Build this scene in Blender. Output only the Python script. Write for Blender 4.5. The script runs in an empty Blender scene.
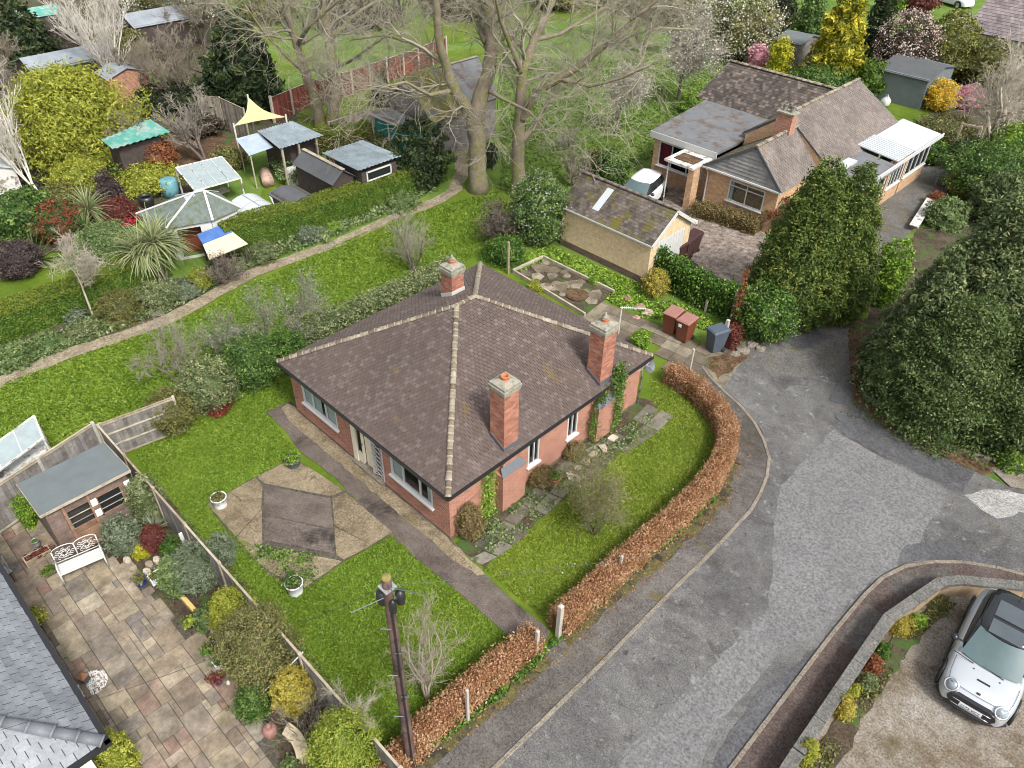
import bpy, bmesh, math, random
import numpy as np
from math import sin, cos, pi, radians, sqrt
rng = np.random.default_rng(7); random.seed(7)
sc = bpy.context.scene
# ---------------------------------------------------------------- camera
CAM_H = 18.5; FOC = 777.5; PITCH = radians(39.10); ROLL = radians(1.34); YAW = radians(-43.85)
_F = np.array([cos(PITCH)*sin(YAW), cos(PITCH)*cos(YAW), -sin(PITCH)])
_rt = np.array([cos(YAW), -sin(YAW), 0.0]); _up = np.cross(_rt, _F)
_R = cos(ROLL)*_rt + sin(ROLL)*_up; _U = -sin(ROLL)*_rt + cos(ROLL)*_up
cam = bpy.data.cameras.new('camera'); camo = bpy.data.objects.new('camera', cam)
sc.collection.objects.link(camo); sc.camera = camo
cam.sensor_width = 36.0; cam.lens = FOC/1024*36.0; cam.clip_start = 0.1; cam.clip_end = 3000
import mathutils
camo.matrix_world = mathutils.Matrix([[_R[0], _U[0], -_F[0], 0], [_R[1], _U[1], -_F[1], 0], [_R[2], _U[2], -_F[2], CAM_H], [0, 0, 0, 1]])
# ---------------------------------------------------------------- sky, sun, exposure
SUN_EL = radians(50); SUN_AZ = radians(100)      # azimuth clockwise from +Y
w = bpy.data.worlds.new('World'); sc.world = w; w.use_nodes = True
nt = w.node_tree; nt.nodes.clear()
sky = nt.nodes.new('ShaderNodeTexSky'); sky.sky_type = 'NISHITA'; sky.sun_disc = False
sky.sun_elevation = SUN_EL; sky.sun_rotation = SUN_AZ; sky.air_density = 1.0; sky.dust_density = 4.0; sky.ozone_density = 1.0
hs = nt.nodes.new('ShaderNodeHueSaturation'); hs.inputs['Saturation'].default_value = 0.25
bg = nt.nodes.new('ShaderNodeBackground'); bg.inputs[1].default_value = 0.105
wo = nt.nodes.new('ShaderNodeOutputWorld')
nt.links.new(sky.outputs[0], hs.inputs['Color']); nt.links.new(hs.outputs[0], bg.inputs[0]); nt.links.new(bg.outputs[0], wo.inputs[0])
sl = bpy.data.lights.new('sun', 'SUN'); sl.energy = 1.5; sl.angle = radians(10); sl.color = (1, .96, .9)
so = bpy.data.objects.new('sun', sl); sc.collection.objects.link(so)
so.rotation_euler = mathutils.Vector((-sin(SUN_AZ)*cos(SUN_EL), -cos(SUN_AZ)*cos(SUN_EL), -sin(SUN_EL))).to_track_quat('-Z', 'Y').to_euler()
sc.view_settings.view_transform = 'Standard'; sc.view_settings.look = 'None'; sc.view_settings.gamma = 1
sc.view_settings.exposure = 1.32
sc.cycles.pixel_filter_type = 'BLACKMAN_HARRIS'; sc.cycles.filter_width = 0.95; sc.cycles.max_bounces = 5; sc.cycles.diffuse_bounces = 3; sc.cycles.transparent_max_bounces = 8; sc.cycles.caustics_reflective = False

# ---------------------------------------------------------------- survey: where a sight line meets a plane
def ray(px, py): return _F + _R*(px-512)/FOC - _U*(py-384)/FOC
def G(px, py, z=0.0):
    d = ray(px, py); t = (z-CAM_H)/d[2]; return np.array([d[0]*t, d[1]*t, z])
def PX(px, py, x):
    d = ray(px, py); t = x/d[0]; return np.array([x, d[1]*t, CAM_H+d[2]*t])
def PY(px, py, y):
    d = ray(px, py); t = y/d[1]; return np.array([d[0]*t, y, CAM_H+d[2]*t])
def P(p):
    v = np.asarray(p, float)-np.array([0, 0, CAM_H]); return 512+FOC*(v@_R)/(v@_F), 384-FOC*(v@_U)/(v@_F)
def depth(p): return (np.asarray(p, float)-np.array([0, 0, CAM_H]))@_F
def hgt(b, ty):
    lo, hi = 0.0, 40.0
    for _ in range(40):
        m = (lo+hi)/2
        if depth((b[0], b[1], m)) < .5 or P((b[0], b[1], m))[1] < ty: hi = m
        else: lo = m
    return lo
BACK = np.array([sin(YAW), cos(YAW), 0.0]); SIDE = np.array([cos(YAW), -sin(YAW), 0.0])

# ---------------------------------------------------------------- mesh builder
class M:
    def __init__(s): s.V = []; s.F = []; s.R = []; s.I = []; s.n = 0
    def add(s, V, F, r=None, mi=0):
        V = np.asarray(V, float).reshape(-1, 3)
        if r is None: r = random.random()
        for i, f in enumerate(F):
            s.F.append([a+s.n for a in f]); s.R.append(r if np.isscalar(r) else r[i]); s.I.append(mi)
        s.V.append(V); s.n += len(V); return s
    def box(s, c, d, rz=0, mi=0, r=None, rx=0):
        x, y, z = d[0]/2, d[1]/2, d[2]/2
        V = np.array([(-x,-y,-z),(x,-y,-z),(x,y,-z),(-x,y,-z),(-x,-y,z),(x,-y,z),(x,y,z),(-x,y,z)])
        if rx: V = V@np.array([[1,0,0],[0,cos(rx),sin(rx)],[0,-sin(rx),cos(rx)]])
        if rz: V = V@np.array([[cos(rz),sin(rz),0],[-sin(rz),cos(rz),0],[0,0,1]])
        return s.add(V+np.asarray(c, float), [(0,3,2,1),(4,5,6,7),(0,1,5,4),(1,2,6,5),(2,3,7,6),(3,0,4,7)], r, mi)
    def bar(s, a, b, wd, th, up=(0,0,1), mi=0, r=None):      # rectangular bar from a to b
        a = np.asarray(a, float); b = np.asarray(b, float); d = b-a; L = np.linalg.norm(d); d = d/L
        sd = np.cross(d, up); n = np.linalg.norm(sd)
        sd = np.array([1., 0, 0]) if n < 1e-4 else sd/n
        u = np.cross(sd, d); V = []
        for q in (a, b):
            for i, j in ((-1,-1),(1,-1),(1,1),(-1,1)): V.append(q+sd*i*wd/2+u*j*th/2)
        return s.add(V, [(0,1,2,3),(7,6,5,4),(0,4,5,1),(1,5,6,2),(2,6,7,3),(3,7,4,0)], r, mi)
    def tube(s, pts, rad, n=8, mi=0, r=None, cap=True):
        pts = [np.asarray(p, float) for p in pts]; k = len(pts)
        if np.isscalar(rad): rad = [rad]*k
        V = []; ref = np.array([.31, .17, .93])
        for i in range(k):
            d = pts[min(i+1, k-1)]-pts[max(i-1, 0)]; d = d/(np.linalg.norm(d)+1e-9)
            a = np.cross(d, ref if abs(d@ref) < .9 else np.array([1., 0, 0])); a /= np.linalg.norm(a); b = np.cross(d, a)
            for j in range(n):
                t = 2*pi*j/n; V.append(pts[i]+rad[i]*(a*cos(t)+b*sin(t)))
        F = [(i*n+j, i*n+(j+1)%n, (i+1)*n+(j+1)%n, (i+1)*n+j) for i in range(k-1) for j in range(n)]
        if cap: F += [tuple(range(n))[::-1], tuple((k-1)*n+j for j in range(n))]
        return s.add(V, F, r, mi)
    def lathe(s, c, prof, n=20, mi=0, r=None, cap=True, rs=None):
        V = []; k = len(prof); c = np.asarray(c, float)
        for (ra, z) in prof:
            for j in range(n):
                t = 2*pi*j/n; V.append(c+np.array([ra*cos(t), ra*sin(t), z]))
        F = [(i*n+j, i*n+(j+1)%n, (i+1)*n+(j+1)%n, (i+1)*n+j) for i in range(k-1) for j in range(n)]
        if cap: F += [tuple(range(n))[::-1], tuple((k-1)*n+j for j in range(n))]
        return s.add(V, F, r, mi)
    def prism(s, poly, z0, z1, mi=0, r=None):
        k = len(poly); area = sum(poly[i][0]*poly[(i+1)%k][1]-poly[(i+1)%k][0]*poly[i][1] for i in range(k))
        if area < 0: poly = poly[::-1]
        V = [(p[0], p[1], z0) for p in poly]+[(p[0], p[1], z1) for p in poly]
        F = [tuple(range(k))[::-1], tuple(range(k, 2*k))]+[(i, (i+1)%k, (i+1)%k+k, i+k) for i in range(k)]
        return s.add(V, F, r, mi)
    def slab(s, quad, th, mi=0, r=None):       # a planar polygon given thickness downwards along its normal
        q = np.array([np.asarray(p, float) for p in quad]); k = len(q)
        n = np.cross(q[1]-q[0], q[2]-q[0]); n /= np.linalg.norm(n)
        if n[2] < 0: n = -n; q = q[::-1]
        V = list(q)+list(q-n*th)
        F = [tuple(range(k)), tuple(range(2*k-1, k-1, -1))]+[(i, i+k, (i+1)%k+k, (i+1)%k) for i in range(k)]
        return s.add(V, F, r, mi)
ORG = {}
def mk(name, V, F, R, I, mats, parent=None, smooth=False, org=None):
    V = np.asarray(V, float)
    if parent is not None: org = ORG[parent.name]
    elif org is None: org = np.array([(V[:,0].min()+V[:,0].max())/2, (V[:,1].min()+V[:,1].max())/2, V[:,2].min()])
    org = np.asarray(org, float)
    me = bpy.data.meshes.new(name); V = V-org
    if isinstance(F, np.ndarray):
        nf, k = F.shape; me.vertices.add(len(V)); me.vertices.foreach_set('co', V.ravel().astype(np.float32))
        me.loops.add(nf*k); me.loops.foreach_set('vertex_index', F.ravel().astype(np.int32))
        me.polygons.add(nf); me.polygons.foreach_set('loop_start', np.arange(0, nf*k, k, dtype=np.int32))
        me.polygons.foreach_set('loop_total', np.full(nf, k, dtype=np.int32)); me.update(calc_edges=True)
    else: me.from_pydata(V.tolist(), [], F); me.update()
    for m in (mats if isinstance(mats, (list, tuple)) else [mats]): me.materials.append(m)
    nf = len(me.polygons)
    at = me.attributes.new('rnd', 'FLOAT', 'FACE'); at.data.foreach_set('value', np.asarray(R, np.float32))
    if I is not None and max(I, default=0) > 0: me.polygons.foreach_set('material_index', np.asarray(I, np.int32))
    if smooth: me.polygons.foreach_set('use_smooth', np.ones(nf, dtype=bool))
    if nf < 30000:                                 # world-metre UVs: u level, v up the face
        uv = me.uv_layers.new(name='uv'); nr = np.zeros(nf*3, np.float32); me.polygons.foreach_get('normal', nr); nr = nr.reshape(-1, 3)
        ls = np.zeros(nf, np.int32); lt = np.zeros(nf, np.int32); me.polygons.foreach_get('loop_start', ls); me.polygons.foreach_get('loop_total', lt)
        nl = len(me.loops); vi = np.zeros(nl, np.int32); me.loops.foreach_get('vertex_index', vi)
        fi = np.repeat(np.arange(nf), lt); co = (V+org)[vi]; n = nr[fi]
        t = np.stack([-n[:,1], n[:,0], np.zeros(nl)], 1); ln = np.linalg.norm(t, axis=1); flat = ln < .02
        t[flat] = (1, 0, 0); ln[flat] = 1; t /= ln[:,None]; b = np.cross(n, t)
        uv.data.foreach_set('uv', np.stack([(co*t).sum(1), (co*b).sum(1)], 1).ravel().astype(np.float32))
    o = bpy.data.objects.new(name, me); sc.collection.objects.link(o)
    if parent is not None: o.parent = parent; o.location = (0, 0, 0)
    else: o.location = org
    ORG[o.name] = org
    return o
def build(name, m, mats, parent=None, smooth=False, org=None, bevel=0, subd=0):
    o = mk(name, np.concatenate(m.V), m.F, m.R, m.I, mats, parent, smooth, org)
    if bevel: b = o.modifiers.new('bevel', 'BEVEL'); b.width = bevel; b.segments = 2; b.limit_method = 'ANGLE'
    if subd: b = o.modifiers.new('subd', 'SUBSURF'); b.levels = subd; b.render_levels = subd
    return o
def tag(o, label=None, cat=None, group=None, kind=None):
    if label: o['label'] = label
    if cat: o['category'] = cat
    if group: o['group'] = group
    if kind: o['kind'] = kind
    return o
def thing(name, label, cat, loc=(0,0,0), rz=0, group=None):
    o = bpy.data.objects.new(name, None); sc.collection.objects.link(o); o.location = tuple(float(a) for a in loc); o.rotation_euler = (0, 0, rz)
    o.empty_display_size = .2; ORG[o.name] = np.asarray(loc, float); return tag(o, label, cat, group)
def local(o): ORG[o.name] = np.zeros(3); return o      # parts of this thing are given in its own coordinates
def dup(root, loc, rz=0, label=None, group=None, scale=None):
    r = root.copy(); sc.collection.objects.link(r); r.location = tuple(float(a) for a in loc); r.rotation_euler = (0, 0, rz)
    if label: r['label'] = label
    if group: r['group'] = group
    if scale is not None: r.scale = scale
    for ch in list(root.children):
        c = ch.copy(); sc.collection.objects.link(c); c.parent = r
        for g in ch.children: d = g.copy(); sc.collection.objects.link(d); d.parent = c
    return r

# ---------------------------------------------------------------- materials
def new_mat(name):
    m = bpy.data.materials.new(name); m.use_nodes = True; nt = m.node_tree; b = nt.nodes['Principled BSDF']; return m, nt, b
def N(nt, t, **k):
    n = nt.nodes.new(t)
    for a, v in k.items():
        if a.startswith('i_'): n.inputs[a[2:].replace('_', ' ')].default_value = v
        else: setattr(n, a, v)
    return n
def rgba(c): return (c[0], c[1], c[2], 1)
def ramp(nt, fac, cols):
    r = nt.nodes.new('ShaderNodeValToRGB'); e = r.color_ramp.elements
    while len(e) < len(cols): e.new(.5)
    for i, (p, c) in enumerate(cols): e[i].position = p; e[i].color = rgba(c)
    nt.links.new(fac, r.inputs[0]); return r.outputs[0]
def mixc(nt, f, a, b, mode='MIX'):
    m = nt.nodes.new('ShaderNodeMix'); m.data_type = 'RGBA'; m.blend_type = mode
    for s, v in ((0, f), (6, a), (7, b)):
        if isinstance(v, (int, float)): m.inputs[s].default_value = v
        elif isinstance(v, (tuple, list)): m.inputs[s].default_value = rgba(v)
        else: nt.links.new(v, m.inputs[s])
    return m.outputs[2]
def noise(nt, scale, detail=4, rough=.6, vec=None, dist=0):
    n = N(nt, 'ShaderNodeTexNoise'); n.inputs['Scale'].default_value = scale; n.inputs['Detail'].default_value = detail
    n.inputs['Roughness'].default_value = rough; n.inputs['Distortion'].default_value = dist
    if vec is None:
        if 'geo' not in nt.nodes: g = nt.nodes.new('ShaderNodeNewGeometry'); g.name = 'geo'
        vec = nt.nodes['geo'].outputs['Position']
    nt.links.new(vec, n.inputs['Vector']); return n.outputs['Fac']
def attr(nt, nm='rnd'):
    a = nt.nodes.new('ShaderNodeAttribute'); a.attribute_name = nm; return a.outputs['Fac']
def math_(nt, op, a, b=None, clamp=False):
    m = nt.nodes.new('ShaderNodeMath'); m.operation = op; m.use_clamp = clamp
    for i, v in enumerate((a, b)):
        if v is None: continue
        if isinstance(v, (int, float)): m.inputs[i].default_value = v
        else: nt.links.new(v, m.inputs[i])
    return m.outputs[0]
def bump(nt, b, h, st=.3, d=.02):
    n = nt.nodes.new('ShaderNodeBump'); n.inputs['Strength'].default_value = st; n.inputs['Distance'].default_value = d
    nt.links.new(h, n.inputs['Height']); nt.links.new(n.outputs[0], b.inputs['Normal'])
def sc_(c, k): return tuple(min(1, a*k) for a in c)
def plain(name, c, rough=.6, var=.25, scale=6, metal=0, bmp=.15, streak=None):
    m, nt, b = new_mat(name); n = noise(nt, scale); n2 = noise(nt, scale*7)
    col = ramp(nt, n, [(.3, sc_(c, 1-var)), (.7, sc_(c, 1+var))])
    col = mixc(nt, .3*min(1, var*3), col, ramp(nt, n2, [(.35, sc_(c, 1-1.5*var if var < .6 else .1)), (.65, sc_(c, 1+var))]))
    if streak: col = mixc(nt, ramp(nt, noise(nt, streak[1], 5, .7), [(.5, (0,0,0)), (.62, (1,1,1))]), col, streak[0])
    nt.links.new(col, b.inputs['Base Color']); b.inputs['Roughness'].default_value = rough; b.inputs['Metallic'].default_value = metal
    if bmp: bump(nt, b, n2, bmp, .01)
    return m
def rnd_mat(name, cols, rough=.7, nscale=3, namt=.5, bmp=.2, moss=None, fine=40, spec=.5):
    """colour picked per piece (tile, slab, board) plus grain"""
    m, nt, b = new_mat(name)
    col = ramp(nt, attr(nt), [(i/(len(cols)-1), c) for i, c in enumerate(cols)])
    col = mixc(nt, namt, col, ramp(nt, noise(nt, nscale), [(.3, (.25,.25,.25)), (.7, (.85,.85,.85))]), 'OVERLAY')
    f = noise(nt, fine*.5, 4, .8)
    col = mixc(nt, .5*namt, col, ramp(nt, f, [(.35, (.2,.2,.2)), (.65, (.85,.85,.85))]), 'OVERLAY')
    if moss:
        for (c, s, lo, hi) in moss: col = mixc(nt, ramp(nt, noise(nt, s, 5, .65), [(lo, (0,0,0)), (hi, (1,1,1))]), col, c)
    nt.links.new(col, b.inputs['Base Color']); b.inputs['Roughness'].default_value = rough
    b.inputs['Specular IOR Level'].default_value = spec
    if bmp: bump(nt, b, f, bmp, .01)
    return m
def leafy(name, cols, nscale=1.2, trans=.25, rough=.55):
    m, nt, b = new_mat(name)
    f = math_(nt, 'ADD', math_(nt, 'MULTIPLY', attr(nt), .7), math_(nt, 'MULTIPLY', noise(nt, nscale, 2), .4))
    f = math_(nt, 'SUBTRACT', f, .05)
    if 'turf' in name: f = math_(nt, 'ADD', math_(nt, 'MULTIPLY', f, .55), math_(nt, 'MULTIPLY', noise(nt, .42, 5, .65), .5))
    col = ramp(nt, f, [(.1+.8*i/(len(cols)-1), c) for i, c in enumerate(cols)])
    nt.links.new(col, b.inputs['Base Color']); b.inputs['Roughness'].default_value = rough; b.inputs['Specular IOR Level'].default_value = .3
    t = nt.nodes.new('ShaderNodeBsdfTranslucent'); nt.links.new(col, t.inputs[0]); mx = nt.nodes.new('ShaderNodeMixShader'); mx.inputs[0].default_value = trans
    nt.links.new(b.outputs[0], mx.inputs[1]); nt.links.new(t.outputs[0], mx.inputs[2]); nt.links.new(mx.outputs[0], nt.nodes['Material Output'].inputs[0])
    return m
def brick(name, c1, c2, mortar, bw=.225, bh=.075, rough=.85, stain=None):
    m, nt, b = new_mat(name); uv = N(nt, 'ShaderNodeUVMap'); t = N(nt, 'ShaderNodeTexBrick')
    t.inputs['Scale'].default_value = 1; t.inputs['Brick Width'].default_value = bw; t.inputs['Row Height'].default_value = bh
    t.inputs['Mortar Size'].default_value = .009; t.inputs['Mortar Smooth'].default_value = .3; t.inputs['Bias'].default_value = -.1
    nt.links.new(uv.outputs[0], t.inputs['Vector'])
    t.inputs['Color1'].default_value = rgba(c1); t.inputs['Color2'].default_value = rgba(c2); t.inputs['Mortar'].default_value = rgba(mortar)
    col = mixc(nt, .35, t.outputs[0], ramp(nt, noise(nt, 5, 5, .7), [(.3, (.25,.25,.25)), (.7, (.8,.8,.8))]), 'OVERLAY')
    col = mixc(nt, .35, col, ramp(nt, noise(nt, 22, 3, .8), [(.3, (.2,.2,.2)), (.7, (.85,.85,.85))]), 'OVERLAY')
    if stain: col = mixc(nt, ramp(nt, noise(nt, stain[1], 5, .7), [(stain[2], (0,0,0)), (stain[2]+.12, (1,1,1))]), col, stain[0])
    nt.links.new(col, b.inputs['Base Color']); b.inputs['Roughness'].default_value = rough
    inv = math_(nt, 'SUBTRACT', 1.0, t.outputs['Fac']); bump(nt, b, inv, .5, .008)
    return m
def grass_mat(name, cols, s=1.0):
    m, nt, b = new_mat(name)
    f = math_(nt, 'ADD', math_(nt, 'MULTIPLY', noise(nt, .45*s, 4, .6), .5), math_(nt, 'MULTIPLY', noise(nt, 3.5*s, 5, .75), .28))
    f = math_(nt, 'ADD', f, math_(nt, 'MULTIPLY', noise(nt, 17, 4, .85), .40)); f = math_(nt, 'SUBTRACT', f, .09)
    col = ramp(nt, f, [(.33+.34*i/(len(cols)-1), c) for i, c in enumerate(cols)])
    nt.links.new(col, b.inputs['Base Color']); b.inputs['Roughness'].default_value = .8; b.inputs['Specular IOR Level'].default_value = .15
    bump(nt, b, noise(nt, 30, 4, .8), .7, .03); return m
def ground_mat(name, cols, scale=.5, spots=(), rough=.85, cracks=0, speck=60, spec=.3, wet=None, dist=.6):
    """asphalt / concrete / soil: broad patches, speckle, optional stains with their own shapes and cracks"""
    m, nt, b = new_mat(name)
    f = math_(nt, 'ADD', math_(nt, 'MULTIPLY', noise(nt, scale, 6, .62, dist=dist), .62), math_(nt, 'MULTIPLY', noise(nt, scale*7, 5, .75), .38))
    col = ramp(nt, f, [(.32+.36*i/(len(cols)-1), c) for i, c in enumerate(cols)])
    s = noise(nt, speck*.42, 4, .85); col = mixc(nt, .8, col, ramp(nt, s, [(.34, (.12,.12,.12)), (.66, (.9,.9,.9))]), 'OVERLAY')
    for (c, sca, lo, hi) in spots: col = mixc(nt, ramp(nt, noise(nt, sca, 6, .7, dist=.4), [(lo, (0,0,0)), (hi, (1,1,1))]), col, c)
    if cracks:
        v = N(nt, 'ShaderNodeTexVoronoi', feature='DISTANCE_TO_EDGE'); v.inputs['Scale'].default_value = cracks*2.3
        wv = nt.nodes.new('ShaderNodeMix'); wv.data_type = 'RGBA'; wv.inputs[0].default_value = .3
        nz = N(nt, 'ShaderNodeTexNoise'); nz.inputs['Scale'].default_value = 2.5; nz.inputs['Detail'].default_value = 5
        g = nt.nodes['geo'].outputs['Position']; nt.links.new(g, nz.inputs['Vector'])
        nt.links.new(g, wv.inputs[6]); nt.links.new(nz.outputs['Color'], wv.inputs[7]); nt.links.new(wv.outputs[2], v.inputs['Vector'])
        ck = ramp(nt, v.outputs['Distance'], [(0, (1,1,1)), (.006, (0,0,0))]); gate = ramp(nt, noise(nt, .35, 2), [(.5, (0,0,0)), (.56, (1,1,1))])
        ck = mixc(nt, 1.0, ck, gate, 'MULTIPLY'); col = mixc(nt, ck, col, sc_(cols[0], .7))
    nt.links.new(col, b.inputs['Base Color']); b.inputs['Roughness'].default_value = rough; b.inputs['Specular IOR Level'].default_value = spec
    bump(nt, b, s, .35, .012); return m
def glassy(name, c=(.02,.025,.03), see=.5):
    m, nt, b = new_mat(name); b.inputs['Base Color'].default_value = rgba(c); b.inputs['Roughness'].default_value = .06; b.inputs['Specular IOR Level'].default_value = .7
    t = nt.nodes.new('ShaderNodeBsdfTransparent'); t.inputs[0].default_value = (.85,.9,.9,1); mx = nt.nodes.new('ShaderNodeMixShader'); mx.inputs[0].default_value = see
    nt.links.new(b.outputs[0], mx.inputs[1]); nt.links.new(t.outputs[0], mx.inputs[2]); nt.links.new(mx.outputs[0], nt.nodes['Material Output'].inputs[0]); return m

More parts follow.
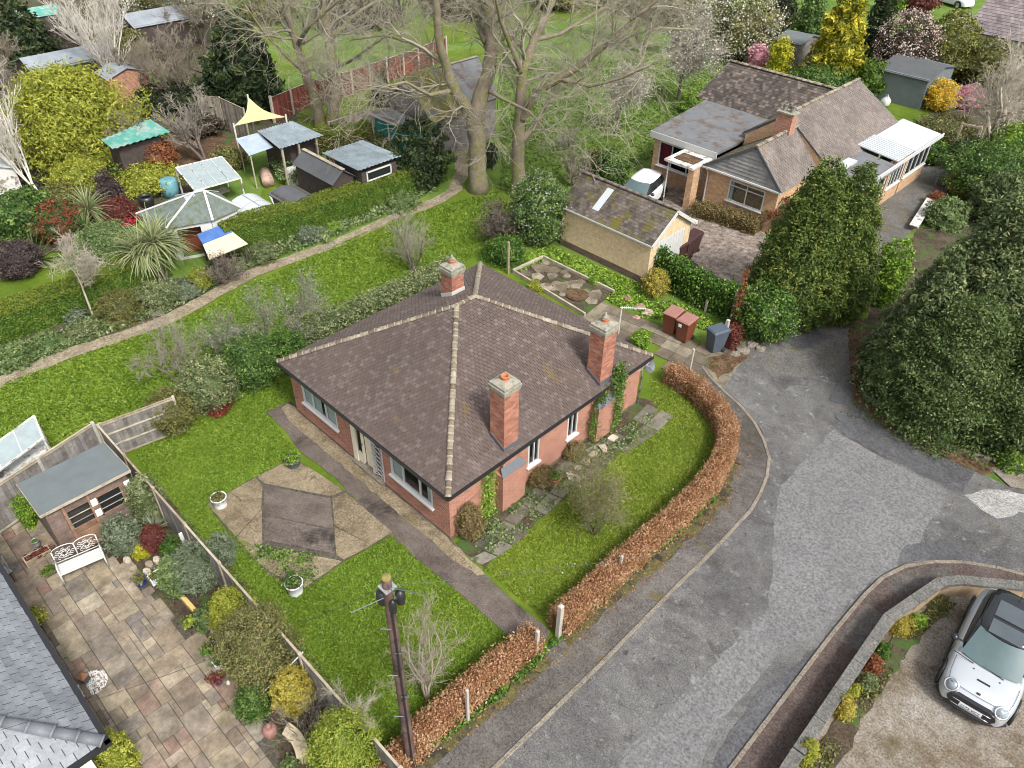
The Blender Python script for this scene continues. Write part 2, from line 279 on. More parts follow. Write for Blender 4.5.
MOSS = (.13, .13, .022)
mat = dict(

 lawn=grass_mat('lawn_grass', [(.042,.08,.007),(.075,.125,.011),(.115,.168,.018),(.17,.21,.035)]),
 lawn2=grass_mat('yellower_lawn', [(.045,.082,.008),(.078,.125,.011),(.12,.165,.018),(.18,.21,.036)], 1.3),  # grass slightly yellower than the plain lawn
 rough=grass_mat('rough_grass', [(.045,.085,.014),(.08,.145,.022),(.125,.19,.035),(.19,.24,.07)], 1.6),
 earth=ground_mat('garden_earth', [(.03,.022,.015),(.06,.045,.03),(.10,.08,.055)], 1.2, [((.05,.09,.02), 1.4, .5, .62)], 1, 0, 30),
 litter=ground_mat('leaf_litter', [(.035,.022,.014),(.085,.05,.028),(.17,.11,.06)], 2.2, [((.05,.09,.02), .9, .56, .66)], 1, 0, 18),
 asphalt=ground_mat('worn_asphalt', [(.052,.051,.051),(.083,.081,.080),(.117,.115,.112),(.162,.159,.154)], .28, [((.035,.03,.028), .5, .52, .72), ((.22,.22,.215), 2.6, .58, .70), ((.04,.038,.036), 5, .60, .68), ((.09,.075,.03), .7, .64, .76), ((.20,.20,.195), 9, .62, .68)], .75, .45, 60),
 patchl=ground_mat('pale_asphalt', [(.112,.111,.112),(.135,.134,.135),(.158,.157,.157)], .5, [((.095,.092,.088), .3, .56, .82), ((.21,.21,.205), 9, .64, .70), ((.05,.05,.05), 11, .64, .70)], .8, 0, 36),
 patchd=ground_mat('damp_asphalt', [(.045,.045,.048),(.07,.07,.074),(.10,.10,.104)], .5, [((.13,.13,.13), 3.5, .60, .74)], .6, 0, 36, .4),
 pave=ground_mat('old_pavement', [(.045,.038,.032),(.075,.067,.06),(.11,.10,.092),(.145,.135,.125)], .45, [((.11,.085,.018), .5, .56, .66), ((.03,.028,.026), .8, .64, .74)], .85, .6, 50),
 pavered=ground_mat('red_brown_pavement', [(.052,.038,.033),(.08,.06,.053),(.11,.086,.077)], 1.2, [], .9, 0, 45),
 patchp=ground_mat('pale_worn_asphalt', [(.17,.168,.16),(.25,.247,.235),(.33,.325,.31)], 1.3, [], .9, 0, 40),
 mossband=ground_mat('mossy_tarmac', [(.05,.045,.03),(.085,.075,.03),(.12,.10,.03)], 1.5, [((.03,.027,.022), 2, .5, .6)], .9, 0, 40),
 kerb=ground_mat('kerb_concrete', [(.12,.10,.075),(.18,.155,.125),(.24,.21,.175)], 2.5, [], .9, 0, 50),
 conc=ground_mat('stained_concrete', [(.06,.045,.028),(.14,.11,.07),(.215,.175,.115),(.29,.245,.165)], .8, [((.016,.015,.014), .8, .60, .72), (MOSS, 1.1, .62, .72)], .85, .5, 45),
 pathc=ground_mat('path_concrete', [(.05,.038,.03),(.10,.082,.07),(.15,.128,.11)], .9, [((.018,.015,.013), .6, .55, .68), ((.26,.22,.15), .5, .66, .74)], .85, 0, 60),
 pathdark=ground_mat('stained_path', [(.018,.015,.013),(.04,.033,.028),(.07,.06,.052)], 1.2, [((.10,.085,.07), 2.2, .56, .66)], .85, 0, 50),
 drive=ground_mat('stained_drive', [(.06,.044,.024),(.125,.10,.07),(.19,.168,.14),(.27,.25,.225)], .55, [((.075,.055,.022), .6, .56, .70), ((.42,.42,.42), .9, .68, .78)], .8, .5, 45),
 gravel=ground_mat('mossy_drive', [(.06,.056,.05),(.105,.10,.093),(.155,.15,.14)], .8, [((.10,.09,.02), 1.1, .56, .68), ((.19,.185,.17), 1.5, .62, .74)], .9, 0, 45),
 pinkgravel=ground_mat('pinkish_gravel', [(.11,.085,.07),(.19,.155,.13),(.30,.255,.225)], 1.4, [((.14,.07,.03), 1.2, .6, .7)], 1, 0, 9),
 dirt_path=ground_mat('worn_stone_path', [(.13,.105,.065),(.215,.18,.125),(.30,.26,.19)], 1.5, [((.09,.12,.03), 1.3, .6, .7)], .95, 0, 30),
 tile=rnd_mat('clay_roof_tile', [(.074,.053,.045),(.081,.059,.050),(.087,.064,.055),(.093,.069,.060),(.124,.098,.087)], .85, .7, .2, .4, [((.13,.09,.04), .9, .64, .74)], 50),
 tilemoss=rnd_mat('mossy_roof_tile', [(.05,.040,.034),(.085,.070,.058),(.12,.10,.085)], .9, 1.5, .7, .4, [((.11,.095,.014), 1.6, .52, .62)], 40),
 tilegrey=rnd_mat('grey_roof_tile', [(.115,.095,.082),(.135,.113,.10),(.155,.132,.118)], .85, .8, .5, .3, [((.15,.115,.04), .8, .64, .74)], 40),
 tiledark=rnd_mat('dark_roof_tile', [(.045,.036,.032),(.065,.052,.044),(.09,.073,.062),(.15,.125,.11)], .9, 1.2, .6, .4, [((.12,.10,.02), .9, .6, .72)], 40),
 slate=rnd_mat('blue_grey_slate', [(.14,.152,.168),(.165,.178,.195),(.195,.208,.226)], .55, 2.5, .35, .3, [((.18,.20,.22), 2.2, .62, .75)], 40),
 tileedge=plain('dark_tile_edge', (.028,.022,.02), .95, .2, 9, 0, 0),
 ridge=rnd_mat('lichen_ridge_tile', [(.10,.078,.055),(.18,.15,.11),(.27,.235,.18)], .9, 4, .6, .5, [((.12,.10,.02), 5, .6, .7)], 60),
 ridgegrey=rnd_mat('grey_ridge_tile', [(.11,.115,.13),(.13,.14,.155)], .6, 2, .3, .2),
 brick=brick('red_brick', (.27,.085,.05), (.40,.165,.105), (.38,.31,.26)),
 brickstack=brick('orange_stack_brick', (.27,.085,.05), (.46,.20,.13), (.17,.13,.105), .225, .075, .9, ((.10,.07,.06), 2.2, .62)),
 brickbuff=brick('buff_brick', (.42,.24,.12), (.55,.34,.19), (.42,.34,.26)),
 brickcream=brick('cream_brick', (.56,.42,.25), (.63,.49,.31), (.56,.44,.29)),
 brickdark=brick('dark_plinth_brick', (.09,.05,.04), (.16,.10,.08), (.14,.11,.09)),
 white=plain('white_paint', (.52,.52,.505), .4, .05, 3, 0, 0), cream=plain('cream_paint', (.72,.66,.52), .5, .08, 3, 0, 0),
 whitedirty=plain('weathered_white', (.58,.57,.54), .6, .12, 3, 0, .1, ((.16,.13,.10), 3)),
 render=plain('white_render', (.72,.71,.68), .85, .07, 2), black=plain('black_plastic', (.018,.018,.02), .4, .2, 8, 0, 0),
 gutter=plain('black_gutter', (.02,.02,.022), .35, .1, 4, 0, 0), lead=plain('grey_lead', (.105,.115,.13), .5, .12, 6, .2),
 stone=plain('pale_capping', (.27,.245,.20), .9, .25, 7, 0, .4, ((.13,.16,.11), 6)), pot=plain('terracotta', (.42,.15,.07), .8, .15, 8),
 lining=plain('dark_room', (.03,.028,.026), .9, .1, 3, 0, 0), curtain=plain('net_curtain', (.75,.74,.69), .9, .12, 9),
 redcurtain=plain('crimson_curtain', (.30,.012,.05), .8, .25, 5), glass=glassy('window_glass', see=.88), glassd=glassy('dark_glass', (.02,.025,.028), .25),
 fence=rnd_mat('weathered_fence_board', [(.10,.085,.068),(.19,.165,.135),(.27,.24,.20)], .9, 3, .7, .3, None, 50),
 fencegrey=rnd_mat('silvered_fence_board', [(.13,.12,.11),(.165,.152,.142),(.20,.188,.176)], .9, 3, .7, .3, [((.14,.085,.03), 2.5, .64, .74)], 50),
 fencered=rnd_mat('red_stained_fence', [(.10,.022,.015),(.15,.035,.024),(.20,.055,.038)], .8, 2, .4, .2),
 timber=rnd_mat('pale_timber', [(.22,.18,.125),(.29,.245,.18),(.34,.30,.235)], .85, 4, .5, .3), sleeper=rnd_mat('yellow_sleeper', [(.40,.27,.09),(.52,.37,.14)], .85, 4, .5, .3),
 concpost=plain('concrete_post', (.38,.355,.31), .9, .15, 8, 0, .3), shedwood=rnd_mat('shed_weatherboard', [(.10,.066,.053),(.15,.105,.086),(.19,.14,.118)], .85, 3, .6, .3),
 sheddoor=rnd_mat('orange_brown_board', [(.17,.095,.055),(.24,.145,.09)], .8, 4, .5, .3), darkwood=rnd_mat('dark_board', [(.035,.025,.022),(.06,.045,.04)], .85, 4, .5, .3),
 felt=plain('green_grey_felt', (.12,.14,.145), .9, .1, 2, 0, .3), feltdark=plain('dark_felt', (.075,.08,.085), .9, .12, 2, 0, .3),
 feltold=plain('patched_flat_felt', (.135,.14,.148), .75, .2, 1.2, 0, .2, ((.10,.075,.06), 1.1)),
 corr=rnd_mat('corrugated_sheet', [(.17,.21,.235),(.21,.255,.285),(.26,.31,.345)], .4, 1.5, .5, .15, [((.06,.04,.03), 2.3, .66, .72)], 30, .6),
 corrblue=plain('pale_blue_sheet', (.42,.50,.62), .35, .15, 2, .2), poly=plain('cloudy_polycarbonate', (.27,.32,.33), .25, .12, 3, 0, 0),
 turq=plain('turquoise_sheet', (.09,.30,.25), .5, .2, 2, 0, .1, ((.30,.34,.31), 2)), tealwood=plain('teal_boards', (.01,.15,.13), .6, .2, 4), greenfelt=plain('green_mineral_felt', (.115,.14,.13), .95, .25, 5, 0, .4, ((.08,.10,.04), 3)),
 sail=plain('cream_sailcloth', (.46,.42,.20), .8, .04, 1, 0, 0), tarp=plain('blue_tarpaulin', (.06,.14,.36), .4, .2, 3, 0, .2),
 silver=plain('silver_paint', (.50,.53,.56), .25, .02, 1, .45, 0), carwhite=plain('white_car_paint', (.6,.61,.62), .25, .02, 1, 0, 0), cargloss=plain('gloss_black', (.02,.022,.025), .12, .05, 2, 0, 0),
 screen=plain('windscreen_tint', (.085,.125,.13), .06, .12, 1.5, 0, 0), rubber=plain('tyre_rubber', (.02,.02,.02), .8, .1, 5), alloy=plain('alloy', (.45,.46,.47), .3, .1, 4, .8, 0),
 chrome=plain('chrome', (.75,.76,.78), .15, .03, 3, .9, 0), lens=plain('lamp_lens', (.30,.34,.38), .1, .4, 12, .3, 0),
 pole=rnd_mat('creosoted_pole', [(.06,.034,.028),(.105,.065,.055),(.19,.145,.13)], .85, 2.5, .9, .4, [((.02,.015,.013), 1.6, .55, .62)], 25),
 galv=plain('galvanised_steel', (.42,.43,.44), .45, .12, 8, .5, 0), yellow=plain('yellow_lichen_top', (.42,.36,.04), .8, .3, 14), binbrown=plain('brown_bin_plastic', (.16,.045,.028), .45, .12, 4, 0, 0),
 binlid=plain('dusty_brown_lid', (.27,.13,.11), .5, .1, 4, 0, 0), bingrey=plain('blue_grey_bin_plastic', (.065,.085,.11), .45, .12, 4, 0, 0), bluepot=plain('blue_glaze', (.02,.05,.22), .2, .15, 6, 0, 0),
 whitepot=plain('white_pot', (.74,.76,.76), .45, .06, 5, 0, .1), barrel=plain('blue_barrel', (.12,.28,.33), .5, .12, 4, 0, 0), stonebench=plain('cream_cast_stone', (.52,.44,.30), .85, .12, 6, 0, .2),
 flag=rnd_mat('garden_flagstone', [(.09,.072,.05),(.125,.10,.07),(.155,.13,.092),(.20,.175,.13)], .9, 2, .7, .35, [((.10,.10,.03), 1.3, .6, .7)], 40),
 flagdark=rnd_mat('mossy_flagstone', [(.05,.042,.032),(.10,.088,.07),(.17,.155,.13)], .9, 3, .7, .35, [((.055,.07,.02), 2.5, .58, .66)], 40),
 sand=rnd_mat('sandstone_paving', [(.12,.09,.07),(.165,.13,.092),(.195,.155,.11),(.15,.125,.102),(.23,.19,.135),(.135,.118,.103),(.20,.165,.112),(.26,.225,.17),(.15,.09,.07)], .8, 2.2, .75, .3, [((.12,.095,.03), .6, .60, .74)], 22),
 joint=ground_mat('paving_joint', [(.05,.045,.035),(.09,.08,.06)], 3, [], 1, 0, 30), pebble=rnd_mat('white_pebble', [(.35,.33,.30),(.6,.58,.55),(.75,.74,.71)], .7, 5, .3),
 rock=rnd_mat('garden_stone', [(.22,.18,.13),(.34,.29,.22),(.42,.37,.30)], .9, 5, .6, .4), rubble=rnd_mat('reddish_rubble', [(.20,.11,.08),(.32,.20,.15),(.36,.30,.25)], .9, 5, .6, .4),
 dirtycoping=ground_mat('lichened_coping', [(.075,.073,.066),(.115,.112,.104),(.16,.156,.146)], 1.6, [((.26,.26,.25), 6, .64, .69)], .9, 0, 50), bark=plain('brown_bark', (.13,.105,.085), .95, .35, 9, 0, .6),
 mossbark=plain('mossy_bark', (.20,.165,.12), .95, .35, 3, 0, .6, ((.15,.16,.035), 1.6)), twigs=plain('grey_brown_twigs', (.24,.205,.155), .9, .3, 3, 0, 0), mosstwig=plain('lichened_twigs', (.29,.265,.20), .9, .35, 1.5, 0, 0),
 birch=plain('white_birch_bark', (.60,.56,.50), .8, .2, 5, 0, .2), paletwig=plain('pale_twigs', (.42,.37,.30), .85, .25, 3, 0, 0), greytwig=plain('silver_twigs', (.27,.24,.20), .9, .25, 3, 0, 0),
 redbrick_far=brick('far_red_brick', (.33,.12,.08), (.42,.19,.12), (.33,.27,.22)), tin=plain('grey_sheet_roof', (.27,.30,.33), .5, .2, 1.5, .2), pvcwhite=plain('grubby_plastic_roof', (.44,.47,.49), .4, .05, 2, 0, 0),
)
# ---------------------------------------------------------------- foliage and branches
def unit(v): return v/(np.linalg.norm(v, axis=-1, keepdims=True)+1e-9)
def leaf_quads(C, nrm, size, asp=1.8, jit=.9, r=None, fold=.0):
    n = len(C); d = unit(nrm+jit*rng.normal(size=(n, 3))); a = unit(np.cross(d, rng.normal(size=(n, 3)))); b = np.cross(d, a)
    s = (size*(.6+.8*rng.random(n)))[:, None] if np.isscalar(size) else size[:, None]
    V = np.stack([C-a*s*asp/2, C+b*s/2+d*s*.12, C+a*s*asp/2, C-b*s/2+d*s*.12], 1).reshape(-1, 3)
    return V, np.arange(4*n).reshape(n, 4), (rng.random(n) if r is None else r)
PROF = dict(
 dome=lambda u: np.sqrt(np.clip(1-u**2.2, 0, 1)), ball=lambda u: np.sqrt(np.clip(1-(2*u-1)**2, 0, 1))*.97+.03*(1-u),
 cone=lambda u: np.clip(1.12*(1-u)**.74*np.minimum(1, .66+2.0*u), 0, 1.1), spire=lambda u: np.clip((1-u)**.55*np.minimum(1, .6+1.6*u), 0, 1),
 box=lambda u: np.clip(1-u**9, 0, 1)**.5, vase=lambda u: np.sqrt(np.clip(1-u**3, 0, 1))*(.45+.55*np.minimum(1, u*1.7)))
def lumpf(seed):
    r = np.random.default_rng(seed); k = r.integers(1, 5, 6); ph = r.random(6)*6.28; q = r.random(6)*9; am = r.random(6)
    k2 = r.integers(5, 12, 5); q2 = 8+r.random(5)*14; a2 = .35+.65*r.random(5)
    return lambda t, u: sum(am[i]*np.sin(k[i]*t+q[i]*u+ph[i]) for i in range(6))/2.2+.42*sum(a2[i]*np.sin(k2[i]*t+q2[i]*u+ph[i]) for i in range(5))/1.8
def crown_mesh(h, R, prof='dome', n=3000, size=.06, lump=.15, clump=26, asp=1.8, seed=1, core=.82, sig=None, z0=0., up=.3, ry=1., tuft=0., deep=.25):
    """leaf-sized faces in clumps through an uneven crown shell, over an inner mass of the same foliage"""
    pf = PROF[prof]; lf = lumpf(seed); r2 = np.random.default_rng(seed)
    nc = max(8, n//clump); u = r2.random(nc)**(.85 if prof in ('cone', 'spire') else 1); t = r2.random(nc)*2*pi
    if prof in ('cone', 'spire'): u = 1-np.sqrt(1-u*.995) if prof == 'cone' else u**1.1
    cr = r2.random(nc); dp = 1-deep*r2.random(nc)**2+tuft*(r2.random(nc)**6)
    rad = R*pf(u)*(1+lump*lf(t, u*4))*dp
    cc = np.stack([rad*np.cos(t), rad*np.sin(t)*ry, z0+h*u], 1)
    if sig is None: sig = max(size*1.3, R*.07)
    nf = int(.55*nc*clump); uf = r2.random(nf); uf = 1-np.sqrt(1-uf*.995) if prof == 'cone' else uf; tf = r2.random(nf)*2*pi; rf = R*pf(uf)*(1+lump*lf(tf, uf*4))*(.97-.16*r2.random(nf))
    idx = np.repeat(np.arange(nc), clump); C = cc[idx]+rng.normal(size=(len(idx), 3))*sig*np.array([1, 1, .8])
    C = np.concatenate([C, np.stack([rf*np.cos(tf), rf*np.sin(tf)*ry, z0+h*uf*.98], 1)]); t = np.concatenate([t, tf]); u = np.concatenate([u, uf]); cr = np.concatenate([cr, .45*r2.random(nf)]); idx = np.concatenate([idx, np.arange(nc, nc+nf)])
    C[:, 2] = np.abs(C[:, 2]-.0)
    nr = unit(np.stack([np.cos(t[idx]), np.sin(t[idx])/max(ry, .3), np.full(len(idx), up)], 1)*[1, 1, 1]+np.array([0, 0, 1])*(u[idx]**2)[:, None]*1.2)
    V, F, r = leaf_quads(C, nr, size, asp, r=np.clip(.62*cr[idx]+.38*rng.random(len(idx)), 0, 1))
    if core:
        k, q = 14, 20; uu = np.linspace(0, 1, k); tt = np.arange(q)*2*pi/q; U, T = np.meshgrid(uu, tt, indexing='ij')
        rr = R*core*pf(U)*(1+lump*lf(T, U*4)); rr[-1] = 0.01; rr = rr*(1+.06*r2.normal(size=rr.shape))
        CV = np.stack([rr*np.cos(T), rr*np.sin(T)*ry, z0+h*(.97*U)*core**.5], -1).reshape(-1, 3)
        CF = np.array([(i*q+j, i*q+(j+1)%q, (i+1)*q+(j+1)%q, (i+1)*q+j) for i in range(k-1) for j in range(q)])+len(V)
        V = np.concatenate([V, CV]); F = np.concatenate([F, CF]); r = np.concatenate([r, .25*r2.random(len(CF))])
    return V, F, r
def seg_mesh(S, n=3):
    """tapered limbs: rows p0(3) p1(3) r0 r1"""
    S = np.asarray(S); p0, p1, r0, r1 = S[:, :3], S[:, 3:6], S[:, 6], S[:, 7]; d = unit(p1-p0)
    ref = np.where(np.abs(d[:, 2:3]) > .9, np.array([[1., 0, 0]]), np.array([[0, 0, 1.]])); a = unit(np.cross(d, ref)); b = np.cross(d, a)
    t = np.arange(n)*2*pi/n; ring = a[:, None]*np.cos(t)[None, :, None]+b[:, None]*np.sin(t)[None, :, None]
    V = np.concatenate([p0[:, None]-d[:, None]*r0[:, None, None]*.3+ring*r0[:, None, None], p1[:, None]+ring*r1[:, None, None]], 1).reshape(-1, 3)
    base = np.arange(len(S))[:, None]*2*n; j = np.arange(n); f = np.stack([j, (j+1) % n, (j+1) % n+n, j+n], 1)
    F = (base[:, :, None]+f[None]).reshape(-1, 4); return V, F, np.repeat(rng.random(len(S)), n)
def grow(S, p, d, L, r, lev, nb, ang=.7, upw=.12, wig=.22, ratio=.58, tips=None, nseg=5, droop=0, minr=.004, rr=.55, first=.25):
    p = np.array(p, float); d = unit(np.array(d, float)); sl = L/nseg; r0 = r
    for i in range(nseg):
        d = unit(d+rng.normal(size=3)*wig+np.array([0, 0, upw-droop*(i/nseg)])); q = p+d*sl; r1 = max(minr, r*(1-.62*(i+1)/nseg))
        S.append([*p, *q, r0, r1]); 
        if lev > 0 and (i+1)/nseg > first:
            k = nb[len(nb)-lev]/(nseg*(1-first)); k = int(k)+(rng.random() < k-int(k))
            for _ in range(k):
                t = rng.random(); ax = unit(np.cross(d, rng.normal(size=3))); a = ang*(.7+.6*rng.random())
                grow(S, p+(q-p)*t, d*cos(a)+ax*sin(a), L*ratio*(.7+.6*rng.random())*(1-.35*i/nseg), max(minr, r1*rr), lev-1, nb, ang, upw, wig, ratio, tips, max(3, nseg-1), droop, minr, rr, .15)
        p = q; r0 = r1
    if tips is not None: tips.append(p)
def twigs(S, n, L, r, up=.1, spread=.9):
    """fine last-year shoots, two short lengths each, sprouting all along the thinner limbs"""
    S = np.asarray(S); w_ = np.linalg.norm(S[:, 3:6]-S[:, :3], axis=1)/(.3+S[:, 6]*10); k = rng.choice(len(S), n, p=w_/w_.sum()); t = rng.random((n, 1))
    p = S[k, :3]*(1-t)+S[k, 3:6]*t; d = unit(unit(S[k, 3:6]-S[k, :3])+spread*rng.normal(size=(n, 3))+[0, 0, up]); l = L*(.4+.9*rng.random((n, 1))); q = p+d*l*.5; e = unit(d+.4*rng.normal(size=(n, 3))+[0, 0, up]); s_ = q+e*l*.5
    a = np.full((n, 1), r); b_ = unit(e+.7*rng.normal(size=(n, 3))); u_ = q+b_*l*.35
    return np.concatenate([np.hstack([p, q, a, a*.8]), np.hstack([q, s_, a*.8, a*.5]), np.hstack([q, u_, a*.7, a*.5])])
def put(name, VFR, m, parent, smooth=False): V, F, r = VFR; return mk(name, V, F, r, None, m, parent, smooth)
def bare_tree(name, label, base, h, r=.12, nb=(6, 5, 4), stems=1, spread=.5, mt='twigs', mb='bark', lean=(0, 0), trunk=.25, seed=0, blossom=None, ang=.65, upw=.1, wig=.2, group=None, cat='tree', ratio=.58, droop=0, minr=.006, bl=(3000, .06), ball=.25, tw=1.0, tl=None):
    global rng; rng = np.random.default_rng(seed+100)
    base = np.array([base[0], base[1], base[2] if len(base) > 2 else 0.0]); root = thing(name, label, cat, base, 0, group); T = []; S = []; tips = []
    for s in range(stems):
        a = 2*pi*s/stems+rng.random(); d = np.array([cos(a)*spread*(stems > 1)+lean[0], sin(a)*spread*(stems > 1)+lean[1], 1.]); p = base-np.array([0, 0, .1])
        th = h*trunk; q = p+unit(d)*th; T.append([*p, *q, r*1.15, r*.85]); top = q
        grow(S, top, d, h-th, r*.85, len(nb), nb, ang, upw, wig, ratio, tips, 6, droop, minr, first=.05)
    S = np.array(S); thick = S[:, 6] > r*.34; T = np.concatenate([np.array(T), S[thick]])
    put('trunk', seg_mesh(T, 9), mat[mb], root, True); nt_ = int(tw*min(9000, 900*h)); TW = twigs(S[~thick], nt_, tl or h*.085, minr*.8); put('branches', seg_mesh(np.concatenate([S[~thick], TW]), 3), mat[mt], root); tips = list(TW[:, 3:6])+tips*2
    if blossom:
        tp = np.array(tips); n = bl[0]; C = tp[rng.integers(0, len(tp), n)]+rng.normal(size=(n, 3))*ball*np.array([1, 1, .7]); C[:, 2] = np.maximum(C[:, 2], .05)
        put('blossom' if blossom.startswith('bl') else 'leaves', leaf_quads(C, np.tile([0, 0, 1.], (n, 1)), bl[1], 1.4), MV(blossom), root)
    return root
LEAF = dict(
 thuja=[(.022,.050,.010),(.050,.095,.018),(.095,.150,.030),(.18,.215,.06)], darkcon=[(.012,.026,.012),(.022,.044,.018),(.04,.066,.024),(.07,.09,.035)],
 bluecon=[(.024,.05,.020),(.060,.100,.040),(.11,.160,.070),(.20,.235,.125)], gold=[(.05,.075,.008),(.16,.19,.012),(.34,.34,.03),(.46,.42,.06)],
 forsy=[(.16,.17,.008),(.32,.32,.018),(.46,.44,.035),(.55,.52,.08)], lime=[(.10,.15,.015),(.19,.25,.03),(.30,.34,.05),(.40,.42,.09)],
 box=[(.036,.08,.011),(.075,.14,.016),(.12,.195,.026),(.19,.25,.042)], boxtop=[(.065,.10,.012),(.11,.155,.016),(.155,.195,.024),(.20,.21,.032)],
 laurel=[(.020,.055,.012),(.045,.105,.022),(.09,.17,.04),(.19,.26,.10)], ivy=[(.016,.045,.010),(.04,.10,.016),(.075,.17,.025),(.17,.24,.07)],
 varieg=[(.05,.075,.03),(.12,.155,.06),(.25,.28,.13),(.42,.43,.25)], grey=[(.06,.085,.045),(.12,.155,.09),(.20,.235,.15),(.30,.33,.235)],
 olive=[(.06,.07,.02),(.12,.125,.035),(.19,.185,.06),(.27,.25,.1)], beech=[(.16,.06,.028),(.32,.135,.062),(.47,.235,.125),(.60,.37,.225)],
 beechgr=[(.14,.055,.025),(.26,.11,.05),(.36,.18,.08),(.22,.2,.05)], red=[(.05,.035,.02),(.14,.03,.02),(.30,.04,.025),(.40,.10,.05)], maroon=[(.06,.018,.018),(.12,.03,.025),(.2,.06,.045),(.10,.08,.04)],
 rust=[(.10,.035,.018),(.20,.07,.03),(.30,.11,.045),(.36,.18,.08)], purple=[(.035,.025,.028),(.06,.04,.042),(.10,.075,.07),(.15,.13,.10)], redtip=[(.03,.06,.02),(.07,.10,.03),(.28,.05,.03),(.40,.07,.05)],
 pink=[(.38,.12,.17),(.52,.24,.29),(.65,.42,.44),(.5,.3,.25)], gorange=[(.42,.22,.02),(.58,.38,.03),(.65,.50,.08),(.45,.45,.06)], yelbr=[(.18,.15,.03),(.32,.27,.04),(.42,.36,.07),(.50,.43,.12)],
 blossomw=[(.34,.33,.26),(.52,.50,.42),(.66,.64,.57),(.30,.32,.2)], blossompk=[(.42,.30,.26),(.56,.43,.38),(.66,.56,.50),(.50,.42,.32)], greenbr=[(.06,.07,.03),(.10,.12,.045),(.16,.18,.07),(.2,.16,.1)],
 brightg=[(.05,.13,.015),(.10,.21,.025),(.17,.30,.04),(.26,.36,.07)], palm=[(.10,.13,.05),(.19,.23,.09),(.30,.33,.16),(.40,.40,.22)], bloodred=[(.25,.01,.025),(.40,.02,.05),(.45,.06,.09)],
 herb=[(.05,.09,.03),(.11,.17,.05),(.20,.26,.10),(.33,.37,.20)], dark=[(.012,.022,.012),(.025,.04,.018),(.045,.06,.025)], brownd=[(.035,.028,.02),(.065,.05,.035),(.11,.085,.06)], scorched=[(.09,.06,.03),(.16,.12,.05),(.24,.19,.08),(.16,.19,.05)])
LEAF['evergreen'] = [(.026,.048,.014),(.065,.105,.028),(.125,.17,.052),(.24,.29,.13)]
for _k in ('laurel', 'ivy', 'darkcon', 'dark', 'thuja', 'bluecon', 'brightg', 'greenbr', 'gold'):
    _n = len(LEAF[_k]); LEAF[_k] = [tuple(min(.9, a*b*(.85+.5*i/(_n-1))) for a, b in zip(c, (1.22, 1.06, .95))) for i, c in enumerate(LEAF[_k])]
_mv = {}
def MV(k):
    if k not in _mv: _mv[k] = leafy('leaf_'+k, LEAF[k])
    return _mv[k]
def stem_m(base, h, r): m = M(); m.tube([base-np.array([0, 0, .1]), base+np.array([.02*h, .01*h, h*.5]), base+np.array([0, 0, h])], [r, r*.8, r*.4], 7); return m
_bn = [0]
def bush(name, label, px, by, wpx, ty, pal, prof='ball', size=.06, n=None, lump=.16, cat='shrub', group=None, h=None, seed=None, asp=1.7, ry=1., zb=0., tuft=.15, dens=1., core=.72, up=.3, flower=None, clump=18, part='foliage', stems=True):
    """px, by: lower edge of the plant on the ground; wpx: width; ty: row of its top"""
    _bn[0] += 1; seed = _bn[0]*13 if seed is None else seed
    b = G(px, by, zb); R = wpx/2*depth(b)/FOC; b = b+BACK*R*.8; b[2] = zb; R = wpx/2*depth(b)/FOC
    if h is None: h = max(.15, hgt(b, ty)-zb)*.97
    size *= .8; core = min(core, .72); con = pal in ('thuja', 'bluecon', 'darkcon', 'gold')
    if con: asp = 2.6; clump = 30; core = .62
    if n is None: n = int(min(70000 if pal in ('thuja', 'bluecon') else 34000, max(700, dens*1.25*(2*pi*R*h*.6+3.1*R*R)/(size*size*1.1))))
    root = thing(name, label, cat, b, 0, group)
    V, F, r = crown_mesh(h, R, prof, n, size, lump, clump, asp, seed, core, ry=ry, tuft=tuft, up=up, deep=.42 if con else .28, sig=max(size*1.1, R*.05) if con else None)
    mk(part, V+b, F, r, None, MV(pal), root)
    if flower:
        V, F, r = crown_mesh(h*1.02, R*1.02, prof, flower[1], size*.9, lump, 5, 1.1, seed, 0, ry=ry, tuft=.1, deep=.05); mk('flowers', V+b, F, r, None, MV(flower[0]), root)
    if stems: build('stem', stem_m(b, h*.7, max(.02, R*.06)), mat['bark'], root, True)
    return root
def strap(name, label, b, L, n, pal, wd=.035, seed=3, trunk=0, heads=1, cat='plant', droop=1.0):
    """sword-leaved plant: arching tapered leaves from one or more crowns on bare stems"""
    r2 = np.random.default_rng(seed); b = np.array([b[0], b[1], b[2] if len(b) > 2 else 0.]); root = thing(name, label, cat, b)
    for hd in range(heads):
        off = np.array([r2.normal()*.35*L, r2.normal()*.35*L, trunk*(1-.18*hd)]) if heads > 1 else np.array([0, 0, trunk])
        c = b+off; m = M()
        for i in range(n):
            t = r2.random()*2*pi; el = r2.random()**.8*1.5; d = np.array([cos(t)*cos(el), sin(t)*cos(el), sin(el)]); q = c.copy(); l = L*(.7+.4*r2.random()); sd = unit(np.cross(d, [0, 0, 1.])); V = []
            k = 5
            for j in range(k):
                w_ = wd*(1-.85*(j/(k-1))**1.6)/2; V += [q-sd*w_, q+sd*w_]; d = unit(d+np.array([0, 0, -.34*droop])); q = q+d*l/(k-1)
            V = np.array(V); V[:, 2] = np.maximum(V[:, 2], .03)
            m.add(V, [(2*j, 2*j+1, 2*j+3, 2*j+2) for j in range(k-1)], r2.random())
        build('leaves', m, MV(pal), root)
        if trunk: t_ = M(); t_.tube([b-np.array([0, 0, .1]), b+off*[.6, .6, .5], c+[0, 0, .05]], [.09, .07, .08], 8); build('stem', t_, mat['bark'], root, True)
    return root
def poly_len(pts): return np.concatenate([[0], np.cumsum(np.linalg.norm(np.diff(pts, axis=0), axis=1))])
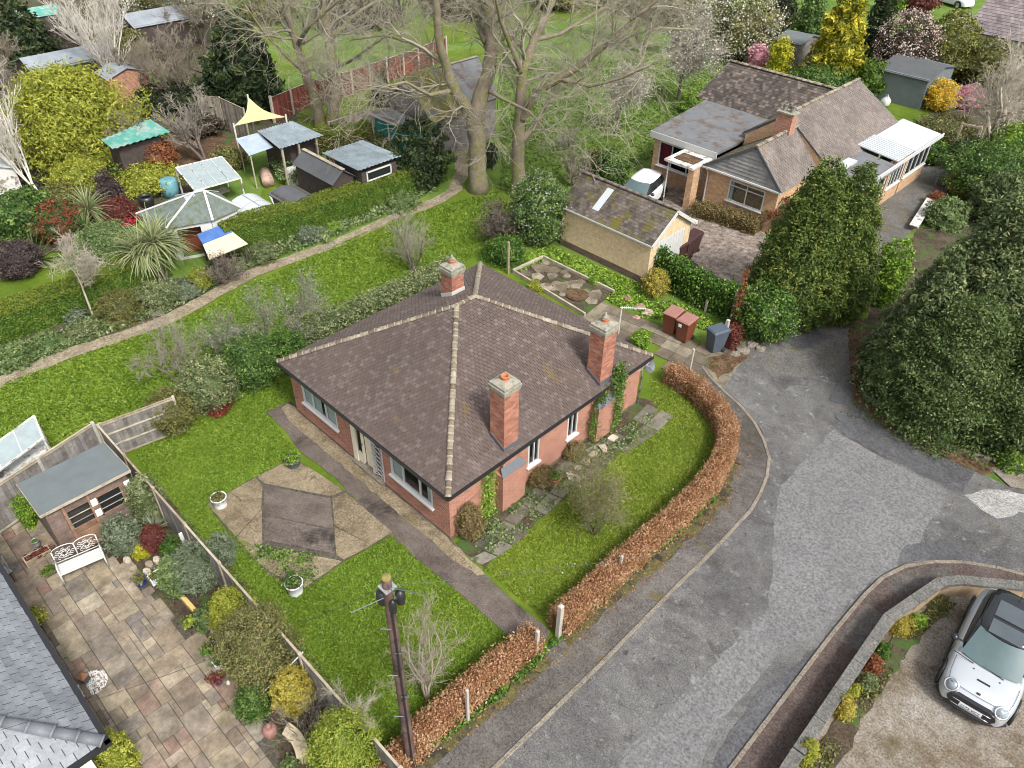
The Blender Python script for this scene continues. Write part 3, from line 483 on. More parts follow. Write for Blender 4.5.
def hedge(name, label, pts, wd, h, pal, size=.05, dens=1., top=None, lump=.08, cat='hedge', stems=False, ragged=.05, round_=.12, asp=1.6, base_mat=None, h2=None, group=None):
    """clipped or loose hedge swept along a ground line: leaf-sized faces over a solid twiggy mass"""
    pts = np.array([p[:2] for p in pts], float); Ls = poly_len(pts); T = Ls[-1]; r2 = np.random.default_rng(len(pts)*7+int(T*10)); lf = lumpf(int(T*7))
    def at(s):
        s = np.clip(s, 0, T); x = np.interp(s, Ls, pts[:, 0]); y = np.interp(s, Ls, pts[:, 1]); e = .3
        dx = np.interp(np.minimum(s+e, T), Ls, pts[:, 0])-np.interp(np.maximum(s-e, 0), Ls, pts[:, 0]); dy = np.interp(np.minimum(s+e, T), Ls, pts[:, 1])-np.interp(np.maximum(s-e, 0), Ls, pts[:, 1])
        l = np.hypot(dx, dy)+1e-9; return x, y, -dy/l, dx/l
    Hh = lambda s: (h if h2 is None else h+(h2-h)*s/T)*(1+lump*lf(s*.9, s*.31)); Wd = lambda s: wd*(1+lump*1.2*lf(s*1.3+2, s*.5))
    per = 2*h+wd; n = int(min(60000, dens*1.5*(T*per+2*wd*h)/(size*size*asp*.6)))
    s = r2.random(n)*(T+wd*.3)-wd*.15; q = r2.random(n)*per; H_ = Hh(s); W_ = Wd(s); side = np.where(q < h, -1, np.where(q < h+wd, 0, 1))
    o = np.where(side == 0, (q-h)/wd-.5, side*.5)*W_; z = np.where(side == 0, H_, np.where(side < 0, q/h, (q-h-wd)/h)*H_)
    z = np.where((np.abs(o) > .5*W_-round_) & (z > H_-round_), z-round_*.35, z)
    x, y, nx, ny = at(s); jit = r2.normal(size=(n, 3))*ragged
    C = np.stack([x+nx*o, y+ny*o, z], 1)+jit; over = (s < 0) | (s > T); ends = r2.random(n) < .03
    C[:, 2] = np.maximum(C[:, 2], .02); nr = np.where((side == 0)[:, None], [[0, 0, 1.]], np.stack([nx*side, ny*side, .2+0*s], 1))
    cl = .5+.5*np.sin(s*3.1+np.sin(q*4)*1.5)*np.sin(s*7.7+q*5); rv = np.clip(.3*cl+.7*r2.random(n), 0, 1)
    root = thing(name, label, cat, (*pts[0], 0), 0, group)
    if top:
        tm = C[:, 2] > .86*H_; 
        for nm, k, pl in (('clipped_top', tm, top), ('foliage', ~tm, pal)): V, F, r = leaf_quads(C[k], nr[k], size, asp, r=rv[k]); mk(nm, V, F, r, None, MV(pl), root)
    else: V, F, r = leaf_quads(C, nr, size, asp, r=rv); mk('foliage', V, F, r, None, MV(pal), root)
    k = max(3, int(T/.35)); ss = np.linspace(0, T, k); x, y, nx, ny = at(ss); m = M(); V = []
    sec = [(-.46, 0), (-.47, .5), (-.44, .86), (-.3, .94), (0, .955), (.3, .94), (.44, .86), (.47, .5), (.46, 0)]; q = len(sec)
    for i in range(k):
        a, b_ = Hh(ss[i]), Wd(ss[i])
        for (so_, zo) in sec: V.append((x[i]+nx[i]*so_*(b_-2*ragged), y[i]+ny[i]*so_*(b_-2*ragged), zo*a-ragged*.3))
    F = [(i*q+j, (i+1)*q+j, (i+1)*q+j+1, i*q+j+1) for i in range(k-1) for j in range(q-1)]+[tuple(range(q)), tuple((k-1)*q+j for j in range(q))[::-1]]
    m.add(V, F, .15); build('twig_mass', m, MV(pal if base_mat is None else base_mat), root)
    return root
def ground_cover(name, label, poly, n, size, pal, h=.12, asp=1.8, seed=1, kind='stuff', clumps=None, cat='ground cover'):
    P_ = np.array([p[:2] for p in poly]); r2 = np.random.default_rng(seed); lo, hi = P_.min(0), P_.max(0); out = []
    if clumps: cc = lo+(hi-lo)*r2.random((clumps, 2))
    while sum(map(len, out)) < n:
        q = lo+(hi-lo)*r2.random((n, 2)) if not clumps else cc[r2.integers(0, clumps, n)]+r2.normal(size=(n, 2))*size*3
        c = np.zeros(len(q), bool); k = len(P_)
        for i in range(k):
            a, b = P_[i], P_[(i+1) % k]; m_ = ((a[1] > q[:, 1]) != (b[1] > q[:, 1])) & (q[:, 0] < (b[0]-a[0])*(q[:, 1]-a[1])/(b[1]-a[1]+1e-12)+a[0]); c ^= m_
        if c.sum() == 0 and clumps: cc = lo+(hi-lo)*r2.random((clumps, 2)); continue
        out.append(q[c])
    q = np.concatenate(out)[:n]; f = lumpf(seed); z = h*r2.random(n)*(.7+.5*np.sin(q[:, 0]*2.3+seed)*np.sin(q[:, 1]*2.1)); C = np.stack([q[:, 0], q[:, 1], np.abs(z)+.015], 1)
    V, F, r = leaf_quads(C, np.tile([0, 0, .6], (n, 1)), size, asp); V[:, 2] = np.maximum(V[:, 2], .006)
    return tag(mk(name, V, F, r, None, MV(pal)), label, cat, kind=kind)
# ---------------------------------------------------------------- the ground and everything flush with it
def gp(*pts, z=0.0): return [G(a, b, z) for a, b in pts]
_lv = [0]
def sheet(name, pts, m, z=None, wob=0.0, kind='structure'):
    """one flat sheet a few millimetres above the one below; wob roughens its outline"""
    if z is None: _lv[0] += 1; z = .0015*_lv[0]
    P_ = [np.array(p[:2]) for p in pts]
    if wob:
        Q = []; r2 = np.random.default_rng(int(abs(P_[0][0])*100))
        for i in range(len(P_)):
            a, b = P_[i], P_[(i+1) % len(P_)]; k = max(1, int(np.linalg.norm(b-a)/.28))
            for j in range(k): Q.append(a+(b-a)*j/k+r2.normal(size=2)*wob)
        P_ = Q
    bm = bmesh.new(); vs = [bm.verts.new((p[0], p[1], z)) for p in P_]; f = bm.faces.new(vs); f.normal_update()
    if f.normal.z < 0: f.normal_flip()
    bmesh.ops.triangulate(bm, faces=[f]); me = bpy.data.meshes.new(name); bm.to_mesh(me); bm.free(); me.materials.append(mat[m])
    o = bpy.data.objects.new(name, me); sc.collection.objects.link(o); return tag(o, kind=kind)
far = 900
sheet('ground', [(-far, -far), (far, -far), (far, far), (-far, far)], 'rough', 0.0)
# lawns
sheet('lawn', gp((-120, 470), (0, 372), (60, 352), (170, 320), (300, 255), (420, 207), (470, 180), (540, 190), (520, 260), (440, 290), (300, 350), (150, 430), (-40, 500)), 'lawn', wob=.05)
sheet('lawn', gp((128, 440), (200, 395), (300, 345), (480, 250), (700, 340), (760, 440), (740, 500), (640, 590), (540, 650), (400, 780), (380, 768), (240, 590), (120, 470)), 'lawn', wob=.04)
sheet('lawn', gp((482, 571), (512, 544), (560, 506), (606, 471), (652, 420), (690, 405), (716, 432), (712, 462), (688, 490), (640, 538), (590, 580), (548, 628)), 'lawn2', wob=.03)
sheet('lawn', gp((0, 262), (60, 250), (95, 245), (130, 262), (60, 300), (-60, 345), (-60, 280)), 'lawn', wob=.05)
sheet('lawn', gp((276, 108), (345, 80), (420, 55), (500, 45), (505, 60), (460, 72), (420, 90), (372, 108), (330, 132), (285, 130)), 'lawn2', wob=.1)
sheet('lawn', gp((255, 60), (310, 48), (330, 55), (270, 85)), 'lawn2'); sheet('lawn', gp((232, 20), (290, 22), (280, 45), (240, 45)), 'lawn2')
sheet('lawn', gp((884, 96), (912, 94), (934, 100), (930, 112), (908, 122), (888, 112)), 'lawn', wob=.08)
sheet('lawn', gp((262, 190), (285, 178), (300, 190), (258, 212)), 'lawn'); sheet('lawn', gp((60, 255), (20, 270)  , (0, 262), (20, 250)), 'lawn')
sheet('lawn', gp((500, 5), (560, -6), (640, -10), (620, 14), (540, 22)), 'lawn2'); sheet('lawn', gp((395, 30), (440, 20), (490, 20), (480, 40), (420, 48)), 'lawn2')
# beds, bare earth and leaf litter
sheet('soil_bed', gp((-40, 395), (17, 373), (110, 338), (170, 316), (210, 293), (250, 270), (285, 255), (345, 228), (405, 205), (440, 185), (400, 180), (250, 245), (160, 290), (0, 345), (-40, 360)), 'earth', wob=.05)
sheet('leaf_litter', gp((165, 170), (172, 118), (200, 105), (246, 118), (262, 140), (240, 165), (200, 185)), 'litter', wob=.15)
sheet('soil_bed', gp((0, 130), (100, 90), (170, 110), (170, 170), (210, 200), (130, 225), (60, 250), (0, 260), (-60, 200)), 'earth', wob=.2)
sheet('soil_bed', gp((452, 546), (500, 505), (520, 488), (600, 425), (638, 398), (660, 405), (606, 468), (556, 506), (512, 544), (486, 568)), 'earth', wob=.03)
sheet('soil_bed', gp((130, 480), (146, 474), (300, 640), (395, 770), (300, 790), (255, 715), (205, 650), (150, 590), (105, 560), (118, 520)), 'earth')
sheet('soil_bed', gp((855, 395), (866, 400), (920, 440), (985, 462), (1100, 480), (1100, 250), (960, 200), (880, 260), (860, 330)), 'earth', wob=.1)
sheet('soil_bed', gp((640, 250), (700, 290), (750, 340), (800, 330), (760, 270), (760, 240), (700, 230)), 'earth', wob=.1)
sheet('soil_bed', gp((880, 60), (1100, 60), (1100, 240), (970, 210), (960, 160), (935, 125), (930, 100), (880, 90)), 'earth', wob=.2)
sheet('soil_bed', gp((-60, 150), (-60, -5), (120, -14), (225, -5), (236, 60), (240, 115), (175, 112), (100, 95)), 'earth', wob=.2)
sheet('leaf_litter', gp((176, 112), (240, 62), (300, 120), (255, 145), (215, 132)), 'earth', wob=.1)
sheet('lawn', gp((136, 80), (150, 68), (168, 70), (160, 84)), 'lawn2', wob=.1)
# garden path
_rp = [0]
def RPZ(): _rp[0] += 1; return .034+.0016*_rp[0]
def strip(a, wdt, side=1):
    a = np.array([p[:2] for p in a]); d = np.gradient(a, axis=0); n = np.stack([-d[:, 1], d[:, 0]], 1); n /= np.linalg.norm(n, axis=1)[:, None]; return list(a+n*wdt/2)+list((a-n*wdt/2)[::-1])
gpath = gp((-30, 395), (17, 376), (62, 356), (112, 340), (147, 328), (172, 318), (212, 296), (252, 274), (288, 261), (341, 242), (385, 222), (412, 212), (440, 200), (455, 190), (462, 172), (460, 155), (470, 138), (478, 120))
sheet('garden_path', strip(gpath, .75), 'dirt_path', wob=.025)
# concrete round the house
sheet('house_path', gp((266, 412), (291, 402), (452, 540), (480, 572), (512, 600), (550, 632), (540, 650), (513, 640), (446, 583), (388, 535), (335, 478), (300, 452), (282, 428)), 'pathc', wob=.015)
sheet('path_edge', gp((288, 404), (298, 412), (455, 545), (486, 575), (478, 577), (448, 556), (292, 424), (282, 410)), 'conc', wob=.03)
# the road and its surroundings
def ext(a, b, d): p, q = G(*a), G(*b); return p+unit(p-q)*d
DR = unit(G(1100, 601)-G(1024, 576))
road = [ext((512, 750), (600, 664), 26)]+gp((512, 750), (600, 664), (684, 578), (712, 551), (732, 528), (752, 508), (764, 481), (767, 457), (757, 430), (738, 407), (712, 384), (700, 368), (722, 350), (760, 338), (800, 316), (850, 308), (862, 345), (856, 392), (880, 425), (940, 455), (1010, 488), (1100, 500))+[G(1100, 500)+DR*16, G(1024, 576)+DR*20]+gp((1024, 575), (980, 564), (943, 561), (908, 565), (883, 577), (863, 596), (830, 636), (768, 720))+[ext((768, 720), (830, 636), 24)]
sheet('road', road, 'asphalt', .032)
sheet('pavement', gp((456, 733), (512, 690), (562, 638), (589, 611), (624, 578), (659, 548), (687, 522), (714, 496), (732, 461), (738, 435), (728, 408), (700, 385), (690, 372), (704, 367), (716, 383), (742, 406), (761, 430), (771, 457), (768, 482), (756, 509), (736, 530), (688, 579), (604, 665), (516, 751))+[ext((516, 751), (604, 665), 26), ext((456, 733), (512, 690), 25)], 'pave', .066)
sheet('pavement', [ext((768, 722), (830, 638), 24)]+gp((768, 722), (830, 638), (863, 598), (883, 579), (908, 567), (943, 563), (980, 566), (1024, 577))+[G(1024, 577)+DR*20, G(1024, 600)+DR*20]+gp((1024, 600), (940, 590), (890, 625), (860, 660), (800, 745))+[ext((800, 745), (860, 660), 22)], 'pavered', .067)
sheet('pavement_patch', gp((836, 640), (866, 604), (884, 618), (858, 652)), 'pave', .071); sheet('pavement_patch', gp((887, 582), (910, 571), (950, 568), (950, 582), (912, 590), (898, 600)), 'pave', .071)
sheet('road_patch', gp((833, 431), (890, 462), (948, 494), (938, 515), (925, 528), (918, 545), (902, 549), (897, 566), (880, 574), (858, 592), (826, 632), (782, 650), (750, 690), (722, 720), (700, 768), (690, 800), (600, 800), (627, 751), (690, 690), (768, 608), (772, 560), (774, 520), (781, 487)), 'patchl', RPZ(), wob=.03)
sheet('road_patch', gp((895, 566), (905, 545), (940, 540), (965, 552), (1000, 560), (990, 566), (940, 560), (915, 562)), 'patchd', RPZ(), wob=.05)
sheet('road_patch', gp((835, 428), (850, 410), (905, 440), (975, 465), (968, 490), (950, 492)), 'patchd', RPZ(), wob=.05)
sheet('road_patch', gp((968, 497), (992, 491), (1030, 493), (1100, 500), (1100, 520), (1020, 514), (998, 518), (980, 510)), 'patchp', RPZ(), wob=.07)
sheet('road_patch', gp((700, 800), (722, 745), (762, 690), (800, 660), (824, 642), (766, 718), (720, 796)), 'patchd', RPZ(), wob=.03)
sheet('driveway', gp((728, 350), (745, 340), (790, 330), (800, 314), (830, 306), (846, 240), (872, 212), (922, 162), (945, 160), (960, 178), (905, 240), (860, 300), (862, 345), (855, 380), (760, 372)), 'gravel', .038, wob=.06)
sheet('patch', gp((776, 325), (800, 318), (828, 338), (800, 352), (780, 340)), 'patchd', .0475, wob=.05)
sheet('gravel_drive', gp((640, 215), (690, 200), (760, 215), (770, 250), (740, 290), (700, 268), (680, 250), (640, 240)), 'pinkgravel', wob=.03)
sheet('gravel_drive', gp((600, 200), (640, 172), (700, 190), (720, 220), (690, 245), (640, 235)), 'pinkgravel')
sheet('front_drive', gp((806, 748), (862, 662), (892, 622), (938, 592), (960, 588), (1024, 590))+[np.array([14, 19, 0]), np.array([14, -6, 0]), np.array([-1.2, -6, 0])], 'drive')
for q in (((905, 643), (935, 640), (948, 662), (928, 668), (905, 655)), ((880, 693), (890, 692), (894, 709), (883, 710)), ((908, 650), (917, 656), (912, 662), (904, 658)), ((985, 754), (993, 752), (1015, 768), (986, 768))): sheet('concrete_patch', gp(*q), 'kerb')
sheet('leaf_litter', gp((848, 322), (860, 318), (866, 345), (862, 385), (885, 404), (935, 437), (990, 461), (1010, 470), (985, 476), (925, 450), (872, 420), (852, 398)), 'litter', .0485, wob=.05)
sheet('leaf_litter', gp((706, 360), (735, 350), (750, 358), (735, 368), (715, 378)), 'litter', .049, wob=.06)
sheet('moss_band', gp((560, 640), (590, 613), (626, 580), (661, 550), (690, 524), (716, 499), (734, 462), (740, 464), (724, 505), (697, 534), (668, 560), (632, 590), (598, 621), (566, 650)), 'mossband', .0675, wob=.05)
sheet('moss_band', gp((545, 656), (512, 686), (456, 732), (400, 780), (412, 786), (466, 740), (520, 692), (552, 662)), 'mossband', .068, wob=.05)
# kerbs: real steps in one-metre stones
def kerb(pts, z1=.092, wd=.11, name='kerb'):
    a = np.array([p[:2] for p in pts]); L = poly_len(a); T = L[-1]; m = M(); s = 0
    while s < T-.05:
        e = min(T, s+.914); p, q = [np.array([np.interp(v, L, a[:, 0]), np.interp(v, L, a[:, 1]), z1/2]) for v in (s, e-.008)]; m.bar(p, q, wd, z1+random.uniform(-.004, .004)); s = e
    o = build(name, m, mat['kerb'], bevel=.012); return tag(o, kind='structure')
kerb([ext((514, 750), (602, 664), 25)]+gp((514, 750), (602, 664), (686, 578), (714, 551), (734, 529), (754, 508), (766, 481), (769, 457), (759, 430), (740, 407), (714, 384), (702, 368)))
kerb([ext((767, 721), (830, 637), 23)]+gp((767, 721), (830, 637), (863, 597), (883, 578), (908, 566), (943, 562), (980, 565), (1024, 576))+[G(1024, 576)+DR*20])
sheet('patio_joints', gp((206, 505), (256, 477), (293, 458), (346, 492), (394, 534), (344, 562), (303, 592), (266, 574), (240, 548)), 'joint', .03)
sheet('pavement', gp((990, 469), (1012, 464), (1110, 470), (1110, 502), (1010, 488)), 'kerb', .0505)
# patio beside the house: big broken slabs, each its own piece
def flags(name, polys, m, z0=.0, z1=.045, gap=.02, kind='structure', lab=None):
    mm = M()
    for pl in polys:
        P_ = np.array([G(*p)[:2] for p in pl]); c = P_.mean(0); Q = c+(P_-c)*(1-gap/np.linalg.norm(P_-c, axis=1))[:, None]; mm.prism([tuple(q) for q in Q], z0, z1+random.uniform(-.008, .008))
    o = build(name, mm, m, bevel=.006); return tag(o, kind=kind)
flags('patio', [[(207, 505), (256, 478), (263, 486), (262, 510), (236, 538)], [(236, 538), (262, 510), (263, 545), (254, 560)], [(256, 478), (292, 459), (318, 473), (345, 492), (331, 497), (263, 484)],
 [(332, 499), (346, 493), (393, 533), (372, 546), (334, 526)], [(334, 527), (372, 546), (344, 561), (336, 556)], [(264, 547), (335, 560), (343, 562), (303, 590), (268, 572), (256, 561)]], mat['conc'])
flags('patio', [[(264, 486), (331, 499), (334, 530), (263, 515)], [(263, 516), (334, 531), (336, 555), (264, 541)]], mat['pathc'])
# flagstones along the east wall and up to the back
rows = []
for i in range(12):
    t0, t1 = i/12, (i+1)/12; A = lambda t, o: (482+(674-482)*t-o*24, 566+(414-566)*t-o*11+6*sin(t*9))
    for o0, o1 in ((0, .55), (.58, 1.1)):
        if (i*7+int(o0*3)) % 5 == 1: continue
        rows.append([A(t0, o0), A(t1, o0), A(t1, o1), A(t0, o1)])
flags('flagstone_path', rows, mat['flagdark'], gap=.03)
fl = []; O = np.array([592., 322]); e1 = np.array([152, 56.]); e2 = np.array([-28, 26.])
g0, g1, g2 = G(598, 300), G(742, 362), G(572, 325); u1, u2 = (g1-g0), (g2-g0); n1 = int(np.linalg.norm(u1)/.62); n2 = max(3, int(np.linalg.norm(u2)*1.3/.62))
mm = M()
for i in range(n1):
    for j in range(n2):
        c = g0+u1*(i+.5)/n1+unit(u2)*.62*(j+.5)
        if random.random() < .06: continue
        mm.box((c[0], c[1], .02+random.uniform(-.006, .006)), (np.linalg.norm(u1)/n1-.02, .60, .04), math.atan2(u1[1], u1[0]))
tag(build('flagstone_terrace', mm, mat['flag'], bevel=.006), kind='structure')
# neighbour's sandstone patio: random-sized setts laid on a joint sheet
sheet('patio_bed', gp((0, 520), (30, 505), (118, 520), (128, 560), (150, 590), (205, 650), (255, 715), (300, 790), (60, 900), (-100, 700)), 'joint', .012)
def stone_patio(pts, z=.045):
    P_ = np.array([G(*p)[:2] for p in pts]); lo, hi = P_.min(0), P_.max(0); u = .145; nx, ny = int((hi[0]-lo[0])/u)+1, int((hi[1]-lo[1])/u)+1; used = np.zeros((nx, ny), bool); m = M(); r2 = random.Random(4)
    def inside(q):
        c = False; k = len(P_)
        for i in range(k):
            a, b = P_[i], P_[(i+1) % k]
            if (a[1] > q[1]) != (b[1] > q[1]) and q[0] < (b[0]-a[0])*(q[1]-a[1])/(b[1]-a[1])+a[0]: c = not c
        return c
    sizes = [(4, 4), (4, 6), (6, 4), (4, 3), (3, 4), (6, 4), (4, 6), (3, 2), (2, 3), (2, 2)]; r_ = lambda: r2.random()
    for i in range(nx):
        for j in range(ny):
            if used[i, j]: continue
            r2.shuffle(sizes); 
            for (a, b) in sizes+[(2, 1), (1, 2), (1, 1)]:
                if i+a <= nx and j+b <= ny and not used[i:i+a, j:j+b].any(): break
            used[i:i+a, j:j+b] = True; x0, y0, x1, y1 = lo[0]+i*u, lo[1]+j*u, lo[0]+(i+a)*u, lo[1]+(j+b)*u
            if inside(((x0+x1)/2, (y0+y1)/2)): m.prism([(x0+.006, y0+.006), (x1-.006, y0+.006), (x1-.006, y1-.006), (x0+.006, y1-.006)], 0.0, z+r2.uniform(-.004, .004), r=r_())
    tag(build('patio', m, mat['sand'], bevel=.006), kind='structure')
stone_patio([(0, 520), (30, 507), (58, 552), (108, 556), (152, 594), (205, 650), (258, 712), (290, 790), (60, 930), (-100, 720)])
# scattered tufts and daisies so the mown grass is not a flat sheet
LEAF['turfrough'] = [(.05,.10,.015),(.09,.16,.025),(.15,.215,.045),(.25,.29,.10)]; LEAF['turf'] = [(.062,.125,.010),(.11,.195,.016),(.17,.255,.026),(.26,.32,.05)]; LEAF['turf2'] = [(.085,.145,.012),(.145,.215,.019),(.215,.275,.032),(.32,.345,.065)]
ground_cover('grass_tufts', 'short green grass tufts across the front lawn', gp((128, 445), (200, 400), (292, 378), (290, 402), (266, 414), (298, 454), (256, 478), (207, 505), (300, 592), (393, 535), (446, 584), (513, 641), (400, 765), (240, 590)), 60000, .032, 'turf', .04, 3.0, 3)
ground_cover('grass_tufts', 'short green grass tufts on the lawn inside the brown hedge', gp((484, 570), (512, 546), (560, 508), (606, 473), (655, 422), (650, 378), (672, 384), (694, 402), (714, 438), (700, 475), (640, 536), (590, 578), (548, 622)), 26000, .032, 'turf2', .035, 3.0, 4)
ground_cover('grass_tufts', 'longer green grass on the big back lawn', gp((0, 385), (172, 324), (290, 266), (400, 218), (500, 190), (505, 240), (440, 275), (300, 335), (150, 420), (0, 475)), 50000, .05, 'turf', .06, 3.0, 5)
ground_cover('rough_grass', 'rough orchard grass and weeds beyond the big tree', gp((500, 60), (740, 60), (720, 110), (640, 165), (570, 200), (500, 190)), 20000, .09, 'turfrough', .12, 2.4, 6)
ground_cover('fallen_blossom', 'tiny white daisies and petals on the front lawns', gp((484, 570), (560, 510), (606, 475), (690, 412), (712, 440), (700, 475), (640, 536), (548, 622)), 130, .05, 'blossomw', .03, 1.2, 7)
ground_cover('weeds', 'green weeds in the patio joints', gp((255, 545), (300, 552), (343, 560), (303, 592), (262, 566)), 1500, .05, 'ivy', .08, 1.6, 8, clumps=16)
wd_ = ground_cover('weeds', 'green weeds at the foot of the brown hedge beside the pavement', gp((400, 760), (456, 726), (512, 682), (560, 634), (624, 577), (687, 522), (714, 497), (716, 502), (688, 528), (626, 583), (562, 641), (514, 690), (458, 734), (404, 768)), 5000, .05, 'ivy', .2, 1.7, 9, clumps=60)
ground_cover('weeds', 'green weeds and self-sown plants beside the east wall', gp((455, 545), (520, 500), (600, 440), (652, 412), (660, 420), (606, 468), (556, 506), (512, 544), (490, 566)), 3200, .05, 'herb', .12, 1.8, 10, clumps=46)
ground_cover('moss', 'brown and yellow moss along the drive edges', gp((852, 320), (862, 345), (858, 395), (925, 442), (985, 468), (975, 474), (915, 452), (852, 405), (846, 350)), 5000, .05, 'olive', .03, 1.2, 11, clumps=90)
ground_cover('moss', 'moss at the road edge by the grey bin', gp((700, 360), (735, 348), (742, 372), (716, 382)), 1800, .045, 'olive', .03, 1.2, 12, clumps=30)
wd_.location.z = .05
fl_ = ground_cover('fallen_leaves', 'fallen brown beech leaves scattered on the pavement beside the hedges', gp((400, 764), (456, 730), (512, 686), (560, 640), (624, 582), (687, 526), (716, 500), (738, 440), (752, 450), (732, 505), (700, 538), (636, 596), (574, 652), (520, 700), (462, 748)), 700, .045, 'beechgr', .01, 1.5, 31, cat='leaf litter'); fl_.location.z = .062
# ---------------------------------------------------------------- building tools
def roof_tiles(m, e0, e1, top, gauge=.12, wd=.165, th=.02, lap=.02, seed=1, jit=.004, r_fn=None):
    """plain tiles in broken bond on one slope: e0,e1 ends of the eave, top = points of the upper edge from above e1 back to above e0"""
    e0, e1 = np.array(e0, float), np.array(e1, float); u = unit(e1-e0); t0 = np.array(top[0], float); v = t0-e0; v = unit(v-u*(v@u)); n = np.cross(u, v)
    if n[2] < 0: n = -n
    pol = [np.array([(np.array(p, float)-e0)@u, (np.array(p, float)-e0)@v]) for p in [e0, e1]+list(top)]; vm = max(p[1] for p in pol); r2 = np.random.default_rng(seed); k = len(pol); row = 0; s = -.0; V = []; F = []; R = []; E = []
    while s < vm-.02:
        y = min(s+gauge*.5, vm-.01); xs = []
        for i in range(k):
            a, b = pol[i], pol[(i+1) % k]
            if (a[1] > y) != (b[1] > y): xs.append(a[0]+(b[0]-a[0])*(y-a[1])/(b[1]-a[1]))
        xs.sort()
        for j in range(0, len(xs)-1, 2):
            x0, x1 = xs[j], xs[j+1]; x = math.floor(x0/wd)*wd-(wd/2 if row % 2 else 0)
            while x < x1:
                a, b = max(x+wd*.035, x0), min(x+wd*.965, x1)
                if b-a > .02:
                    d = r2.normal(size=2)*jit; q = len(V); lo, hi = s-lap, s+gauge+.01
                    for (X, Y, Z) in ((a, lo, 2.1*th+d[0]), (b, lo, 2.1*th+d[1]), (b, hi, .9*th), (a, hi, .9*th), (a, lo, th*.7), (b, lo, th*.7)): V.append(e0+u*X+v*Y+n*Z)
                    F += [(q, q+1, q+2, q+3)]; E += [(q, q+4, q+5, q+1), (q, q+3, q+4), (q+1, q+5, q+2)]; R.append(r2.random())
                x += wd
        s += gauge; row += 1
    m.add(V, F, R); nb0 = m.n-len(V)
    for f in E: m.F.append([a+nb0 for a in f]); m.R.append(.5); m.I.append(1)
def ridge_run(m, a, b, rad=.10, L=.24, lift=.02, seed=2, n=7):
    a, b = np.array(a, float), np.array(b, float); d = unit(b-a); T = np.linalg.norm(b-a); sd = unit(np.cross(d, [0, 0, 1.])); up = np.cross(sd, d); k = max(1, int(T/L)); r2 = np.random.default_rng(seed)
    for i in range(k):
        p, q = a+d*T*i/k, a+d*(T*(i+1)/k+.02); r0 = rad*(1+.05*r2.normal()); V = []
        for (c, rr, lf) in ((p, r0*1.08, lift+.012), (q, r0*.95, lift)):
            for j in range(n): t = pi*j/(n-1); V.append(c+sd*cos(t)*rr+up*(sin(t)*rr*.75+lf-.02))
        F = [(j, j+1, n+j+1, n+j) for j in range(n-1)]+[tuple(range(n))[::-1], tuple(n+j for j in range(n))]; m.add(V, F, r2.random())
        c0 = p; V = []
        for (cc, rr) in ((p-d*.012, r0*1.14), (p+d*.035, r0*1.14)):
            for j in range(n): t = pi*j/(n-1); V.append(cc+sd*cos(t)*rr+up*(sin(t)*rr*.75+lift-.006))
        m.add(V, [(j, j+1, n+j+1, n+j) for j in range(n-1)]+[tuple(range(n))[::-1], tuple(n+j for j in range(n))], .95)
def wall_holes(m, a, b, z0, z1, th, holes):
    """wall from a to b (outer face on the right-hand side of travel a->b) with openings (s0,s1,h0,h1)"""
    a, b = np.array(a[:2], float), np.array(b[:2], float); T = np.linalg.norm(b-a); d = (b-a)/T; nrm = np.array([d[1], -d[0]])
    ss = sorted({0, T, *[h[0] for h in holes], *[h[1] for h in holes]}); ang = math.atan2(d[1], d[0])
    for s0, s1 in zip(ss[:-1], ss[1:]):
        if s1-s0 < 1e-3: continue
        hs = sorted([(h[2], h[3]) for h in holes if h[0] <= s0+1e-4 and h[1] >= s1-1e-4]); z = z0
        for (h0, h1) in hs+[(z1, z1)]:
            if h0-z > 1e-3: c = a+d*(s0+s1)/2-nrm*th/2; m.box((c[0], c[1], (z+h0)/2), (s1-s0, th, h0-z), ang, r=.5)
            z = h1
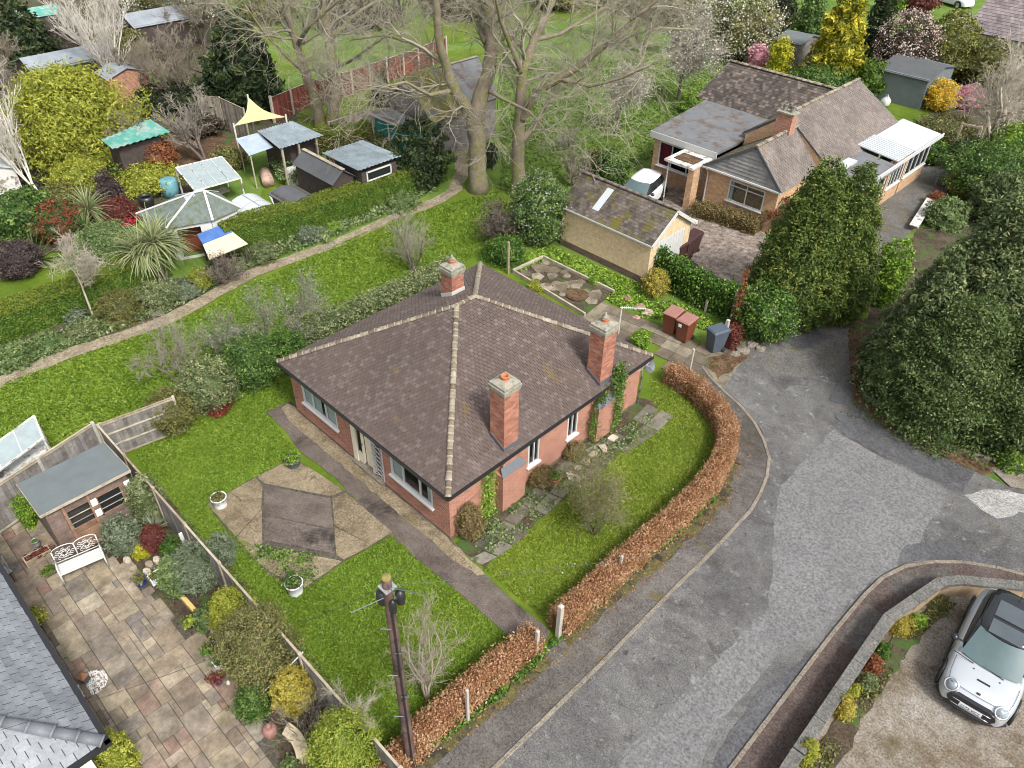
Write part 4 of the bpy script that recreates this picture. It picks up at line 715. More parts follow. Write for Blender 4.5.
class Win:
    """window in a wall a->b at s0..s1, z0..z1, outward normal to the right of a->b"""
    def __init__(s, par, a, b, s0, s1, z0, z1, mull=(), trans=(), frame='white', fw=.075, sill=True, cur=None, name='window', glass='glass', inset=.03, rec=True):
        a, b = np.array(a[:2], float), np.array(b[:2], float); d = unit(b-a); n = np.array([d[1], -d[0]]); s.a, s.d, s.n = a, d, n
        def pt(u, z, o): q = a+d*u+n*o; return np.array([q[0], q[1], z])
        s.pt = pt; m = M(); o = -inset; up = (n[0], n[1], 0)
        def bar(u0, z0_, u1, z1_, w_=fw, dp=.07): m.bar(pt(u0, z0_, o), pt(u1, z1_, o), w_, dp, up) if False else m.box(*s.bx(u0, z0_, u1, z1_, o, w_, dp))
        bar(s0, z0+fw/2, s1, z0+fw/2); bar(s0, z1-fw/2, s1, z1-fw/2); bar(s0+fw/2, z0+fw, s0+fw/2, z1-fw); bar(s1-fw/2, z0+fw, s1-fw/2, z1-fw)
        for k, u in enumerate(mull): bar(s0+(s1-s0)*u, z0+fw, s0+(s1-s0)*u, z1-fw, fw*.8, .065)
        for (u0, u1, v) in trans: bar(s0+(s1-s0)*u0+fw/2, z0+(z1-z0)*v, s0+(s1-s0)*u1-fw/2, z0+(z1-z0)*v, fw*.7, .06)
        w_ = build(name, m, mat[frame], par, bevel=.004); s.o = w_
        g = M(); c = pt((s0+s1)/2, (z0+z1)/2, o-.01); g.box(c, (s1-s0-fw, .008, z1-z0-fw), math.atan2(d[1], d[0])); build('pane', g, mat[glass], w_)
        if sill: g = M(); c = pt((s0+s1)/2, z0-.03, .03-.02); g.box(c, (s1-s0+.12, .16, .055), math.atan2(d[1], d[0])); build('sill', g, mat[frame], w_, bevel=.006)
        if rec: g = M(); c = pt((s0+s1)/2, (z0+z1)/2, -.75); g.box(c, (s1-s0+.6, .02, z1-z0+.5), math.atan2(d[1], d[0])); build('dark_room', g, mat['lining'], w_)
        if cur:
            g = M()
            for (u0, u1) in cur:
                k = max(4, int((u1-u0)*(s1-s0)/.05)); V = []
                for i in range(k+1):
                    u = s0+(s1-s0)*(u0+(u1-u0)*i/k)
                    V += [pt(u, z0+.02, -inset-.04-.02*(i % 2)), pt(u, z1-.02, -inset-.04-.02*(i % 2))]
                g.add(V, [(2*i, 2*i+2, 2*i+3, 2*i+1) for i in range(k)])
            build('curtain', g, mat['curtain' if frame != 'whitedirty' else 'redcurtain'], w_)
    def bx(s, u0, z0, u1, z1, o, w_, dp):
        c = (s.pt(u0, z0, o)+s.pt(u1, z1, o))/2; L = abs(u1-u0); H = abs(z1-z0)
        return c, ((L if L > 1e-6 else w_), dp, (H if H > 1e-6 else w_)), math.atan2(s.d[1], s.d[0])
def gutter_run(m, a, b, r=.055): m.bar(np.array(a)+[0, 0, -.02], np.array(b)+[0, 0, -.02], .11, .09)

# ---------------------------------------------------------------- the red brick bungalow
EZ = 2.2
Lc, Fc, Rc, Bc = G(276, 362, EZ), G(450, 497, EZ), G(652, 355, EZ), G(480, 265, EZ)
X0, X1 = (Lc[0]+Bc[0])/2, (Fc[0]+Rc[0])/2; Y0, Y1 = (Lc[1]+Fc[1])/2, (Rc[1]+Bc[1])/2
hw = (X1-X0)/2; xm = (X0+X1)/2; RZ = 4.55
ra, rb = np.array([xm, Y0+hw, RZ]), np.array([xm, Y1-hw, RZ])
if rb[1] < ra[1]+.5: rb[1] = ra[1]+.8
eL, eF, eR, eB = [np.array([x, y, EZ]) for x, y in ((X0, Y0), (X1, Y0), (X1, Y1), (X0, Y1))]
print('HOUSE', X0, X1, Y0, Y1, 'ridge px', P(ra), P(rb), 'corners', P(eL), P(eF), P(eR), P(eB))
house = thing('brick_bungalow', 'red brick bungalow with a brown tiled hipped roof and three chimneys, mid-picture', 'bungalow', ((X0+X1)/2, (Y0+Y1)/2, 0))
IN = .22; wx0, wx1, wy0, wy1 = X0+IN, X1-IN, Y0+IN, Y1-IN
A0, A1 = (wx0, wy0), (wx1, wy0); B0, B1 = (wx1, wy0), (wx1, wy1)
s_ = lambda px, py: PY(px, py, wy0)[0]-wx0
t_ = lambda px, py: PX(px, py, wx1)[1]-wy0
w1 = (s_(303, 395), s_(338, 426)); dr = (s_(353, 440), s_(384, 470)); w2 = (s_(391, 468), s_(433, 503)); wa = (t_(528, 455), t_(539, 450)); wb = (t_(567, 432), t_(577, 426))
print('wins', w1, dr, w2, wa, wb, 'z', PY(307, 406, wy0), PY(393, 478, wy0), PX(527, 471, wx1))
ZS, ZT = .82, 2.0
w = M(); wall_holes(w, A0, A1, -.05, EZ-.03, .26, [(*w1, ZS, ZT), (*dr, 0.1, 2.05), (*w2, ZS, ZT)])
wall_holes(w, (B0[0], B0[1]+.263), B1, -.05, EZ-.03, .26, [(wa[0]-.263, wa[1]-.263, .75, ZT), (wb[0]-.263, wb[1]-.263, .75, ZT)])
wall_holes(w, (wx1-.263, wy1), (wx0, wy1), -.05, EZ-.03, .26, []); wall_holes(w, (wx0, wy1-.263), (wx0, wy0+.263), -.05, EZ-.03, .26, [])
build('wall', w, mat['brick'], house)
m = M()
for a, b in (((wx0-.02, wy0-.012), (wx1+.012, wy0-.012)), ((wx1+.012, wy0), (wx1+.012, wy1))): m.bar((a[0], a[1], .03), (b[0], b[1], .03), .03, .16)
build('plinth', m, mat['brickdark'], house)
Win(house, A0, A1, *w1, ZS, ZT, (.3, .68), ((0, .3, .7), (.68, 1, .7)), cur=((0.02, .5), (.62, .98)), frame='white'); Win(house, A0, A1, *w2, ZS, ZT, (.3, .70), ((.7, 1, .72),), cur=((.02, .28), (.84, .98)))
Win(house, B0, B1, *wa, .75, ZT, (.55,), cur=((.0, .3),), fw=.05); Win(house, B0, B1, *wb, .75, ZT, (.5,), cur=((.0, .3),), fw=.05)
# recessed porch with glazed door and white lattice
pt = lambda u, o, z: np.array([wx0+u, wy0-o, z])
m = M(); u0, u1 = dr; dm = u0+(u1-u0)*.62
for a, b, c in (((u0+.04, .0), .08, 2.0), ((dm, .0), .08, 2.0)): m.box((wx0+a[0], wy0+.06, .05+c/2), (b, .1, c))
m.box((wx0+(u0+u1)/2, wy0+.06, 2.02), (u1-u0, .1, .08)); m.box((wx0+u0+.28, wy0+.06, .3), (.36, .06, .45)); m.box((wx0+u0+.28, wy0+.06, 1.93), (.36, .06, .1))
for x in (u0+.11, u0+.47): m.box((wx0+x, wy0+.06, 1.1), (.08, .07, 1.75))
dro = build('door', m, mat['cream'], house, bevel=.004)
g = M(); g.box((wx0+u0+.72, wy0+.12, 1.05), (.38, .04, 1.95)); g.box((wx0+u0+.1, wy0-.01, 1.05), (.22, .05, 2.0)); build('side_panel', g, mat['cream'], house, bevel=.004)
g = M(); g.box((wx0+u0+.29, wy0+.07, 1.2), (.34, .012, 1.4)); build('pane', g, mat['glass'], dro); g = M(); g.box((wx0+u0+.5, wy0+.01, 1.05), (.03, .04, .12)); build('handle', g, mat['chrome'], dro)
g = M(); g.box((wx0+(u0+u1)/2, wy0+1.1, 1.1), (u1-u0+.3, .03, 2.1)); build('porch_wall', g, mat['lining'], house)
g = M(); g.box((wx0+(u0+u1)/2-.0, wy0+.10, .075), (u1-u0-.01, .5, .09)); build('doorstep', g, mat['kerb'], house, bevel=.01)
g = M(); k = 9; a_, b_ = dm+.05, u1-.03
for i in range(k):
    z = .16+i*.2; g.bar(pt(a_, .01, z), pt(b_, .01, z+.22), .022, .02, (0, 1, 0)); g.bar(pt(b_, -.012, z), pt(a_, -.012, z+.22), .022, .02, (0, 1, 0))
g.box(pt(a_, .0, 1.05), (.035, .03, 1.9)); g.box(pt(b_, .0, 1.05), (.035, .03, 1.9)); build('lattice', g, mat['white'], house)
# roof: solid deck, tiles, ridge and hip caps, soffit, gutter
m = M(); dk = .05
for q in ((eL, eF, ra), (eF, eR, rb, ra), (eR, eB, rb), (eB, eL, ra, rb)): m.slab([p-np.array([0, 0, .01]) for p in q], dk)
roof = build('roof', m, mat['feltdark'], house)
m = M(); roof_tiles(m, eL, eF, [ra], seed=1); roof_tiles(m, eF, eR, [rb, ra], seed=2); roof_tiles(m, eR, eB, [rb], seed=3); roof_tiles(m, eB, eL, [ra, rb], seed=4)
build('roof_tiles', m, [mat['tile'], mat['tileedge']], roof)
m = M(); 
for a, b in ((eL, ra), (eF, ra), (eR, rb), (eB, rb), (ra, rb)): ridge_run(m, np.array(a)+[0, 0, .03], np.array(b)+[0, 0, .03], .085)
build('ridge_tiles', m, mat['ridge'], roof, True)
m = M(); m.prism([(X0+.03, Y0+.03), (X1-.03, Y0+.03), (X1-.03, Y1-.03), (X0+.03, Y1-.03)], EZ-.12, EZ-.02); build('soffit', m, mat['darkwood'], house)
m = M(); g = .04
for a, b in (((X0, Y0-g), (X1+g, Y0-g)), ((X1+g, Y0-g), (X1+g, Y1+g)), ((X1+g, Y1+g), (X0-g, Y1+g)), ((X0-g, Y1+g), (X0-g, Y0-g))): m.bar((*a, EZ-.05), (*b, EZ-.05), .09, .08)
build('gutter', m, mat['gutter'], house)
m = M(); q = (X1-.12, Y1-.15); m.tube([(X1+.03, q[1], EZ-.08), (X1-.05, q[1], EZ-.35), (wx1+.05, q[1], EZ-.45), (wx1+.05, q[1], .0)], .04, 8); build('downpipe', m, mat['whitedirty'], house, True)
slope = (RZ-EZ)/hw
def rz(x, y): return EZ+slope*min(x-X0, X1-x, y-Y0, Y1-y)
def stack(cx, cy, wx, wy, ztop, zbot, label, cap=True, pots=1, flash=True, breast=None):
    m = M(); m.box((cx, cy, (ztop+zbot)/2), (wx, wy, ztop-zbot), r=.5)
    c = build('chimney', m, mat['brickstack'], roof); c['label'] = label
    m = M(); m.box((cx, cy, ztop-.18), (wx+.06, wy+.06, .08)); m.box((cx, cy, ztop-.08), (wx+.11, wy+.11, .12)); m.box((cx, cy, ztop+.025), (wx+.06, wy+.06, .09)); build('chimney_cap', m, mat['stone'], roof, bevel=.015)
    m = M(); V = [(cx+sx*(wx/2+.0), cy+sy*(wy/2), ztop+.07) for sx, sy in ((-1,-1),(1,-1),(1,1),(-1,1))]+[(cx+sx*.13, cy+sy*.13, ztop+.15) for sx, sy in ((-1,-1),(1,-1),(1,1),(-1,1))]; m.add(V, [(0,1,5,4),(1,2,6,5),(2,3,7,6),(3,0,4,7),(4,5,6,7)]); build('flaunching', m, mat['stone'], roof)
    m = M(); m.lathe((cx, cy, ztop+.13), [(.13, 0), (.125, .04), (.115, .09), (.135, .10), (.13, .14), (.09, .14), (.085, .02)], 18, cap=False); build('chimney_pot', m, mat['pot'], roof, True)
    if pots > 1: m = M(); m.lathe((cx, cy, ztop+.26), [(.02, 0), (.12, .02), (.13, .05), (.03, .12), (.035, .2), (.0, .22)], 14, cap=False); build('cowl', m, mat['stone'], roof, True)
    if flash:
        m = M()
        for sy in (-1, 1):
            y = cy+sy*(wy/2+.012); a, b = (cx-wx/2, y), (cx+wx/2, y); m.bar((a[0], y, rz(a[0], y)+.10), (b[0], y, rz(b[0]-.02, y)+.10), .02, .16)
        for sx in (-1, 1): x = cx+sx*(wx/2+.012); m.bar((x, cy-wy/2-.02, rz(x, cy)+.09), (x, cy+wy/2+.02, rz(x, cy)+.09), .02, .18)
        build('flashing', m, mat['white' if flash == 2 else 'lead'], roof, bevel=.004)
# heights found from where the cap and the foot of each stack are seen
c1 = PX(505, 380, X1-.42); c2 = PX(605, 322, X1-.42)
print('stacks', c1, c2, P((X1-.42, c1[1], EZ)))
z1 = c1[2]; z2 = c2[2]
stack(X1-.42, c1[1], .58, .60, c1[2]-.1, EZ-.3, 'orange brick chimney with a single open pot'); stack(X1-.42, c2[1], .58, .62, c2[2]-.1, EZ-.3, 'tall red brick chimney above the ivy', pots=2)
c3 = G(453, 294, 3.6); c3x = max(c3[0], X0+1.6); stack(c3[0], c3[1], .56, .56, 4.72, 3.2, 'short chimney with lead-white foot on the back slope', pots=2, flash=2)
print('c3', c3, 'rz', rz(c3[0], c3[1]), P((c3[0], c3[1], 4.9)))
# chimney breasts standing out from the east wall
for k, (cy, wdt) in enumerate(((c1[1]-.05, 1.0), (c2[1], 1.0))):
    m = M(); m.box((wx1+.16, cy, .75), (.34, wdt, 1.55), r=.5); m.box((wx1+.06, cy, 1.83), (.14, .6, .62), r=.5); b_ = build('chimney_breast', m, mat['brick'], house)
    m = M(); m.slab([(wx1+.345, cy-wdt/2-.02, 1.51), (wx1+.345, cy+wdt/2+.02, 1.51), (wx1+.13, cy+wdt/2-.1, 1.72), (wx1+.13, cy-wdt/2+.1, 1.72)], .03); build('lead_shoulder', m, mat['lead'], b_)
# ---------------------------------------------------------------- neighbour's slate roof, lower left
NZ = 2.5; nc = G(103, 742, NZ); na = G(0, 568, NZ); nb_ = G(62, 775, NZ)
nh = thing('slate_roofed_house', 'white rendered house with a blue-grey slate roof, cut off by the lower left corner', 'house', (nc[0]-3, nc[1]-3, 0))
sl_ = .62; W_ = 8.0
e1 = np.array([nc[0]-16, nc[1], NZ]); e2 = np.array([nc[0], nc[1], NZ]); e3 = np.array([nc[0], nc[1]-W_, NZ]); e4 = np.array([nc[0]-16, nc[1]-W_, NZ])
hp = np.array([nc[0]-W_/2, nc[1]-W_/2, NZ+sl_*W_/2]); hq = np.array([nc[0]-16, nc[1]-W_/2, NZ+sl_*W_/2])
print('nh', nc, na, nb_, P(hp), P(e1))
m = M()
for q in ((e2, e1, hq, hp), (e3, e2, hp), (e4, e3, hp, hq)): m.slab([p-np.array([0, 0, .01]) for p in q], .05)
nr = build('roof', m, mat['feltdark'], nh)
m = M(); roof_tiles(m, e1, e2, [hp, hq], .19, .26, .008, .02, 11, .002); roof_tiles(m, e2, e3, [hp], .19, .26, .008, .02, 12, .002); roof_tiles(m, e3, e4, [hq, hp], .19, .26, .008, .02, 13, .002); build('slates', m, [mat['slate'], mat['ridgegrey']], nr)
m = M(); ridge_run(m, e2+np.array([0, 0, .03]), hp+np.array([0, 0, .03]), .12, .45); ridge_run(m, hp+np.array([0, 0, .03]), hq+np.array([0, 0, .03]), .12, .45); build('ridge_tiles', m, mat['ridgegrey'], nr, True)
m = M(); m.prism([(nc[0]-16, nc[1]-W_+.3), (nc[0]-.35, nc[1]-W_+.3), (nc[0]-.35, nc[1]-.35), (nc[0]-16, nc[1]-.35)], 0, NZ-.08); build('wall', m, mat['render'], nh)
m = M(); m.bar(e1+np.array([0, .07, -.04]), e2+np.array([.12, .07, -.04]), .12, .10); m.bar(e2+np.array([.07, .12, -.04]), e3+np.array([.07, 0, -.04]), .12, .10); m.tube([e2+np.array([.05, -1.0, -.1]), e2+np.array([-.28, -1.0, -.4]), (nc[0]-.28, nc[1]-1., 0)], .045, 8); build('gutter', m, mat['gutter'], nh)
CHA, CHB = c1, c2
# ---------------------------------------------------------------- garages, sheds, fences
def walls(par, x0, x1, y0, y1, z1, m, z0=0., name='wall', extra=None):
    g = M(); g.prism([(x0, y0), (x1, y0), (x1, y1), (x0, y1)], z0, z1, r=.5)
    if extra: extra(g)
    return build(name, g, mat[m] if isinstance(m, str) else m, par)
def corr_roof(par, p00, p10, p11, p01, m='corr', pitch=.15, amp=.022, name='roof'):
    """corrugated sheet: ridges run from the p00-p10 edge to the p01-p11 edge; every sheet has its own tone"""
    p00, p10, p11, p01 = [np.array(p, float) for p in (p00, p10, p11, p01)]; L = np.linalg.norm(p10-p00); n = int(L/pitch)*4; V = []; up = np.array([0, 0, 1.])
    for i in range(n+1):
        s = i/n; z = amp*sin(2*pi*i/4); V += [p00+(p10-p00)*s+up*z, p01+(p11-p01)*s+up*z]
    V = V+[v-up*.012 for v in V]; q = 2*(n+1)
    F = [(2*i, 2*i+2, 2*i+3, 2*i+1) for i in range(n)]+[(q+2*i, q+2*i+1, q+2*i+3, q+2*i+2) for i in range(n)]+[(2*i, q+2*i, q+2*i+2, 2*i+2) for i in range(n)]+[(2*i+1, 2*i+3, q+2*i+3, q+2*i+1) for i in range(n)]
    rs = np.random.default_rng(n).random(n//12+1); R = [rs[(k % n)//12] for k in range(len(F))]
    g = M(); g.add(V, F, R); return build(name, g, mat[m], par)
def boards(g, a, b, z0, z1, th=.018, bw=.12, gap=.006, mi=0, lean=.0):      # vertical boards along a-b
    a, b = np.array(a[:2], float), np.array(b[:2], float); L = np.linalg.norm(b-a); d = (b-a)/L; n = max(1, int(L/bw)); ang = math.atan2(d[1], d[0])
    for i in range(n): c = a+d*(i+.5)*L/n; g.box((c[0], c[1], (z0+z1)/2), (L/n-gap, th*(1+.3*(i % 2)), z1-z0+random.uniform(-.01, .01)), ang, mi=mi)
def fence(name, label, pts, h, m='fence', post='timber', pw=.09, rails=(.2, .55, .9), cap=True, panel=1.83, side=1, bw=.12, posth=.06, capm=None):
    root = thing(name, label, 'fence', (pts[0][0], pts[0][1], 0)); 
    for k in range(len(pts)-1):
        a, b = np.array(pts[k][:2]), np.array(pts[k+1][:2]); L = np.linalg.norm(b-a); n = max(1, round(L/panel)); d = (b-a)/L; nr = np.array([-d[1], d[0]])*side
        for i in range(n):
            p, q = a+d*L*i/n, a+d*L*(i+1)/n; g = M(); g.box((p[0], p[1], (h+posth)/2), (pw, pw, h+posth), math.atan2(d[1], d[0])); build('post', g, mat[post], root, bevel=.008)
            g = M(); boards(g, p+d*pw*.5, q-d*pw*.5, .06, h, bw=bw); build('panel', g, mat[m], root)
            g = M()
            for r_ in rails: z = h*r_; g.bar((*(p+d*pw*.5+nr*.03), z), (*(q-d*pw*.5+nr*.03), z), .035, .05)
            if cap: g.bar((*(p+d*pw*.5), h+.012), (*(q-d*pw*.5), h+.012), .06, .022)
            build('rail', g, mat[capm or post], root)
    g = M(); g.box((b[0], b[1], (h+posth)/2), (pw, pw, h+posth), math.atan2(d[1], d[0])); build('post', g, mat[post], root, bevel=.008); return root
FX = -22.2
fence('garden_fence', 'long silvery close-boarded fence between the stone patio and the front lawn', [(-22.1, 4.0), (-6.9, 4.02)], 1.6, 'fencegrey', 'timber', side=1)
fence('patio_fence', 'grey panel fence with pale concrete posts behind the small felt-roofed shed', [(-22.2, 3.9), (-20.9, -1.6)], 1.7, 'fencegrey', 'concpost', .1, rails=(.1, .97), side=1, capm='timber')
fence('boundary_fence', 'short weathered fence with a diagonal brace at the end of the mixed hedge', [(-22.25, 4.1), (-21.9, 6.4)], 1.5, 'fencegrey', 'timber', side=-1, rails=(.05, .35, .68, .97))
o = fence('trellis_fence', 'low slatted fence return beside the utility pole', [(-6.9, 3.95), (-6.9, 2.2)], 1.3, 'fence', 'timber')
fence('red_fence', 'red-stained panel fence with white concrete posts across the far lawns', [(-44.6, 24.2), (-45.5, 27.6), (-45.6, 31), (-46.2, 36), (-47.2, 41)], 1.6, 'fencered', 'concpost', .14, rails=(), capm='concpost', posth=.12)
fence('wooden_fence', 'weathered wooden fence joining the green-sided shed', [(-39.0, 24.6), (-39.2, 28.0)], 1.5, 'fence', 'timber', rails=(.95,))
fence('feather_fence', 'grey wooden fence behind the cream sail', gp((206, 128), (226, 130), (250, 142)), 2.0, 'fence', 'timber', rails=(.95,))
# ---- small shed on the patio
sh = thing('garden_shed', 'brown weatherboard shed with grey-green felt pent roof and two barred windows on the patio', 'shed', (-19.6, 2.5, 0))
sx0, sx1, sy0, sy1 = -20.55, -19.05, 1.35, 3.6
g = M(); k = 16
for i in range(k):
    z = .05+i*.115
    for a, b in (((sx1, sy0), (sx1, sy1)),):
        for (ya, yb) in ((sy0, sy0+.4), (sy0+.42, sy1)) if True else ():
            if yb > sy0+.5 and 0.95 < z < 1.65:
                for (c0, c1) in ((sy0+.42, sy0+.50), (sy0+1.10, sy0+1.32), (sy1-.28, sy1)): g.box((sx1+.012-(.004*(i % 2)), (c0+c1)/2, z+.055), (.024, c1-c0, .112), r=.3+.7*random.random())
            else: g.box((sx1+.012-(.004*(i % 2)), (ya+yb)/2, z+.055), (.024, yb-ya, .112))
    for y in (sy0, sy1): g.box(((sx0+sx1)/2, y, z+.055), (sx1-sx0, .024+.004*(i % 2), .112))
build('weatherboard', g, mat['shedwood'], sh)
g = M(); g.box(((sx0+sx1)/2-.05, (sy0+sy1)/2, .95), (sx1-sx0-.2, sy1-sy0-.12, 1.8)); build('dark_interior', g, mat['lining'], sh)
g = M(); 
for y in (sy0+.44, sy0+1.12): g.box((sx1+.035, y, 1.0), (.03, .07, 1.9))
for z in (.1,): g.box((sx1+.032, sy0+.78, z), (.03, .62, .08))
for z in (.12, .34, .56, .78): g.box((sx1+.028, sy0+.78, z+.08), (.02, .6, .19))
dd = build('door', g, mat['sheddoor'], sh, bevel=.003); g = M()
for z in (1.18, 1.42): g.box((sx1+.03, sy0+.78, z), (.02, .62, .022))
build('glazing_bar', g, mat['timber'], dd)
wn = M(); wn.box((sx1+.03, sy0+1.68, .95), (.03, .78, .05)); wn.box((sx1+.03, sy0+1.68, 1.68), (.03, .78, .05)); wn.box((sx1+.03, sy0+1.31, 1.3), (.03, .05, .74)); wn.box((sx1+.03, sy0+2.05, 1.3), (.03, .05, .74)); wn = build('window', wn, mat['sheddoor'], sh)
g = M()
for z in (1.16, 1.40): g.box((sx1+.03, sy0+1.68, z), (.02, .74, .022))
build('glazing_bar', g, mat['timber'], wn); g = M(); g.box((sx1+.01, sy0+1.68, 1.3), (.006, .72, .72)); build('pane', g, mat['glassd'], wn)
for (y, z) in ((sy0+1.22, 1.55), (sy0+1.22, 1.12), (sy0+2.2, 1.6)): g = M(); g.box((sx1+.045, y, z), (.015, .17, .26)); tag(build('wall_plaque', g, mat['whitepot'], None, bevel=.004), {1.55: 'white framed plaque fixed between the shed door and window, the upper one', 1.12: 'white plaque hung low between the shed door and window', 1.6: 'small white plaque at the right end of the shed front'}[z], 'plaque')
g = M(); g.slab([(-20.75, sy0-.12, 1.98), (-18.85, sy0-.12, 2.16), (-18.85, sy1+.12, 2.16), (-20.75, sy1+.12, 1.98)], .035); build('roof', g, mat['felt'], sh, bevel=.006)
g = M(); g.bar((-18.845, sy0-.13, 2.12), (-18.845, sy1+.13, 2.12), .02, .09); g.bar((-20.75, sy0-.135, 1.945), (-18.85, sy0-.135, 2.125), .02, .09); g.bar((-20.75, sy1+.135, 1.945), (-18.85, sy1+.135, 2.125), .02, .09); build('fascia', g, mat['timber'], sh)
tag(build('storage_box', (lambda g: g.box((*G(30, 474, .4)[:2], .3), (.5, .7, .6)))(M()), plain('sky_blue_plastic', (.05, .45, .60), .4, .1, 4), bevel=.03), 'bright sky-blue plastic box between the patio shed and the panel fence', 'box')
tag(build('storage_crate', (lambda g: g.box((*G(50, 466, .4)[:2], .3), (.35, .8, .6)))(M()), mat['sheddoor'], bevel=.02), 'red-brown wooden crate stored behind the patio shed', 'crate')
# ---- glazed lean-to / cold frame beyond the panel fence
cf = thing('greenhouse', 'old white-framed greenhouse with clouded glass just over the panel fence at the left edge', 'greenhouse', (-23.4, 1.0, 0))
q = [G(-30, 462, 1.5), G(34, 416, 1.5), G(43, 438, 1.2), G(-20, 485, 1.2)]; q = [np.array(p) for p in q]
g = M(); g.slab(q, .01); build('roof_panel', g, mat['poly'], cf); g = M()
for i in range(4): g.bar(q[i], q[(i+1) % 4], .06, .05)
for t in (.33, .66): g.bar(q[0]+(q[1]-q[0])*t, q[3]+(q[2]-q[3])*t, .03, .03)
for p in q: g.bar(p, (p[0], p[1], 0), .06, .06)
g.bar(q[0]+[0, 0, -.7], q[1]+[0, 0, -.7], .04, .04); g.bar(q[3]+[0, 0, -.6], q[2]+[0, 0, -.6], .04, .04); build('frame', g, mat['whitedirty'], cf); g = M(); c = sum(q)/4; g.slab([p*[1, 1, 0]+[0, 0, .55]-(p-c)*[.06, .06, 0] for p in q], .03); build('staging', g, mat['whitedirty'], cf)
# ---- cream garage
ga = thing('garage', 'detached cream brick garage with mossy brown tiled roof and white door', 'garage', (-19.3, 27.7, 0))
gx0, gx1, gy0, gy1, ge, gr = -21.7, -16.55, 25.75, 28.75, 2.15, 3.15; gym = (gy0+gy1)/2
g = M(); wall_holes(g, (gx0, gy0), (gx1, gy0), .32, ge, .12, []); wall_holes(g, (gx1, gy0+.13), (gx1, gy1-.13), .0, ge, .12, [(.35, 2.42, 0, 2.0)]); wall_holes(g, (gx1, gy1), (gx0, gy1), 0, ge, .12, []); wall_holes(g, (gx0, gy1-.13), (gx0, gy0+.13), 0, ge, .12, [])
for x in (gx0+.06, gx1-.06): g.add([(x-.058, gy0, ge), (x+.058, gy0, ge), (x-.058, gy1, ge), (x+.058, gy1, ge), (x-.058, gym, gr-.05), (x+.058, gym, gr-.05)], [(0, 1, 5, 4), (2, 4, 5, 3), (0, 4, 2), (1, 3, 5), (0, 2, 3, 1)], .5)
build('wall', g, mat['brickcream'], ga); g = M(); g.box(((gx0+gx1)/2, gy0+.05, .16), (gx1-gx0+.02, .14, .325), r=.5); build('plinth', g, mat['brickdark'], ga)
g = M(); g.box((gx1-.02, gym, 1.0), (.05, 2.06, 1.96))
for i in range(10): g.box((gx1+.008, gym-.93+i*.206, 1.0), (.012, .17, 1.86))
go = build('garage_door', g, mat['white'], ga); g = M(); g.box((gx1+.03, gym, .95), (.05, .12, .05)); build('handle', g, mat['black'], go); g = M(); g.box((gx0+.5, gy0+.2, .5), (.2, .1, .1)); 
ov = .14; sl = (gr-ge)/(gym-gy0); A_ = np.array([gx0-ov, gy0-ov, ge-ov*sl+.03]); B_ = np.array([gx1+ov, gy0-ov, ge-ov*sl+.03]); C_ = np.array([gx1+ov, gym, gr+.03]); D_ = np.array([gx0-ov, gym, gr+.03]); E_ = np.array([gx1+ov, gy1+ov, ge-ov*sl+.03]); F_ = np.array([gx0-ov, gy1+ov, ge-ov*sl+.03])
g = M(); g.slab([A_, B_, C_, D_], .05); g.slab([D_, C_, E_, F_], .05); gro = build('roof', g, mat['feltdark'], ga)
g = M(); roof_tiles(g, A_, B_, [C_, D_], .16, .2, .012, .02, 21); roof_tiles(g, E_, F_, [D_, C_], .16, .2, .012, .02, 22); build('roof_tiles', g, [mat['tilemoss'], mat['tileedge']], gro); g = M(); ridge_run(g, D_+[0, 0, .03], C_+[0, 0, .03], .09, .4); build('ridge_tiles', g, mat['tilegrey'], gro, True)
g = M(); g.bar(B_+[.015, 0, -.05], C_+[.015, 0, -.05], .03, .16); g.bar(C_+[.015, 0, -.05], E_+[.015, 0, -.05], .03, .16); g.box((gx1+.1, gy1+.1, ge-.06), (.25, .18, .14)); g.bar(A_+[0, -.03, -.04], B_+[0, -.03, -.04], .06, .07); build('bargeboard', g, mat['white'], ga)
t0, t1 = .22, .86; X_ = G(596, 205, 2.6)[0]; p = lambda x, t: A_*[0, 1, 1]+(D_-A_)*[0, 1, 1]*t+np.array([x, 0, .05]); g = M(); g.slab([p(X_-.18, t0), p(X_+.18, t0), p(X_+.18, t1), p(X_-.18, t1)], .03); build('rooflight', g, mat['pvcwhite'], ga)
# ---- second bungalow beyond the gravel
fb = thing('bungalow', 'buff brick bungalow with grey tiled roofs and a flat felt extension, top right', 'bungalow', (-17, 40, 0))
bx0, bx1, by0 = -19.4, -15.0, 33.9; be = 2.35
fw_ = M(); wo0, wo1 = PY(727, 196, by0+.2)[0], PY(762, 208, by0+.2)[0]; wall_holes(fw_, (bx0+.2, by0+.2), (bx1-.2, by0+.2), 0, be, .25, [(wo0-bx0-.2, wo1-bx0-.2, .95, 2.05)])
fw_.prism([(bx0+.2, by0+.46), (bx1-.2, by0+.46), (bx1-.2, by0+8), (bx0+.2, by0+8)], 0, be, r=.5); fw_.prism([(-24.0, 41.2), (-15.3, 41.2), (-15.3, 46.5), (-24.0, 46.5)], 0, 2.5, r=.5)
_w = 0; Win(fb, (bx0+.2, by0+.2), (bx1-.2, by0+.2), wo0-bx0-.2, wo1-bx0-.2, .95, 2.05, (.5,), ((0, .5, .74), (.5, 1, .74)), cur=((0, .12),), fw=.07, rec=False)
RG = 4.1; xmid = -16.95
g = M(); a1, a2, a3 = np.array([bx0, by0, be]), np.array([bx1, by0, be]), np.array([-16.75, by0, RG]); b1, b2, b3 = np.array([bx0, by0+8, be]), np.array([bx1, by0+8, be]), np.array([-16.75, by0+8, RG])
g.slab([a1, a3, b3, b1], .06); g.slab([a3, a2, b2, b3], .06)
